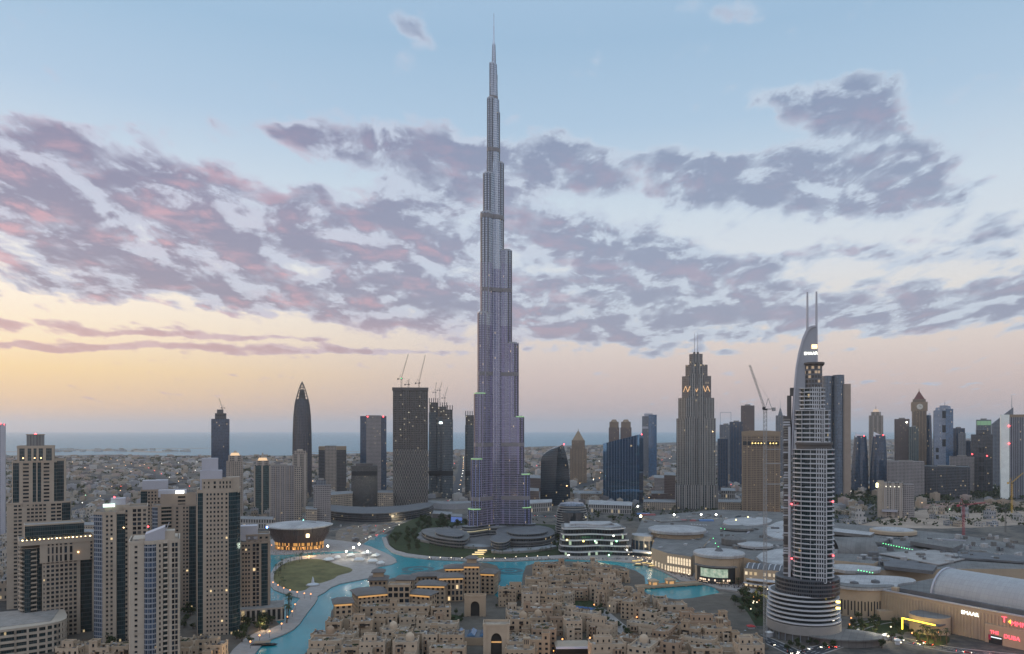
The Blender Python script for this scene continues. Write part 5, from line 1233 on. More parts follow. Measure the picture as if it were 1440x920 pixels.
roofslab([(1164, 792), (1240, 796), (1236, 804), (1172, 802)], 21, 3, MWROOF, name='pale_roof', it=1)
roofslab([(1345, 775), (1440, 782), (1440, 790), (1350, 784)], 22, 2, MDROOF, name='flat_roof')
for px, py in ((1228, 777), (1283, 790), (1212, 806), (1267, 792), (1120, 748), (1090, 742)):
    A = gp(px, py, 25); mb = MB(); mb.prism(ell(A[0]-260, A[1]-1000, 6, 4, 16), 21.5, 25.6); mb.build('roof_plant', MDROOF, ML)
# smooth grey barrel roof
A = gp(1180, 775, 24); B = gp(1236, 776, 24); mb = MB(); n = 16; ax = Vector((A[0]-260, A[1]-1000)); bx_ = Vector((B[0]-260, B[1]-1000)); dd = (bx_-ax); pn_ = Vector((-dd.y, dd.x)).normalized()
for i in range(n):
    f0, f1 = pi*i/n, pi*(i+1)/n; g = lambda f: (pn_*(30-30*cos(f)), 21+15*sin(f))
    (o0, h0), (o1, h1) = g(f0), g(f1); mb.face([(*(ax+o0), h0), (*(bx_+o0), h0), (*(bx_+o1), h1), (*(ax+o1), h1)])
    mb.face([(*(bx_+o0), h0), (*(bx_+o0), 20), (*(bx_+o1), 20), (*(bx_+o1), h1)])
mb.build('barrel_roof', MGROOF, ML, smooth=True)
random.seed(5)
for i in range(85):
    A = gp(random.uniform(1165, 1440), random.uniform(752, 790), 25); mb = MB(); mb.box(A[0]-260, A[1]-1000, 21, random.uniform(3, 9), random.uniform(2, 6), random.uniform(3, 5.4), random.uniform(0, 1)); mb.build('roof_plant', random.choice((MWROOF, MGROOF, MDROOF)), ML)
for i in range(60):
    A = gp(random.uniform(905, 1100), random.uniform(722, 770), 24); mb = MB(); mb.box(A[0]-260, A[1]-1000, 21, random.uniform(2, 8), random.uniform(2, 6), random.uniform(2, 4), random.uniform(0, 1)); mb.build('roof_plant', random.choice((MWROOF, MGROOF, MGROOF)), ML)
for i in range(46):      # ducts, skylight rows and walkways
    A = gp(random.uniform(900, 1440), random.uniform(724, 792), 24); an = random.choice((-.5, -.5, 1.07, .1)); mb = MB()
    if i % 2: mb.box(0, 0, 0, random.uniform(14, 34), 1.4, 1.3); mb.box(2, 0, 0, 2.6, 2.6, 2.2); nm_, m_ = 'roof_duct', random.choice((MCONC, MLAV, MDROOF))
    else:
        for k in range(random.randint(3, 7)): mb.prism(rect(k*4.4, 0, 3, 6), 0, .5); mb.prism(rect(k*4.4, 0, 3, 6), .5, 1.6, inset=rect(k*4.4, 0, .4, 5))
        nm_, m_ = 'roof_light', random.choice((MGLD, MWROOF, MDROOF))
    if inpoly(A[0], A[1], footing([(900, 750), (908, 728), (1010, 719), (1160, 724), (1175, 737), (1350, 754), (1450, 774), (1450, 797), (1245, 799), (1105, 797), (1046, 781), (985, 772), (930, 759)], 21)): mb.build(nm_, m_, ML, loc=(A[0]-260, A[1]-1000, 21.02), rot=an)
def lamps(pts, r, m, z): 
    for px, py in pts: A = gp(px, py, z); mb = MB(); mb.sphere((0, 0, 0), r, n=6, h=4); mb.build('roof_lamp', m, ML, loc=(A[0]-260, A[1]-1000, z))
lamps([(1231+i*3.7, 762+i*.8) for i in range(15)], .55, MLED, 24.5); lamps([(1302+i*4.6, 767+i*.8) for i in range(7)], .55, MLED, 24.5); lamps([(1207+i*4, 802+i*.7) for i in range(6)], .5, MLED, 24.5); lamps([(1170+i*3, 746+i*.6) for i in range(5)], .55, MLED, 24)
lamps([(1003, 757), (1006, 764), (1010, 769), (1014, 743), (1019, 744)], .5, MLED, 26)
lamps([(897, 712), (948, 724), (986, 723.5), (1007, 724)], 1.5, MWHL, 27); lamps([(901, 726)], 2.0, glow('warm_floodlight', (1, .85, .5), 14), 25); lamps([(1035, 731), (1052, 727)], 1.0, glow('yellow_lamp', (1, .8, .3), 6), 24)
for px, py, m in ((905, 722, 'blue_tarpaulin'), (993, 731, 'blue_tarpaulin'), (968, 731, 'red_tarpaulin'), (912, 723, 'red_tarpaulin')):
    A = gp(px, py, 23); mb = MB(); mb.box(A[0]-260, A[1]-1000, 21, 22, 9, 2.2); mb.build('tarpaulin', mat(m, (.12, .22, .42) if m[0] == 'b' else (.32, .12, .12), .7), ML)
# orange box building behind
A = gp(1402, 774, 12); ob = thing('orange_building', 'low orange box building behind the mall roofs', 'building', (A[0], A[1]+10, 0)); mb = MB(); mb.box(0, 0, 0, 36, 16, 12); mb.build('wall', mat('orange_render', (.55, .24, .03), .7), ob); mb = MB(); mb.box(0, 0, 12, 37, 17, .6); mb.build('roof', MGROOF, ob)
# ---- drums on the promenade side
def ribbed_drum(mb, cx_, cy_, r, z0, z1, n, a0=0, a1=2*pi, w_=.8, d=.7):
    for i in range(n):
        a = a0+(a1-a0)*i/n; mb.box(cx_+(r+d*.4)*cos(a), cy_+(r+d*.4)*sin(a), z0, d, w_, z1-z0, a, bottom=False)
cxx, cyy = gp(952, 743, 33); d1 = thing('disc_roofed_drum', 'tan drum hall with a huge flat white disc roof left of the screen', 'building', (cxx, cyy, 0))
mb = MB(); mb.lathe([(34, 0), (34, 28), (0, 28)], 48); ribbed_drum(mb, 0, 0, 34, 0, 27.6, 54); mb.build('wall', MTAN, d1)
mb = MB(); mb.lathe([(35, 28.1), (38, 29), (38.4, 32), (37.6, 33), (20, 34), (0, 34.3)], 56); mb.build('disc_roof', MWROOF, d1, smooth=True)
mb = MB(); mb.prism(smooth_poly([(-34, 8), (-58, 14), (-62, -6), (-52, -22), (-34, -22)], 1), 0, 25, 0, 1); mb.build('side_wing', [facade('wing_windows', (.42, .36, .29), (.05, .07, .09), 7, 25, .8, .5, lit=0), MWROOF], d1)
cxx, cyy = gp(1011, 776, 32); d2 = thing('screen_drum', 'tan drum hall with white disc roof and a giant lit screen facing the lake', 'building', (cxx, cyy, 0))
mb = MB(); mb.lathe([(25.5, 0), (25.5, 28), (0, 28)], 48); ribbed_drum(mb, 0, 0, 25.5, 0, 27.6, 26, radians(-75), radians(100)); mb.build('wall', MTAN, d2)
mb = MB(); mb.lathe([(25, 28.1), (27.2, 28.6), (27.6, 31), (26.8, 32), (14, 32.8), (0, 33)], 48); r_ = mb.build('disc_roof', MWROOF, d2, smooth=True)
mb = MB(); mb.lathe([(5, 32.5), (4, 34), (1.5, 37), (0, 37.5)], 14); mb.build('roof_cone', MDROOF, r_)
def arcpanel(r, z0, z1, a0, a1, n=18):
    mb = MB()
    for i in range(n):
        a, b = a0+(a1-a0)*i/n, a0+(a1-a0)*(i+1)/n; mb.face([(r*cos(a), r*sin(a), z0), (r*cos(b), r*sin(b), z0), (r*cos(b), r*sin(b), z1), (r*cos(a), r*sin(a), z1)], [((a-a0)*r, z0), ((b-a0)*r, z0), ((b-a0)*r, z1), ((a-a0)*r, z1)])
    return mb
def screen_mat():
    m = bpy.data.materials.new('screen_picture'); m.use_nodes = True; q = NT(m.node_tree); b = m.node_tree.nodes['Principled BSDF']; uvn = q.node('ShaderNodeUVMap')
    n = q.noise(uvn.outputs[0], .22, 3, .6); c = q.ramp(n[0], [(.3, (.20, .30, .22)), (.48, (.42, .55, .42)), (.6, (.60, .70, .55)), (.72, (.7, .45, .3))]); q.put(b.inputs['Emission Color'], c); b.inputs['Emission Strength'].default_value = .75; b.inputs['Base Color'].default_value = (.02, .02, .02, 1); return m
AA0, AA1 = radians(196), radians(286)
arcpanel(27.2, 8.5, 17.5, AA0+.25, AA1-.2).build('screen', screen_mat(), d2); arcpanel(26.9, 2, 19, AA0, AA1+.12).build('screen_surround', MRAIL, d2)
mb = MB(); q = ell(0, 0, 29.5, 29.5, 18, 0, AA0-.1, AA1+.15)+list(reversed(ell(0, 0, 25.6, 25.6, 18, 0, AA0-.1, AA1+.15))); mb.prism(ccw(q), 19.2, 20.4, bottom=True); mb.build('canopy', MGROOF, d2)
arcpanel(27.0, 3, 6.5, AA0+.1, AA1-.1).build('shop_lights', facade('shop_lights', (.03, .03, .03), (.2, .15, .12), 2.2, 4, .7, .7, lit=.5, litcol=(1, .72, .5), les=1.5), d2)
cw = [gp(916, 797), gp(938, 806), gp(972, 812), gp(985, 800), gp(1000, 780), gp(960, 765), gp(925, 770)]
bw = thing('arcade_wing', 'tan stone wing with tall lit windows between the two drums', 'building', (*cw[0], 0)); q = ccw([(x-cw[0][0], y-cw[0][1]) for x, y in cw]); mb = MB(); mb.prism(q, 0, 23, 0, 1); wl = mb.build('wall', [MTAN, MGROOF], bw)
A = Vector((0, 0)); B = Vector((cw[2][0]-cw[0][0], cw[2][1]-cw[0][1])); A2 = Vector((cw[1][0]-cw[0][0], cw[1][1]-cw[0][1]))
for s0, s1, n in ((A2, B, 9), (A, A2, 5)):
    an = atan2((s1-s0).y, (s1-s0).x)
    for i in range(n):
        c = s0+(s1-s0)*((i+.5)/n)
        for z_, h_ in ((3, 6), (12, 8)):
            if n == 5 and z_ == 12: continue
            mb = MB(); mb.face([(-1.3, 0, 0), (1.3, 0, 0), (1.3, 0, h_-1.2), (.7, 0, h_), (-.7, 0, h_), (-1.3, 0, h_-1.2)]); mb.box(0, -.1, h_*.5, 2.6, .15, .2, mi=1)
            mb.build('window', [glow('arcade_window', (1, .78, .5), .9), MTAN], bw, loc=(c.x+sin(an)*.12, c.y-cos(an)*.12, z_), rot=an)
# shop wing with white ribbed roof, right of the screen drum
a0_ = gp(1046, 826); b0_ = gp(1108, 832); sw = thing('shop_wing', 'tan shop wing with warm lit windows and white ribbed roof beside the crane', 'building', (*a0_, 0)); L = hypot(b0_[0]-a0_[0], b0_[1]-a0_[1]); an = atan2(b0_[1]-a0_[1], b0_[0]-a0_[0]); sw.rotation_euler = (0, 0, an)
mb = MB(); mb.prism([(0, 0), (L, 0), (L, 40), (0, 40)], 0, 20, 0, 1); mb.build('wall', [MTAN, MGROOF], sw)
random.seed(9)
for i in range(9):
    for k in range(3):
        if random.random() < .25: continue
        mb = MB(); mb.box(0, -.1, 0, 2.6, .3, 3.2); mb.build('window', glow('shop_window_%d' % random.randint(0, 2), random.choice(((1, .7, .3), (1, .8, .5), (1, .45, .2))), random.choice((.9, 1.6, .5))), sw, loc=(2.5+i*(L-4)/8.5, 0, 2+k*5.8))
for i in range(8):
    mb = MB(); x = 3+i*(L-6)/7; pr = None
    for j in range(9):
        f = j/8; p_ = (x, 1+22*f, 20.2+5.5*sin(pi*f*.8+.3)-1.6)
        if pr: mb.beam(pr, p_, .55)
        pr = p_
    mb.build('roof_rib', MWHITE, sw)
mb = MB(); n = 10
for j in range(n):
    f0, f1 = j/n, (j+1)/n; g = lambda f: (1+22*f, 19.9+5.5*sin(pi*f*.8+.3)-1.6); (y0, z0), (y1, z1) = g(f0), g(f1); mb.face([(1, y0, z0), (L-1, y0, z0), (L-1, y1, z1), (1, y1, z1)])
mb.build('ribbed_roof', MDROOF, sw)
for i in range(2): mb = MB(); mb.prism(ell(L*.55, -4, 24-3*i, 7, 24), 5.5+4*i, 6.3+4*i, bottom=True); mb.build('terrace', MWHITE, sw)
# ---- curved tan building and front wall on the right, with the great vault
c0 = gp(1216, 868); cb = thing('slotted_drum', 'curved tan building with tall dark slots and pale wavy roof', 'building', (c0[0]+4, c0[1]+26, 0)); mb = MB(); mb.lathe([(29, 0), (29, 24), (0, 24)], 48); mb.build('wall', MTAN, cb)
for i in range(22):
    a = radians(190+i*5.4); mb = MB(); mb.box(0, 0, 0, .5, .9, 8 if i % 2 else 13); mb.build('slot_window', MGLD, cb, loc=(29.05*cos(a), 29.05*sin(a), 6 if i % 2 else 1.5), rot=a)
mb = MB(); mb.prism(smooth_poly([(-31, -8), (-20, -27), (4, -32), (26, -24), (34, -8), (60, 2), (60, 26), (20, 34), (-20, 30)], 2), 24.1, 26, 0, 0, bottom=True); mb.build('wavy_roof', MWROOF, cb)
mb = MB(); mb.prism(smooth_poly([(-30.6, -4), (-19, -26), (4, -31), (25, -23), (26, -14), (6, -18), (-12, -12), (-24, 4)], 2), 26.05, 26.8); mb.build('grey_roof_edge', MGROOF, cb)
for x, y in ((-6, -10), (16, -4)): mb = MB(); mb.lathe([(4, 26), (3.4, 28), (0, 29)], 14, x, y); mb.build('roof_plant', MDROOF, cb)
mb = MB(); mb.box(36, -14, 0, 13, 10, 22); mb.build('glass_gap', MDGLASS, cb); mb = MB(); mb.box(20, -34, 0, 34, 8, 8); mb.build('low_front', MTAN, cb)
FWA, FWB = Vector((322, 668)), Vector((402, 540)); dv = (FWB-FWA).normalized(); nv = Vector((-dv.y, dv.x))   # nv points away from the camera side
if nv.x < 0: nv = -nv
fw = thing('mall_front', 'long tan ribbed mall front carrying red and white lit signs at the right', 'building', (FWA.x, FWA.y, 0), atan2(dv.y, dv.x)); LW = (FWB-FWA).length
# local x runs along the wall, local +y away from the viewer
mb = MB(); mb.prism([(0, 0), (LW, 0), (LW, 95), (0, 95)], 0, 24, 0, 1)
i = 0
while 2+i*2.6 < LW: mb.box(2+i*2.6, -.25, 0, 1.1, .5, 21.5, bottom=False); i += 1
mb.build('wall', [MTAN, MGROOF], fw)
mb = MB(); mb.prism([(-.5, -.6), (LW, -.6), (LW, .8), (-.5, .8)], 24.02, 25.2); mb.build('parapet', MLAV, fw)
mb = MB(); mb.prism([(18, 7), (LW, 7), (LW, 10), (18, 10)], 24.02, 27.5); mb.build('plant_screen', MDROOF, fw); mb = MB(); mb.prism([(13, 3), (18, 3), (18, 8), (13, 8)], 24.02, 28); mb.build('stair_head', MTAN, fw)
def vault(x0, x1, y0, y1, z, h, m, n=28):
    mb = MB(); c = (y0+y1)/2; r = (y1-y0)/2
    for i in range(n):
        a, b = pi-pi*i/n, pi-pi*(i+1)/n; P_ = lambda q: (c+r*cos(q), z+h*sin(q)); (ya, za), (yb, zb2) = P_(a), P_(b); mb.face([(x0, ya, za), (x1, ya, za), (x1, yb, zb2), (x0, yb, zb2)], [(x0, i), (x1, i), (x1, i+1), (x0, i+1)])
    return mb
VX0, VX1, VC0, VR, VH = 43, 140, 37.5, 25.5, 21.5
v = vault(VX0, VX1, VC0-VR, VC0+VR, 24.1, VH, MGROOF); vo = v.build('vault_roof', facade('grey_vault_metal', (.26, .26, .265), (.31, .31, .315), 3.0, 2.0, .93, .95, lit=0, wrough=.5, grough=.45, rnd=.06), fw, smooth=True)
mb = MB(); n = 28
for x, m_ in ((VX0, 1), (VX1, 1)):
    mb = MB()
    for i in range(n):
        a, b = pi-pi*i/n, pi-pi*(i+1)/n; R0, R1 = 1.0, 1.045
        q = [(VC0+VR*R0*cos(a), 24.1+VH*R0*sin(a)), (VC0+VR*R0*cos(b), 24.1+VH*R0*sin(b)), (VC0+VR*R1*cos(b), 24.1+VH*R1*sin(b)), (VC0+VR*R1*cos(a), 24.1+VH*R1*sin(a))]
        mb.face([(x+.8, p, z) for p, z in q]); mb.face([(x-.8, p, z) for p, z in reversed(q)]); mb.face([(x-.8, *q[3]), (x+.8, *q[3]), (x+.8, *q[2]), (x-.8, *q[2])])
    mb.build('vault_rim', MLAV, vo)
mb = MB(); pts = [(VC0+(VR-.4)*cos(pi*i/n), 24.1+(VH-.4)*sin(pi*i/n)) for i in range(n+1)]
mb.face([(VX1-.6, p, z) for p, z in pts]); mb.face([(VX0+.6, p, z) for p, z in reversed(pts)]); mb.build('end_wall', MRAIL, vo)
# signs on the wall
xs = lambda px: max(0, min(LW, ((px-PX0)/F*FWA.y-FWA.x)/(dv.x-(px-PX0)/F*dv.y)))
def sx(px):   # place along the wall seen at a pixel column
    k = (px-PX0)/F; return (k*FWA.y-FWA.x)/(dv.x-k*dv.y)
def szz(px, py): 
    x = sx(px); Yw = FWA.y+dv.y*x; return gz(py, Yw)
EX = sx(1316); EY = -11
# entrance drum with the yellow frame
ed = MB(); ed.lathe([(15, 0), (15, 14), (0, 14)], 32, EX, 2+EY, capmi=1); ed.build('entrance_drum', [MTAN, MGROOF], fw)
mb = MB(); mb.box(EX-13.5, -14.5+EY, 1, .9, .9, 9.5); mb.box(EX, -14.6+EY, 9.8, 27, .9, .9); mb.build('yellow_light_frame', glow('yellow_frame', (1, .68, .03), 3.2), fw)
mb = MB(); mb.box(EX, -8+EY, 8.8, 30, 12, .8); mb.build('porch_roof', MDROOF, fw)
text_sign('white_sign', 'EMAAR', 4.2, glow('pale_letters', (1, 1, .88), 2.2), (sx(1364.5), -.8, szz(1364.5, 863)), 0, fw)
MRS = glow('red_sign', (1, .06, .10), 2.6)
text_sign('red_sign', 'T', 6.2, MRS, (sx(1413), -.8, szz(1413, 871.5)), 0, fw); text_sign('orange_sign', '4', 4.6, glow('orange_sign', (1, .5, .03), 2.4), (sx(1420.5), -.8, szz(1420.5, 874.5)), 0, fw); text_sign('red_sign', 'MMM', 4.8, MRS, (sx(1433.5), -.8, szz(1433, 878.5)), 0, fw)
text_sign('red_sign', 'THE', 3.4, MRS, (sx(1401), -2.9, szz(1401, 889)), 0, fw); text_sign('red_sign', 'DUBA', 4.2, MRS, (sx(1425.5), -2.9, szz(1425.5, 896.5)), 0, fw)
x0 = sx(1387); mb = MB(); mb.prism([(x0, -2.6), (LW+10, -2.6), (LW+10, 0), (x0, 0)], 0, 14.5); mb.build('sign_portal', MTAN, fw)
xa, xb = sx(1393), sx(1412); mb = MB(); mb.box((xa+xb)/2, -2.75, 0, xb-xa, .4, 6.5); mb.build('doorway', MRAIL, fw); mb = MB(); mb.box((xa+xb)/2, -3.0, 4.6, xb-xa-1, .3, .8); mb.build('door_light', glow('pale_light', (.85, .95, 1), 1.2), fw); mb = MB(); mb.box(xa+.8, -3.05, 2.5, 1.8, .4, 4); mb.build('red_banner', mat('red_banner', (.35, .02, .07), .7), fw)
# ================================================================== OLD TOWN: PALACE HOTEL, SOUK AND SAND-COLOURED HOUSES
OTW = [mat('old_town_sand', (.385, .285, .195), .9, var=.2, vscale=.07), mat('old_town_pale', (.445, .345, .25), .9, var=.2, vscale=.07), mat('old_town_rosy', (.335, .235, .16), .9, var=.2, vscale=.07)]
MOROOF = mat('old_town_roof', (.30, .24, .185), .95, var=.6, vscale=.15)
MGREYR = mat('grey_tile_roof', (.15, .135, .125), .9, var=.25)
MEAVE = glow('amber_eave', (1, .50, .12), .6)
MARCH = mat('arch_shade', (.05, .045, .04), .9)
MTIMB = mat('brown_timber', (.085, .055, .035), .85); VWH = mat('white_unit', (.45, .44, .42), .7)
def add_windows(root, wins, lim=100):
    wins = [q for q in wins if True]
    for c, w_, h_, an in wins[:lim]:
        k = random.choice((0, 0, 3, 3, 3, 1)) if random.random() > .006 else 4
        o = bpy.data.objects.new('window', win_mesh(w_, h_, k)); COL.objects.link(o); o.parent = root; o.location = c; o.rotation_euler = (0, 0, an)
def block_walls(mb, wins, w_, d, h, z0=0.0, cw=5.0, fl=4.0, wf=.28, hf=.46, x=0.0, y=0.0, backs=True, mi=0):
    q = rect(x, y, w_, d); nf = max(1, round((h-z0)/fl))
    seg_punch(mb, wins, q[0], q[1], z0, h, max(1, round(w_/cw)), nf, wf, hf, .45, mi)
    seg_punch(mb, wins, q[3], q[0], z0, h, max(1, round(d/cw)), nf, wf, hf, .45, mi)
    seg_punch(mb, wins, q[1], q[2], z0, h, max(1, round(d/cw)), nf, wf, hf, .45, mi)
    mb.face([(*q[2], z0), (*q[3], z0), (*q[3], h), (*q[2], h)], None, mi)
    mb.face([(*p_, h) for p_ in q], None, 1)
def parapet(mb, x, y, w_, d, z, hgt=1.1, t=.45, mi=0):
    for i, (cx_, cy_, sx, sy) in enumerate(((x, y-d/2+t/2, w_+.1, t), (x, y+d/2-t/2, w_+.1, t), (x-w_/2+t/2, y, t, d-2*t-.02), (x+w_/2-t/2, y, t, d-2*t-.02))): mb.box(cx_, cy_, z-.05, sx, sy, hgt, mi=mi)
def house(x, y, w_, d, h, rot, feat, tint, label, group, base=1.4):
    m = OTW[tint]; t_ = thing('old_town_house', label, 'house', (x, y, base), rot, group); wins = []; mb = MB()
    WS = random.choice(((5.0, .28, .46), (4.2, .42, .5), (6.5, .3, .62), (3.6, .4, .34))); block_walls(mb, wins, w_, d, h, fl=3.6, cw=WS[0], wf=WS[1], hf=WS[2]); parapet(mb, 0, 0, w_, d, h)
    for sx in (-1, 1):
        for sy in (-1, 1): mb.box(sx*(w_/2-.6), sy*(d/2-.6), h, 1.3, 1.3, 2.0)
    mb.build('wall', [m, MOROOF], t_)
    # a lower wing stepping down in front or at the side, as these blocks have
    s_ = random.choice((-1, 1)); lw, ld, lh = w_*random.uniform(.38, .55), random.uniform(4, 7), h*random.choice((.45, .6, .75)); lx_ = s_*(w_/2-lw/2-.4); lw2 = []
    mb = MB(); block_walls(mb, lw2, lw, ld, lh, x=lx_, y=-d/2-ld/2+.0, cw=4.2); parapet(mb, lx_, -d/2-ld/2, lw, ld, lh)
    mb.build('front_wing', [m, MOROOF], t_)
    wins = [q for q in wins if not (abs(q[3]) < .1 and abs(q[0][0]-lx_) < lw/2+.3 and q[0][2] < lh+1.2)]
    # projecting bay
    if random.random() < .6:
        bw_ = w_*.22; bx_ = -s_*w_*.24; mb = MB(); bz = h*.25; b2 = []
        block_walls(mb, b2, bw_, 1.8, h*.86, z0=bz, x=bx_, y=-d/2-.9, cw=3.2, wf=.5, hf=.55); mb.face([(bx_-bw_/2, -d/2-1.8, bz), (bx_-bw_/2, -d/2, bz), (bx_+bw_/2, -d/2, bz), (bx_+bw_/2, -d/2-1.8, bz)])
        mb.build('bay', [OTW[(tint+1) % 3], MOROOF], t_); wins = [q for q in wins if not (abs(q[3]) < .1 and abs(q[0][0]-bx_) < bw_/2+.4 and q[0][2] > bz-1)]+b2[:len(b2)//2]
    add_windows(t_, wins+lw2, 60)
    if feat == 'wind tower':
        mb = MB(); s1 = 4.2; mb.box(w_*.22, d*.12, h, s1, s1, 6.5); mb.box(w_*.22, d*.12, h+6.5, s1+.7, s1+.7, .7); wt = mb.build('wind_tower', [m], t_)
        mb = MB()
        for k in range(3): mb.box(w_*.22-1.2+k*1.2, d*.12-s1/2, h+3, .6, .2, 3)
        for k in range(3): mb.box(w_*.22-s1/2, d*.12-1.2+k*1.2, h+3, .2, .6, 3)
        tag(mb.build('vent_slot', MARCH, wt), kind='stuff')
    elif feat == 'dome':
        mb = MB(); mb.lathe([(3.2, h), (3.2, h+2.2), (3.0, h+3.6), (2.2, h+4.8), (1.0, h+5.6), (.15, h+5.9), (.12, h+6.8), (0, h+6.9)], 16, w_*.15, d*.1); mb.build('dome', [m], t_, smooth=True)
    elif feat == 'pergola':
        mb = MB()
        for k in range(6): mb.box(-w_*.2+k*1.3, 0, h+2.8, .3, 6, .3)
        for a_ in (0, 5):
            for b_ in (-2.6, 2.6): mb.box(-w_*.2+a_*1.3, b_, h, .35, .35, 2.8)
        mb.build('pergola', mat('dark_timber', (.12, .08, .05), .8), t_)
    elif feat == 'roof room':
        mb = MB(); ww = []; block_walls(mb, ww, w_*.5, d*.45, h+4.2, z0=h, x=-w_*.12, y=d*.1, cw=4); parapet(mb, -w_*.12, d*.1, w_*.5, d*.45, h+4.2, .9); mb.build('roof_room', [m, MOROOF], t_); add_windows(t_, ww, 8)
    elif feat == 'corner turret':
        mb = MB(); ww = []; block_walls(mb, ww, 5.5, 5.5, h+5, z0=h, x=s_*-1*(w_/2-2.9), y=-d/2+2.9, cw=5.5); parapet(mb, s_*-1*(w_/2-2.9), -d/2+2.9, 6, 6, h+5, 1.1); mb.build('turret', [m, MOROOF], t_); add_windows(t_, ww, 6)
    else:
        for k in range(3):
            mb = MB(); mb.box(0, 0, 0, 4.2, 1.2, .8); mb.box(0, 0, .8, 3.8, .9, .5, mi=1); mb.build('roof_planter', [m, MPARK], t_, loc=(random.uniform(-.25, .25)*w_, random.uniform(-.3, .3)*d, h+.02), rot=random.choice((0, pi/2)))
    for k in range(random.randint(1, 3)):       # timber balconies, each backed by a flat dark panel as painted loggia shade
        bx2 = random.uniform(-.42, .42)*w_; bz2 = random.choice((3.7, 7.3, 10.9))
        if bz2+2.6 > h or (abs(bx2-lx_) < lw/2+1.4 and bz2 < lh+1): continue
        mb = MB(); bw2 = random.uniform(2.2, 4.5); mb.box(bx2, -d/2-.55, bz2, bw2, 1.1, 1.1); mb.box(bx2, -d/2-.06, bz2+1.1, bw2*.9, .14, 1.6, mi=1); mb.box(bx2, -d/2-.55, bz2+2.7, bw2+.2, 1.2, .2)
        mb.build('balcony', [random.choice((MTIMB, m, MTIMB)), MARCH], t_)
    for k in range(random.randint(4, 7)):
        mb = MB(); mb.box(0, 0, 0, random.uniform(1.0, 2.2), random.uniform(.9, 1.6), random.uniform(.7, 1.5)); mb.build('roof_unit', random.choice((MCONC, MDROOF, MTIMB, VWH)), t_, loc=(random.uniform(-.42, .42)*w_, random.uniform(-.4, .42)*d, h+.02), rot=random.choice((0, .4)))
    for k in range(2):
        mb = MB(); mb.box(0, 0, 0, random.uniform(1.2, 3), random.uniform(1.2, 2.6), random.uniform(.8, 2)); mb.build('roof_unit', random.choice((MCONC, m, MOROOF)), t_, loc=(random.uniform(-.32, .32)*w_, random.uniform(0, .32)*d, h+.02))
    return t_
# --- palace wings with low hipped roofs lit under the eaves
def palace(px, py, wpx, h, d, rot, label, roof='hip', lit=1, fl=4.2, cw=4.2, wf=.5, hf=.55, tint=0, name='palace_wing', storey=None, ins=.55):
    x, y = gp(px, py, 1.4); w_ = wpx*y/F; t_ = thing(name, label, 'palace', (x, y+d/2, 1.4), rot, 'palace hotel wings by the lake'); wins = []; mb = MB()
    block_walls(mb, wins, w_, d, h, fl=fl, cw=cw, wf=wf, hf=hf); 
    if roof != 'hip': parapet(mb, 0, 0, w_, d, h, 1.4)
    mb.build('wall', [OTW[tint], MOROOF], t_); add_windows(t_, wins, 70)
    if roof in ('hip', 'two'):
        def hip(mb, cx_, cy_, a, b, z, up):
            o = 1.7; q = rect(cx_, cy_, a+2*o, b+2*o); mb.prism(q, z, z+.7, 0, 0, bottom=True)
            mb.prism(q, z+.7, z+up, 0, 0, inset=rect(cx_, cy_, a*ins, b*ins))
        mb = MB(); hip(mb, 0, 0, w_, d, h+.4, 3.0)
        if roof == 'two': mb.box(0, 0, h+2.5, w_*.6, d*.6, 4.5, mi=1); hip(mb, 0, 0, w_*.6, d*.6, h+7, 2.6)
        mb.build('roof', [MGREYR, OTW[tint]], t_)
    if lit:
        mb = MB()
        mb.box(0, -d/2-.28, h-1.3, w_-.6, .3, 1.3)
        if lit > 1: mb.box(-w_/2-.28, 0, h-1.3, .3, d-.6, 1.3)
        mb.build('eave_light', MEAVE, t_)
    return t_
random.seed(21)
palace(479, 886, 24, 21, 16, .30, 'palace wing at the water end with amber eave, left tip of the palace', lit=2)
palace(517, 868, 44, 19, 24, .42, 'long palace wing with broad grey roof and amber light under its right eave', lit=1, ins=.7)
palace(560, 866, 31, 26, 14, 0.05, 'palace centre block with tall dark bays above the courtyard', roof='flat', lit=0, fl=5.0, cw=5, wf=.72, hf=.7)
palace(592, 866, 36, 18, 14, -.35, 'palace wing sloping down to the right of its centre block', lit=1)
palace(530, 850, 24, 22, 18, .1, 'palace pavilion with two stacked grey roofs behind the long wing', roof='two', lit=0)
palace(569, 846, 24, 20, 16, 0, 'palace block with grey roof directly behind the centre block', lit=0)
palace(607, 850, 40, 17, 18, -.1, 'palace wing with amber eave facing the inner court', lit=1)
palace(633, 846, 34, 22, 16, .12, 'palace block of tall dark windows topped by an amber band', lit=1, fl=5, cw=4, wf=.6, hf=.7)
palace(663, 842, 22, 31, 14, 0, 'palace tower with two stacked roofs, highest of the palace', roof='two', lit=1)
palace(688, 836, 20, 20, 18, -.2, 'palace wing at the lake tip with amber openings, right end of the palace', lit=2)
palace(645, 826, 40, 19, 16, .1, 'palace rear wing with amber gallery next to its tower', lit=2)
palace(600, 834, 40, 16, 14, .12, 'low palace wing on the back shore of the lake', lit=0)
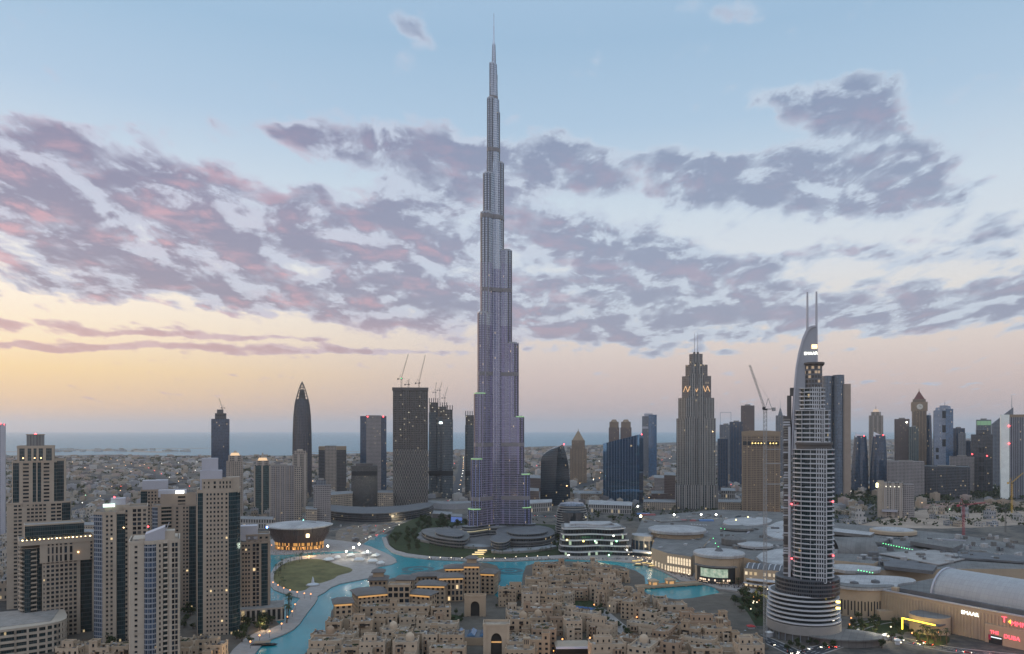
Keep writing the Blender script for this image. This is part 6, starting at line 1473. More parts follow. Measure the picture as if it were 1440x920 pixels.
def gate(px, py, wpx, h, d, rot, label, archw, archh, lit, tint=1):
    x, y = gp(px, py, 1.4); w_ = wpx*y/F; t_ = thing('arched_gatehouse', label, 'gatehouse', (x, y+d/2, 1.4), rot); mb = MB(); aw, ah = w_*archw, h*archh; n = 12; f = -d/2
    mb.face([(-w_/2, f, 0), (-aw/2, f, 0), (-aw/2, f, h), (-w_/2, f, h)]); mb.face([(aw/2, f, 0), (w_/2, f, 0), (w_/2, f, h), (aw/2, f, h)])
    sp = ah*.62; pr = (-aw/2, sp)
    for i in range(1, n+1):
        a = pi-pi*i/n; q = (aw/2*cos(a), sp+(ah-sp)*sin(a)**.8 if 0 < i < n else sp); mb.face([(pr[0], f, pr[1]), (q[0], f, q[1]), (q[0], f, h), (pr[0], f, h)]); mb.face([(pr[0], f, pr[1]), (pr[0], f+3, pr[1]), (q[0], f+3, q[1]), (q[0], f, q[1])]); pr = q
    for s_ in (-1, 1): mb.face([(s_*aw/2, f, 0), (s_*aw/2, f, sp), (s_*aw/2, f+3, sp), (s_*aw/2, f+3, 0)])
    mb.face([(w_/2, f, 0), (w_/2, d/2, 0), (w_/2, d/2, h), (w_/2, f, h)]); mb.face([(-w_/2, d/2, 0), (-w_/2, f, 0), (-w_/2, f, h), (-w_/2, d/2, h)]); mb.face([(w_/2, d/2, 0), (-w_/2, d/2, 0), (-w_/2, d/2, h), (w_/2, d/2, h)]); mb.face([(x_, y_, h) for x_, y_ in rect(0, 0, w_, d)], None, 1)
    parapet(mb, 0, 0, w_+.6, d+.6, h, 1.6)
    for s_ in (-1, 1): mb.box(s_*(w_/2-1.2), f-.3, 0, 2.2, .7, h+2.2)
    mb.build('wall', [OTW[tint], MOROOF], t_); mb = MB(); mb.box(0, f+3.2, 0, aw+.2, .3, ah+.2); mb.build('arch_shade_panel', MARCH, t_)  # dark panel closing the arch, standing in for the shade inside
    if lit: mb = MB(); mb.box(0, f+2.9, sp-1.2, aw-.6, .3, 1.0); mb.build('arch_light', MEAVE, t_)
    return t_
gate(668, 867, 30, 17, 8, .0, 'sand-coloured gatehouse with dark pointed arch below the palace tower', .42, .78, 0, 0)
gate(698, 924, 37, 22, 14, .0, 'large pale gatehouse with lit arch at the bottom edge', .42, .78, 1, 1)
# souk roof with blue skylights
x, y = gp(664, 890, 8); sk = thing('souk_hall', 'dark-roofed souk hall with blue skylights behind the pale gatehouse', 'market hall', (x, y, 1.4), -.06); mb = MB(); mb.box(0, 0, 0, 30, 22, 6, cap=1); mb.build('wall', [OTW[0], MDROOF], sk)
for i in range(3): mb = MB(); mb.prism(rect(-9.5+i*9.5, 0, 6, 17), 6.01, 6.6, 0, 0); mb.prism(rect(-9.5+i*9.5, 0, 6, 17), 6.6, 8.6, 0, 0, inset=rect(-9.5+i*9.5, 0, .6, 15)); mb.build('skylight', mat('blue_skylight', (.04, .11, .20), .15), sk)
# pale domed house right of it
# --- scattered houses
LAND = ccw(gpoly([(405, 945), (446, 905), (463, 889), (500, 872), (545, 872), (600, 872), (645, 870), (652, 868), (690, 868), (706, 846), (735, 838), (738, 818), (748, 805), (800, 803), (862, 806), (888, 816), (884, 836), (905, 852), (935, 858), (965, 862), (1000, 870), (1020, 882), (1070, 905), (1080, 945)]))
POOL = gp(822, 858)
def px_of(x, y, z=0): return (PX0+x/y*F, PYH+(H-z)*F/y)
street = [gp(838, 862), gp(862, 878), gp(905, 915)]
def dist_seg(p_, a, b):
    vx, vy = b[0]-a[0], b[1]-a[1]; t_ = max(0, min(1, ((p_[0]-a[0])*vx+(p_[1]-a[1])*vy)/(vx*vx+vy*vy))); return hypot(p_[0]-a[0]-t_*vx, p_[1]-a[1]-t_*vy)
LMK = {'blue pool': POOL, 'souk bridge': gp(905, 828), 'gatehouse': gp(698, 920), 'palace tower': gp(663, 842), 'crane mast': gp(1076, 890), 'tent stage': gp(805, 915), 'causeway': gp(425, 865), 'lake tip': gp(745, 795)}
random.seed(11); spots = []
yy = 905.0; row = 0
while yy > 512:
    xx = -190+random.uniform(0, 12)
    while xx < 230:
        w_ = random.choice((12, 14, 17, 20, 24, 31))*random.uniform(.9, 1.1); x = xx+w_/2; y = yy+random.uniform(-5, 5); p_ = px_of(x, y)
        ok = inpoly(x, y, LAND) and inpoly(x-w_*.5, y-8, LAND) and inpoly(x+w_*.5, y-6, LAND) and inpoly(x, y+8, LAND)
        ok = ok and hypot((x-POOL[0])/20, (y-POOL[1]+22)/42) > 1 and min(dist_seg((x, y), street[0], street[1]), dist_seg((x, y), street[1], street[2])) > 13
        ok = ok and not (645 < p_[0] < 722 and 866 < p_[1] < 940) and not (770 < p_[0] < 850 and p_[1] > 905) and not (650 < p_[0] < 700 and p_[1] < 905)
        if ok: spots.append((x, y, w_))
        xx += w_+random.choice((.15, .15, .4, .8, 6, 9))
    yy -= random.choice((19.5, 22.5, 25)); row += 1
FE = ['wind tower', 'dome', 'pergola', 'roof room', 'corner turret', 'planters']
FT = {'wind tower': 'a square wind tower', 'dome': 'a small dome', 'pergola': 'a pergola', 'roof room': 'a roof room', 'corner turret': 'a corner turret', 'planters': 'roof planters'}
ORD = ['closest', 'second closest', 'third closest', 'fourth closest', 'fifth closest', 'sixth closest', 'seventh closest', 'eighth closest', 'ninth closest', 'tenth closest', 'eleventh closest', 'twelfth closest']
TN = ['sand-coloured', 'pale beige', 'rosy tan']; ST = {2: 'two', 3: 'three', 4: 'four', 5: 'five', 6: 'six'}
houses = []
for (x, y, w_) in spots:
    st = random.choice((2, 3, 3, 4, 4)) if y < 720 else random.choice((2, 3, 3)); dl = min(dist_seg((x, y), street[0], street[1]), dist_seg((x, y), street[1], street[2]))
    rot = random.choice((0, 0, .06, -.08, .12)) if dl > 45 else random.choice((-.55, -.5, 1.05))
    houses.append([x, y, w_, random.uniform(11, 15), st*3.6, rot, random.choice(FE+['pergola', 'roof room', 'planters', 'planters', 'corner turret']), random.choice((0, 0, 1, 1, 2)), st])
rank = {}
for k, hh in enumerate(houses):
    lm = min(LMK, key=lambda q: hypot(LMK[q][0]-hh[0], LMK[q][1]-hh[1])); rank.setdefault((lm, hh[6], hh[7], hh[8]), []).append((hypot(LMK[lm][0]-hh[0], LMK[lm][1]-hh[1]), k))
for (lm, fe, ti, st), L in rank.items():
    L.sort()
    for i, (dd_, k) in enumerate(L):
        hh = houses[k]; lab = '%s %s-storey house with %s%s near the %s' % (TN[ti], ST[st], FT[fe], '' if len(L) == 1 else ', %s of its kind' % ORD[min(i, 11)], lm) if len(L) == 1 else '%s %s-storey house with %s, %s to the %s' % (TN[ti], ST[st], FT[fe], ORD[min(i, 11)], lm)
        if len(lab.split()) > 14: lab = lab.replace('small ', '').replace(' of its kind', '').replace(' house with', ' house,')
        house(*hh[:8], lab, 'sand-coloured houses of the old town')
print('houses', len(houses))
# pool, tent stage, bridge
mb = MB(); mb.prism(rect(0, 0, 20, 10), 0, .5); p_ = thing('swimming_pool', 'blue swimming pool in a courtyard among the sand-coloured houses', 'pool', (POOL[0], POOL[1], 1.4), -.5); mb.build('coping', MPAVE, p_); mb = MB(); mb.prism(rect(0, 0, 18.4, 8.4), .5, .56); mb.build('pool_water', mat('pool_water', (.02, .14, .36), .1, var=.1), p_)
x, y = gp(806, 921, 2); st_ = thing('tent_stage', 'flat-roofed pavilion with pale blue front edge and warm lamps at the bottom edge', 'pavilion', (x, y+7, 1.4), .03); mb = MB(); mb.prism(rect(0, 0, 26, 15), 5.5, 6.2, 0, 0, bottom=True); mb.prism(rect(0, .5, 25.6, 14), 6.21, 7.4, 0, 0, inset=rect(0, 2, 22, 9)); mb.build('roof', mat('tan_canopy', (.36, .29, .22), .8), st_)
mb = MB(); mb.box(0, -7.6, 5.1, 25.5, .4, 1.5); mb.build('front_edge', mat('pale_blue_fascia', (.42, .47, .60), .5), st_); mb = MB(); mb.box(0, 2, 0, 24, 9, 5.4); mb.build('wall', MRAIL, st_)
for i in range(9): mb = MB(); mb.sphere((0, 0, 0), .35); mb.build('warm_lamp', glow('orange_lamp', (1, .42, .1), 5), st_, loc=(random.choice((-15, 15, 14, 17))+random.uniform(-2.5, 2.5), random.uniform(-8, 3), random.uniform(1.5, 4)))
mb = MB(); mb.prism(smooth_poly([(18, -10), (27, -9), (27, -3), (18, -2)], 2), 0, 3.2); mb.build('white_tent', glow('lit_tent', (.85, 1, .92), .8), st_)
A = Vector((*gp(895, 829), 0)); B = Vector((*gp(985, 823), 0)); L = (B-A).length; br = thing('souk_bridge', 'sand-coloured footbridge with two amber-lit pavilions crossing the lake', 'bridge', (A.x, A.y, 0), atan2((B-A).y, (B-A).x))
mb = MB(); mb.box(L/2, 0, 1.2, L, 8, 1.6); mb.build('deck', OTW[0], br)
for i in range(6):
    mb = MB(); mb.box((i+.5)*L/6, 0, 0, 2, 7, 1.2); mb.build('pier', OTW[0], br)
for s_ in (-4.0, 4.0): mb = MB(); mb.box(L/2, s_, 2.8, L, .4, 1.2); mb.build('parapet', OTW[1], br)
for xx in (L*.26, L*.52):
    mb = MB()
    for a_ in (-3.4, 3.4):
        for b_ in (-3.2, 3.2): mb.box(xx+a_, b_, 2.8, 1.3, 1.3, 4.6)
    mb.box(xx, 0, 7.4, 9.4, 8.6, .9); mb.prism(rect(xx, 0, 9.4, 8.6), 8.3, 9.8, inset=rect(xx, 0, 4, 3.6)); pv = mb.build('pavilion', OTW[0], br); mb = MB(); mb.box(xx, -3.0, 3.2, 5.4, .3, 3.4); mb.box(xx-3.6, 0, 4, .3, 4.6, 2.6); mb.build('pavilion_light', MEAVE, pv)

slab('garden', [(800, 846), (838, 846), (852, 866), (840, 882), (806, 872)], 1.46, MPARK, z0=1, it=1)
slab('lane', [(838, 858), (848, 856), (872, 876), (915, 912), (904, 918), (860, 884)], 1.5, MPAVE, z0=1, it=1)
slab('garden', [(716, 868), (724, 866), (742, 905), (728, 910)], 1.46, MPARK, z0=1, it=1)
slab('garden', [(600, 868), (648, 866), (650, 878), (610, 880)], 1.46, MPARK, z0=1, it=1)
# ================================================================== LOW CITY BETWEEN THE TOWERS AND THE SHORE
VC = [mat('villa_white', (.40, .38, .36), .85), mat('villa_cream', (.33, .285, .235), .85), mat('villa_pink', (.34, .27, .24), .85), mat('villa_grey', (.28, .28, .29), .85), mat('villa_tan', (.31, .25, .19), .85), mat('villa_dark', (.15, .14, .14), .85)]
VCW = [facade('villa_white_windows', (.38, .36, .34), bay=3.5, flr=3.6, fw=.35, fh=.42, lit=.02), facade('villa_cream_windows', (.39, .34, .28), bay=3.5, flr=3.6, fw=.35, fh=.42, lit=.02), facade('villa_tan_windows', (.31, .25, .19), bay=3.5, flr=3.6, fw=.35, fh=.42, lit=.02), facade('villa_grey_windows', (.28, .28, .29), bay=3.5, flr=3.6, fw=.4, fh=.45, lit=.02)]
random.seed(33)
taken = [(o.location.x, o.location.y, 34 if o.location.y > 1100 else 30) for o in COL.objects if o.parent is None and o.get('category') and o.location.y > 500 and o.get('category') not in ('house', 'fountain', 'palace', 'crane')]
def coast_py(px):
    pts = [(-200, 641), (400, 642), (640, 634), (860, 627), (1100, 622), (1700, 617)]
    for (a, b), (c, d) in zip(pts, pts[1:]):
        if a <= px <= c: return b+(d-b)*(px-a)/(c-a)
    return 641
AVE = [gpoly(q) for q in ([(318, 735), (262, 690), (205, 662), (150, 648)], [(60, 735), (150, 700), (262, 676), (420, 662), (560, 655)], [(-20, 668), (120, 662), (260, 654), (400, 650)], [(640, 700), (648, 668), (650, 645)], [(800, 690), (860, 668), (930, 650), (980, 640)], [(700, 664), (800, 655), (920, 646), (1100, 640)], [(440, 706), (470, 680), (478, 655)], [(1010, 690), (1120, 672), (1260, 664), (1440, 660)])]
def near_road(x, y):
    for L in AVE:
        for a, b in zip(L, L[1:]):
            if dist_seg((x, y), a, b) < 17+y/260: return True
    return False
def free(x, y, r=0): return all(abs(x-a) > c+r or abs(y-b) > c+r for a, b, c in taken)
lots = []
while len(lots) < 5200:
    px = random.uniform(-60, 1500); c = coast_py(px)+1.0; top = 738 if px < 640 else (716 if px < 1160 else 742)
    if px < 110 : top = 850
    py = c+(top-c)*random.random()**1.75; x, y = gp(px, py)
    if px > 1160 and py > 690 and random.random() < .72: continue
    if 430 < px < 800 and py > 705: continue
    if near_road(x, y) or (y < 1750 and not free(x, y, 6)): continue
    k = min(2.6, .55+y/2600); w_, d = random.uniform(7, 17)*k, random.uniform(7, 16)*k; h = random.choice((4, 4, 7, 7, 8, 10, 11, 14, 18 if px > 640 else 9))*(1 if y < 3000 else 1.15)
    lots.append((y, x, w_, d, h, random.choice((.35, .35, .42, .3, -1.2, 0.0)), px))
lots.sort()
vis = [q for q in lots if -10 < q[6] < 1450]; own = vis[:300]; keep = set(id(q) for q in own); proto = []
for k in range(12):
    mb = MB(); w_, d = random.uniform(.9, 1.1), random.uniform(.9, 1.1); mb.box(0, 0, 0, 10*w_, 10*d, 7, mi=0, cap=1); mb.box(random.uniform(-2, 2), random.uniform(-1, 2), 7, 4.2, 4, 2.4, mi=0, cap=1)
    mb.box(random.choice((-6, 6)), random.uniform(-2, 2), 0, 4, 6, 4, mi=0, cap=1)
    for a, b, sx, sy in ((0, -4.8*d, 10*w_, .4), (0, 4.8*d, 10*w_, .4)): mb.box(a, b, 7, sx, sy, .8, mi=0)
    proto.append(mb.mesh('low_house', [VCW[k % 4], random.choice((MOROOF, MROOFG, MWROOF, VC[1]))]))
for q in own:
    y, x, w_, d, h, r, px = q
    o = bpy.data.objects.new('low_house', random.choice(proto)); COL.objects.link(o); o.location = (x, y, 0); o.rotation_euler = (0, 0, r); o.scale = (w_/10, d/10, h/7)
    side = 'left of the spire' if px < 690 else 'right of the spire'
    tag(o, 'small flat-roofed low house in the dense low city %s' % ('before the sea, left of the spire' if px < 690 else 'right of the spire, nearer side'), 'house', 'low houses between the towers %s' % side)
mb = MB()
for q in lots:
    if id(q) in keep: continue
    y, x, w_, d, h, r, px = q; i = random.choice((0, 0, 1, 1, 2, 3, 4, 4, 5)); mb.box(x, y, 0, w_, d, h, r, mi=i, bottom=False)
    if y < 3000: mb.box(x+random.uniform(-2, 2), y, h, w_*.4, d*.4, 2.6, r, mi=i, bottom=False)
tag(mb.build('low_city', VC), kind='stuff')
# white sheds and cranes of the port on the spit
mb = MB()
for i in range(70):
    px, py = random.uniform(40, 270), random.uniform(632.5, 636); x, y = gp(px, py); mb.box(x, y, 1, random.uniform(15, 50), random.uniform(10, 30), random.uniform(5, 16), mi=random.choice((0, 0, 1, 3)))
tag(mb.build('port_sheds', VC), kind='stuff')
# leaf clumps of the far gardens: one mass
MLEAF = [mat('leaf_dark', (.028, .042, .018), .9, var=.4), mat('leaf_mid', (.045, .062, .024), .9, var=.4), mat('leaf_olive', (.062, .066, .03), .9, var=.4)]
def clump(mb, x, y, z, r, h, n, mi=None):
    for _ in range(n):
        a, b = random.uniform(0, 2*pi), random.random(); rr = r*sqrt(random.random()); zz = z+h*b; s_ = r*random.uniform(.28, .5)
        nx, ny, nz = random.gauss(0, 1), random.gauss(0, 1), random.gauss(0, .8)+.4; nn_ = Vector((nx, ny, nz)).normalized(); t_ = nn_.orthogonal().normalized(); u_ = nn_.cross(t_); c = Vector((x+rr*cos(a), y+rr*sin(a), zz))
        mb.face([tuple(c+t_*s_), tuple(c+u_*s_*.8), tuple(c-t_*s_), tuple(c-u_*s_*.8)], None, random.randint(0, 2) if mi is None else mi)
mb = MB()
for _ in range(5200):
    px = random.uniform(-60, 1500); c = coast_py(px)+1.2; top = 735 if px < 1160 else 740; py = c+(top-c)*random.random()**1.7; x, y = gp(px, py)
    if px < 1160 and 430 < px < 800 and py > 700: continue
    if near_road(x, y) or (y < 1750 and not free(x, y, 0)): continue
    k = min(2.4, .6+y/2800); clump(mb, x, y, .5, random.uniform(3, 7)*k, random.uniform(4, 8)*min(k, 1.3), 9)
for (x0, x1, y0, y1, n) in ((1290, 1440, 684, 700, 420), (1160, 1232, 692, 712, 160), (1345, 1440, 712, 722, 60), (1270, 1340, 698, 706, 60)):
    for _ in range(n): x, y = gp(random.uniform(x0, x1), random.uniform(y0, y1)); clump(mb, x, y, .5, random.uniform(5, 10), random.uniform(6, 11), 12)
tag(mb.build('far_trees', MLEAF), kind='stuff')
# sandy building plots and highway on the right
slab('sand_plot', [(1185, 745), (1260, 725), (1300, 716), (1450, 706), (1480, 735), (1350, 744), (1250, 742)], .12, mat('sand_plot', (.34, .26, .20), .95, var=.35, vscale=.03), z0=0, it=1)
slab('sand_plot', [(1290, 708), (1440, 704), (1480, 712), (1380, 718), (1290, 716)], .16, mat('red_sand_plot', (.28, .18, .14), .95, var=.35, vscale=.03), z0=0, it=1)
def road(name, px, wd, lanes=2, z=.02):
    L = smooth_poly(gpoly(px), 3, False); mb = MB(); ribbon(mb, L, wd, 0, z+.18, 0); mb2 = MB(); A, B = offset_line(L, wd+1.2)
    r_ = tag(mb.build(name, MASPH), kind='structure')
    for side in (-1, 1):
        E = [(p[0]+(q[0]-p[0])*(.5+side*.5), p[1]+(q[1]-p[1])*(.5+side*.5)) for p, q in zip(A, B)]; ribbon(mb2, E, .9, 0, .36, 0)
    tag(mb2.build('kerb', MCURB), kind='structure')
    mb3 = MB()
    for ln in range(1, lanes):
        f = ln/lanes; E = [(p[0]+(q[0]-p[0])*f, p[1]+(q[1]-p[1])*f) for p, q in zip(*offset_line(L, wd))]; acc = 0
        for a, b in zip(E, E[1:]):
            l_ = hypot(b[0]-a[0], b[1]-a[1]); acc += l_
            if int(acc/6) % 2 == 0: ribbon(mb3, [a, b], .35, z+.18, z+.19)
    if mb3.v: tag(mb3.build('road_marking', MLINE), kind='structure')
    return L
R1 = road('highway', [(1140, 752), (1180, 730), (1215, 712), (1240, 700), (1262, 690)], 26, 6)
R2 = road('boulevard', [(380, 764), (430, 748), (520, 741), (580, 732), (640, 727), (720, 724), (800, 728), (860, 716), (960, 712)], 16, 4)
R3 = road('park_road', [(497, 769), (520, 757), (545, 744), (585, 733)], 11, 2)
R4 = road('street', [(965, 846), (985, 862), (1010, 876), (1050, 890), (1090, 905), (1140, 930)], 12, 3)
R5 = road('street', [(1120, 925), (1180, 905), (1230, 893), (1290, 905), (1340, 915), (1440, 925), (1500, 930)], 13, 4)
R6 = road('street', [(1185, 905), (1200, 885), (1235, 875), (1265, 872)], 9, 2)
R7 = road('highway', [(-60, 775), (0, 752), (40, 730), (80, 716)], 20, 4)
R8 = road('street', [(590, 712), (640, 702), (700, 700), (770, 704)], 14, 3)
for L_ in []: pass

mb = MB()
for L in AVE: ribbon(mb, smooth_poly(L, 2, False), 26, 0, .2)
tag(mb.build('avenues', MASPH), kind='structure')
# ================================================================== TREES, STREET LIFE, SMALL BUILDINGS
MTRUNK = mat('bark', (.09, .065, .045), .95)
def tree_proto(k, hgt):
    random.seed(100+k); t_ = bpy.data.objects.new('broadleaf_tree', None); mb = MB(); mb.lathe([(.32, 0), (.24, hgt*.3), (.16, hgt*.55)], 7)
    for i in range(5):
        a = i*1.3+k; mb.beam((0, 0, hgt*.3), (cos(a)*hgt*.24, sin(a)*hgt*.24, hgt*.62), .11)
    tr = (mb.mesh('trunk', MTRUNK)); mb = MB(); lobes = [(cos(i*1.3+k)*hgt*.22*random.uniform(.5, 1.2), sin(i*1.3+k)*hgt*.22*random.uniform(.5, 1.2), hgt*random.uniform(.38, .72), hgt*random.uniform(.15, .25)) for i in range(6)]
    for (x, y, z, r) in lobes:
        for _ in range(34):
            v = Vector((random.gauss(0, 1), random.gauss(0, 1), random.gauss(0, 1))).normalized()*r*random.uniform(.55, 1.05); c = Vector((x, y, z))+Vector((v.x, v.y, v.z*.8)); n = (v.normalized()+Vector((random.gauss(0, .5), random.gauss(0, .5), random.gauss(0, .5)))).normalized(); p_ = n.orthogonal().normalized(); q = n.cross(p_); s_ = random.uniform(.35, .75)
            mb.face([tuple(c+p_*s_), tuple(c+q*s_*.7), tuple(c-p_*s_), tuple(c-q*s_*.7)], None, random.choice((0, 0, 1, 1, 2)))
    return tr, mb.mesh('crown', MLEAF)
def palm_proto(k, hgt):
    random.seed(200+k); mb = MB(); mb.lathe([(.3, 0), (.2, hgt*.5), (.19, hgt)], 7); tr = mb.mesh('trunk', MTRUNK); mb = MB()
    for i in range(17):
        a = 2*pi*i/17+random.uniform(-.2, .2); up = random.uniform(-.2, .9); L = random.uniform(2.4, 3.3); pr = None; w0 = .42
        for j in range(5):
            f = j/4; d = L*f; z = hgt+.2+up*1.3*f-1.5*f*f*(1.2-up*.5); p_ = Vector((cos(a)*d, sin(a)*d, z)); sd_ = Vector((-sin(a), cos(a), 0))*w0*(1-f*.75)
            if pr: mb.face([tuple(pr[0]-pr[1]), tuple(pr[0]+pr[1]), tuple(p_+sd_), tuple(p_-sd_)], None, i % 3)
            pr = (p_, sd_)
    return tr, mb.mesh('crown', MLEAF)
TREES = [tree_proto(k, h) for k, h in enumerate((7.5, 8.5, 9.5, 6.5, 8))]; PALMS = [palm_proto(k, h) for k, h in enumerate((7, 8.5, 6))]
def plant(x, y, z, palm, label, group, sc=1.0):
    nm = 'palm_tree' if palm else 'broadleaf_tree'; tr, cr_ = random.choice(PALMS if palm else TREES); t_ = thing(nm, label, 'tree', (x, y, z), random.uniform(0, 6.28), group); s_ = sc*random.uniform(.8, 1.2); t_.scale = (s_, s_, s_*random.uniform(.9, 1.15))
    for n_, me in (('trunk', tr), ('crown', cr_)):
        o = bpy.data.objects.new(n_, me); COL.objects.link(o); o.parent = t_
def scatter(poly_px, n, z, palm, label, group, sc=1.0, mind=3.5):
    P_ = gpoly(poly_px); xs_ = [p[0] for p in P_]; ys_ = [p[1] for p in P_]; done = []; tries = 0
    while len(done) < n and tries < 4000:
        tries += 1; x, y = random.uniform(min(xs_), max(xs_)), random.uniform(min(ys_), max(ys_))
        if inpoly(x, y, P_) and all(hypot(x-a, y-b) > mind for a, b in done): done.append((x, y)); plant(x, y, z, palm, label, group, sc)
random.seed(77)
scatter([(592, 730), (650, 733), (658, 744), (600, 752), (585, 746)], 46, 1.7, False, 'dense dark broad-leaved tree in the grove left of the spire', 'trees in the grove left of the spire', 1.35, 5)
scatter([(549, 756), (575, 744), (600, 752), (592, 765), (600, 778), (570, 778), (553, 770)], 34, 1.7, False, 'dark broad-leaved tree on the rounded shore of the tower park', 'trees on the rounded park shore', 1.1, 5)
scatter([(600, 779), (665, 783), (720, 783), (785, 779), (785, 775), (700, 778), (600, 773)], 34, 1.7, True, 'small palm in the planted strip between spire and lake', 'palms between spire and lake', .8, 4)
scatter([(760, 748), (790, 745), (792, 775), (770, 776)], 16, 1.7, False, 'dark tree between the spire podium and the terraced mall wing', 'trees beside the terraced mall wing', 1.1, 5)
scatter([(386, 806), (395, 796), (430, 786), (440, 787), (405, 797), (392, 812), (392, 822), (400, 829), (394, 829), (386, 820)], 26, 1.3, True, 'palm along the curved left edge of the lawn', 'palms round the lawn', 1.0, 4)
scatter([(340, 870), (372, 862), (384, 880), (372, 898), (345, 915), (330, 905)], 24, 1.1, False, 'dark tree at the foot of the waterside tower', 'trees at the foot of the waterside tower', 1.1, 4.5)
scatter([(398, 868), (412, 850), (414, 860), (404, 880)], 6, 1.2, True, 'tall palm on the causeway in front of the turquoise water', 'palms on the causeway', 1.6, 3)
scatter([(1040, 836), (1085, 832), (1088, 868), (1062, 880), (1040, 862), (1025, 850)], 34, .1, False, 'dark tree in the garden left of the crane mast', 'trees in the garden left of the crane mast', 1.1, 4.5)
scatter([(1012, 820), (1060, 822), (1062, 830), (1015, 828)], 12, .1, True, 'palm on the promenade in front of the screen drum', 'palms in front of the screen drum', .9, 4)
scatter([(1200, 872), (1262, 866), (1290, 900), (1230, 915), (1190, 900)], 30, .1, False, 'dark street tree in front of the slotted drum', 'street trees in front of the slotted drum', .9, 4.5)
scatter([(1288, 893), (1330, 895), (1334, 908), (1292, 908)], 14, .1, True, 'lit palm in the ring bed before the yellow frame', 'palms in the ring bed before the yellow frame', 1.2, 3)
scatter([(1090, 895), (1150, 905), (1185, 915), (1100, 918)], 12, .1, False, 'dark tree at the foot of the balcony tower podium', 'trees at the foot of the balcony tower', .8, 4)
scatter([(836, 860), (842, 858), (868, 880), (912, 915), (900, 918), (858, 884)], 20, 1.4, False, 'green tree in the diagonal lane between the sand-coloured houses', 'trees in the old town lane', .7, 4)
scatter([(560, 868), (620, 868), (640, 866), (636, 872), (560, 874)], 8, 1.4, False, 'tree in the palace court', 'trees in the palace court', .8, 4)
scatter([(700, 850), (708, 842), (730, 838), (728, 848)], 8, 1.4, False, 'tree on the island shore opposite the palace tower', 'trees on the island shore', .9, 4)
scatter([(150, 895), (176, 900), (176, 915), (150, 912)], 7, .1, False, 'dark tree between the left bank towers', 'trees between left bank towers', 1.0, 4)
scatter([(245, 850), (275, 850), (275, 905), (255, 905)], 10, .1, False, 'dark tree at the foot of the tallest left bank tower', 'trees by the tallest left bank tower', 1.0, 4)
for hh in houses:
    if random.random() < .30:
        plant(hh[0]+random.choice((-1, 1))*(hh[2]/2+1.6), hh[1]-hh[3]/2-random.uniform(5, 9), 1.4, random.random() < .4, 'small tree squeezed between sand-coloured houses', 'small trees between old town houses', .62)
# ---- street lamps with warm globes
scatter([(800, 846), (838, 846), (852, 866), (840, 882), (806, 872)], 22, 1.4, True, 'palm in the garden round the blue pool', 'palms round the blue pool', .7, 3)
scatter([(716, 868), (724, 866), (742, 905), (728, 910)], 10, 1.4, False, 'tree in the green strip right of the pale gatehouse', 'trees right of the pale gatehouse', .7, 3)
scatter([(600, 868), (648, 866), (650, 878), (610, 880)], 10, 1.4, False, 'tree in the planted court below the palace gate', 'trees below the palace gate', .7, 3)
LP = []
def lamp_proto():
    mb = MB(); mb.lathe([(.16, 0), (.09, 4.6), (.09, 5.0)], 6); a = mb.mesh('post', MRAIL); mb = MB(); mb.sphere((0, 0, 0), .62, n=8, h=6); b = mb.mesh('globe', glow('orange_globe', (1, .36, .10), 3.2)); mb = MB(); mb.sphere((0, 0, 0), .6, n=8, h=6); c = mb.mesh('globe', glow('white_globe', (1, .85, .58), 2.2)); return a, b, c
lpa, lpb, lpc = lamp_proto()
def lamp(px, py, z, label, group, white=False, hs=1.0):
    x, y = gp(px, py, z); t_ = thing('street_lamp', label, 'street lamp', (x, y, z), 0, group)
    o = bpy.data.objects.new('post', lpa); COL.objects.link(o); o.parent = t_; o.scale = (1, 1, hs)
    o = bpy.data.objects.new('globe', lpc if white else lpb); COL.objects.link(o); o.parent = t_; o.location = (0, 0, 5.2*hs)
for p_ in ((384, 826), (391, 830), (399, 834), (408, 837), (418, 840), (428, 842), (437, 843)): lamp(*p_, 1.3, 'orange globe lamp on the quay below the lawn', 'lamps on the quay below the lawn')
for p_ in ((379, 897), (365, 903), (411, 868), (404, 876), (352, 912), (415, 858), (396, 886)): lamp(*p_, 1.3, 'orange globe lamp along the curved causeway', 'lamps along the causeway')
for p_ in ((382, 772), (392, 776), (404, 774), (413, 778), (426, 776), (446, 777), (388, 768)): lamp(*p_, 1.3, 'orange globe lamp in front of the opera house', 'lamps before the opera house')
for i in range(0, 24, 2): lamp(604+i*7.6, 786.4+(2.2 if i < 15 else 2.0-i*.1)-abs(i-12)*.12, 1.5, 'lamp on the long quay between spire and lake', 'lamps on the long quay', True, .6)
for i in range(26): lamp(480+i*5, 731-abs(i-6)*.14-i*.14, .2, 'warm lamp in the curved row before the lattice towers', 'lamps in the row before the lattice towers', True, .9)
for i in range(14): lamp(884+i*6.5, 784+i*2.2+random.uniform(-1, 1), 1.5, 'lamp on the crowded promenade before the mall', 'lamps on the mall promenade', True, .7)
for i in range(12): lamp(random.uniform(1045, 1085), random.uniform(818, 870), .1, 'lamp in the garden left of the crane mast', 'lamps in the garden left of the crane mast', random.random() < .5, .8)
for i in range(12): lamp(random.uniform(1190, 1330), random.uniform(872, 915), .1, 'lamp along the streets below the mall front', 'lamps below the mall front', random.random() < .6, .8)
for i in range(22):
    hh = random.choice(houses); x, y = hh[0]+random.uniform(-12, 12), hh[1]-hh[3]/2-random.uniform(8, 10); p_ = px_of(x, y, 1.4); lamp(*p_, 1.4, 'warm lamp in the lanes of the old town', 'lamps in the old town lanes', False, .7)
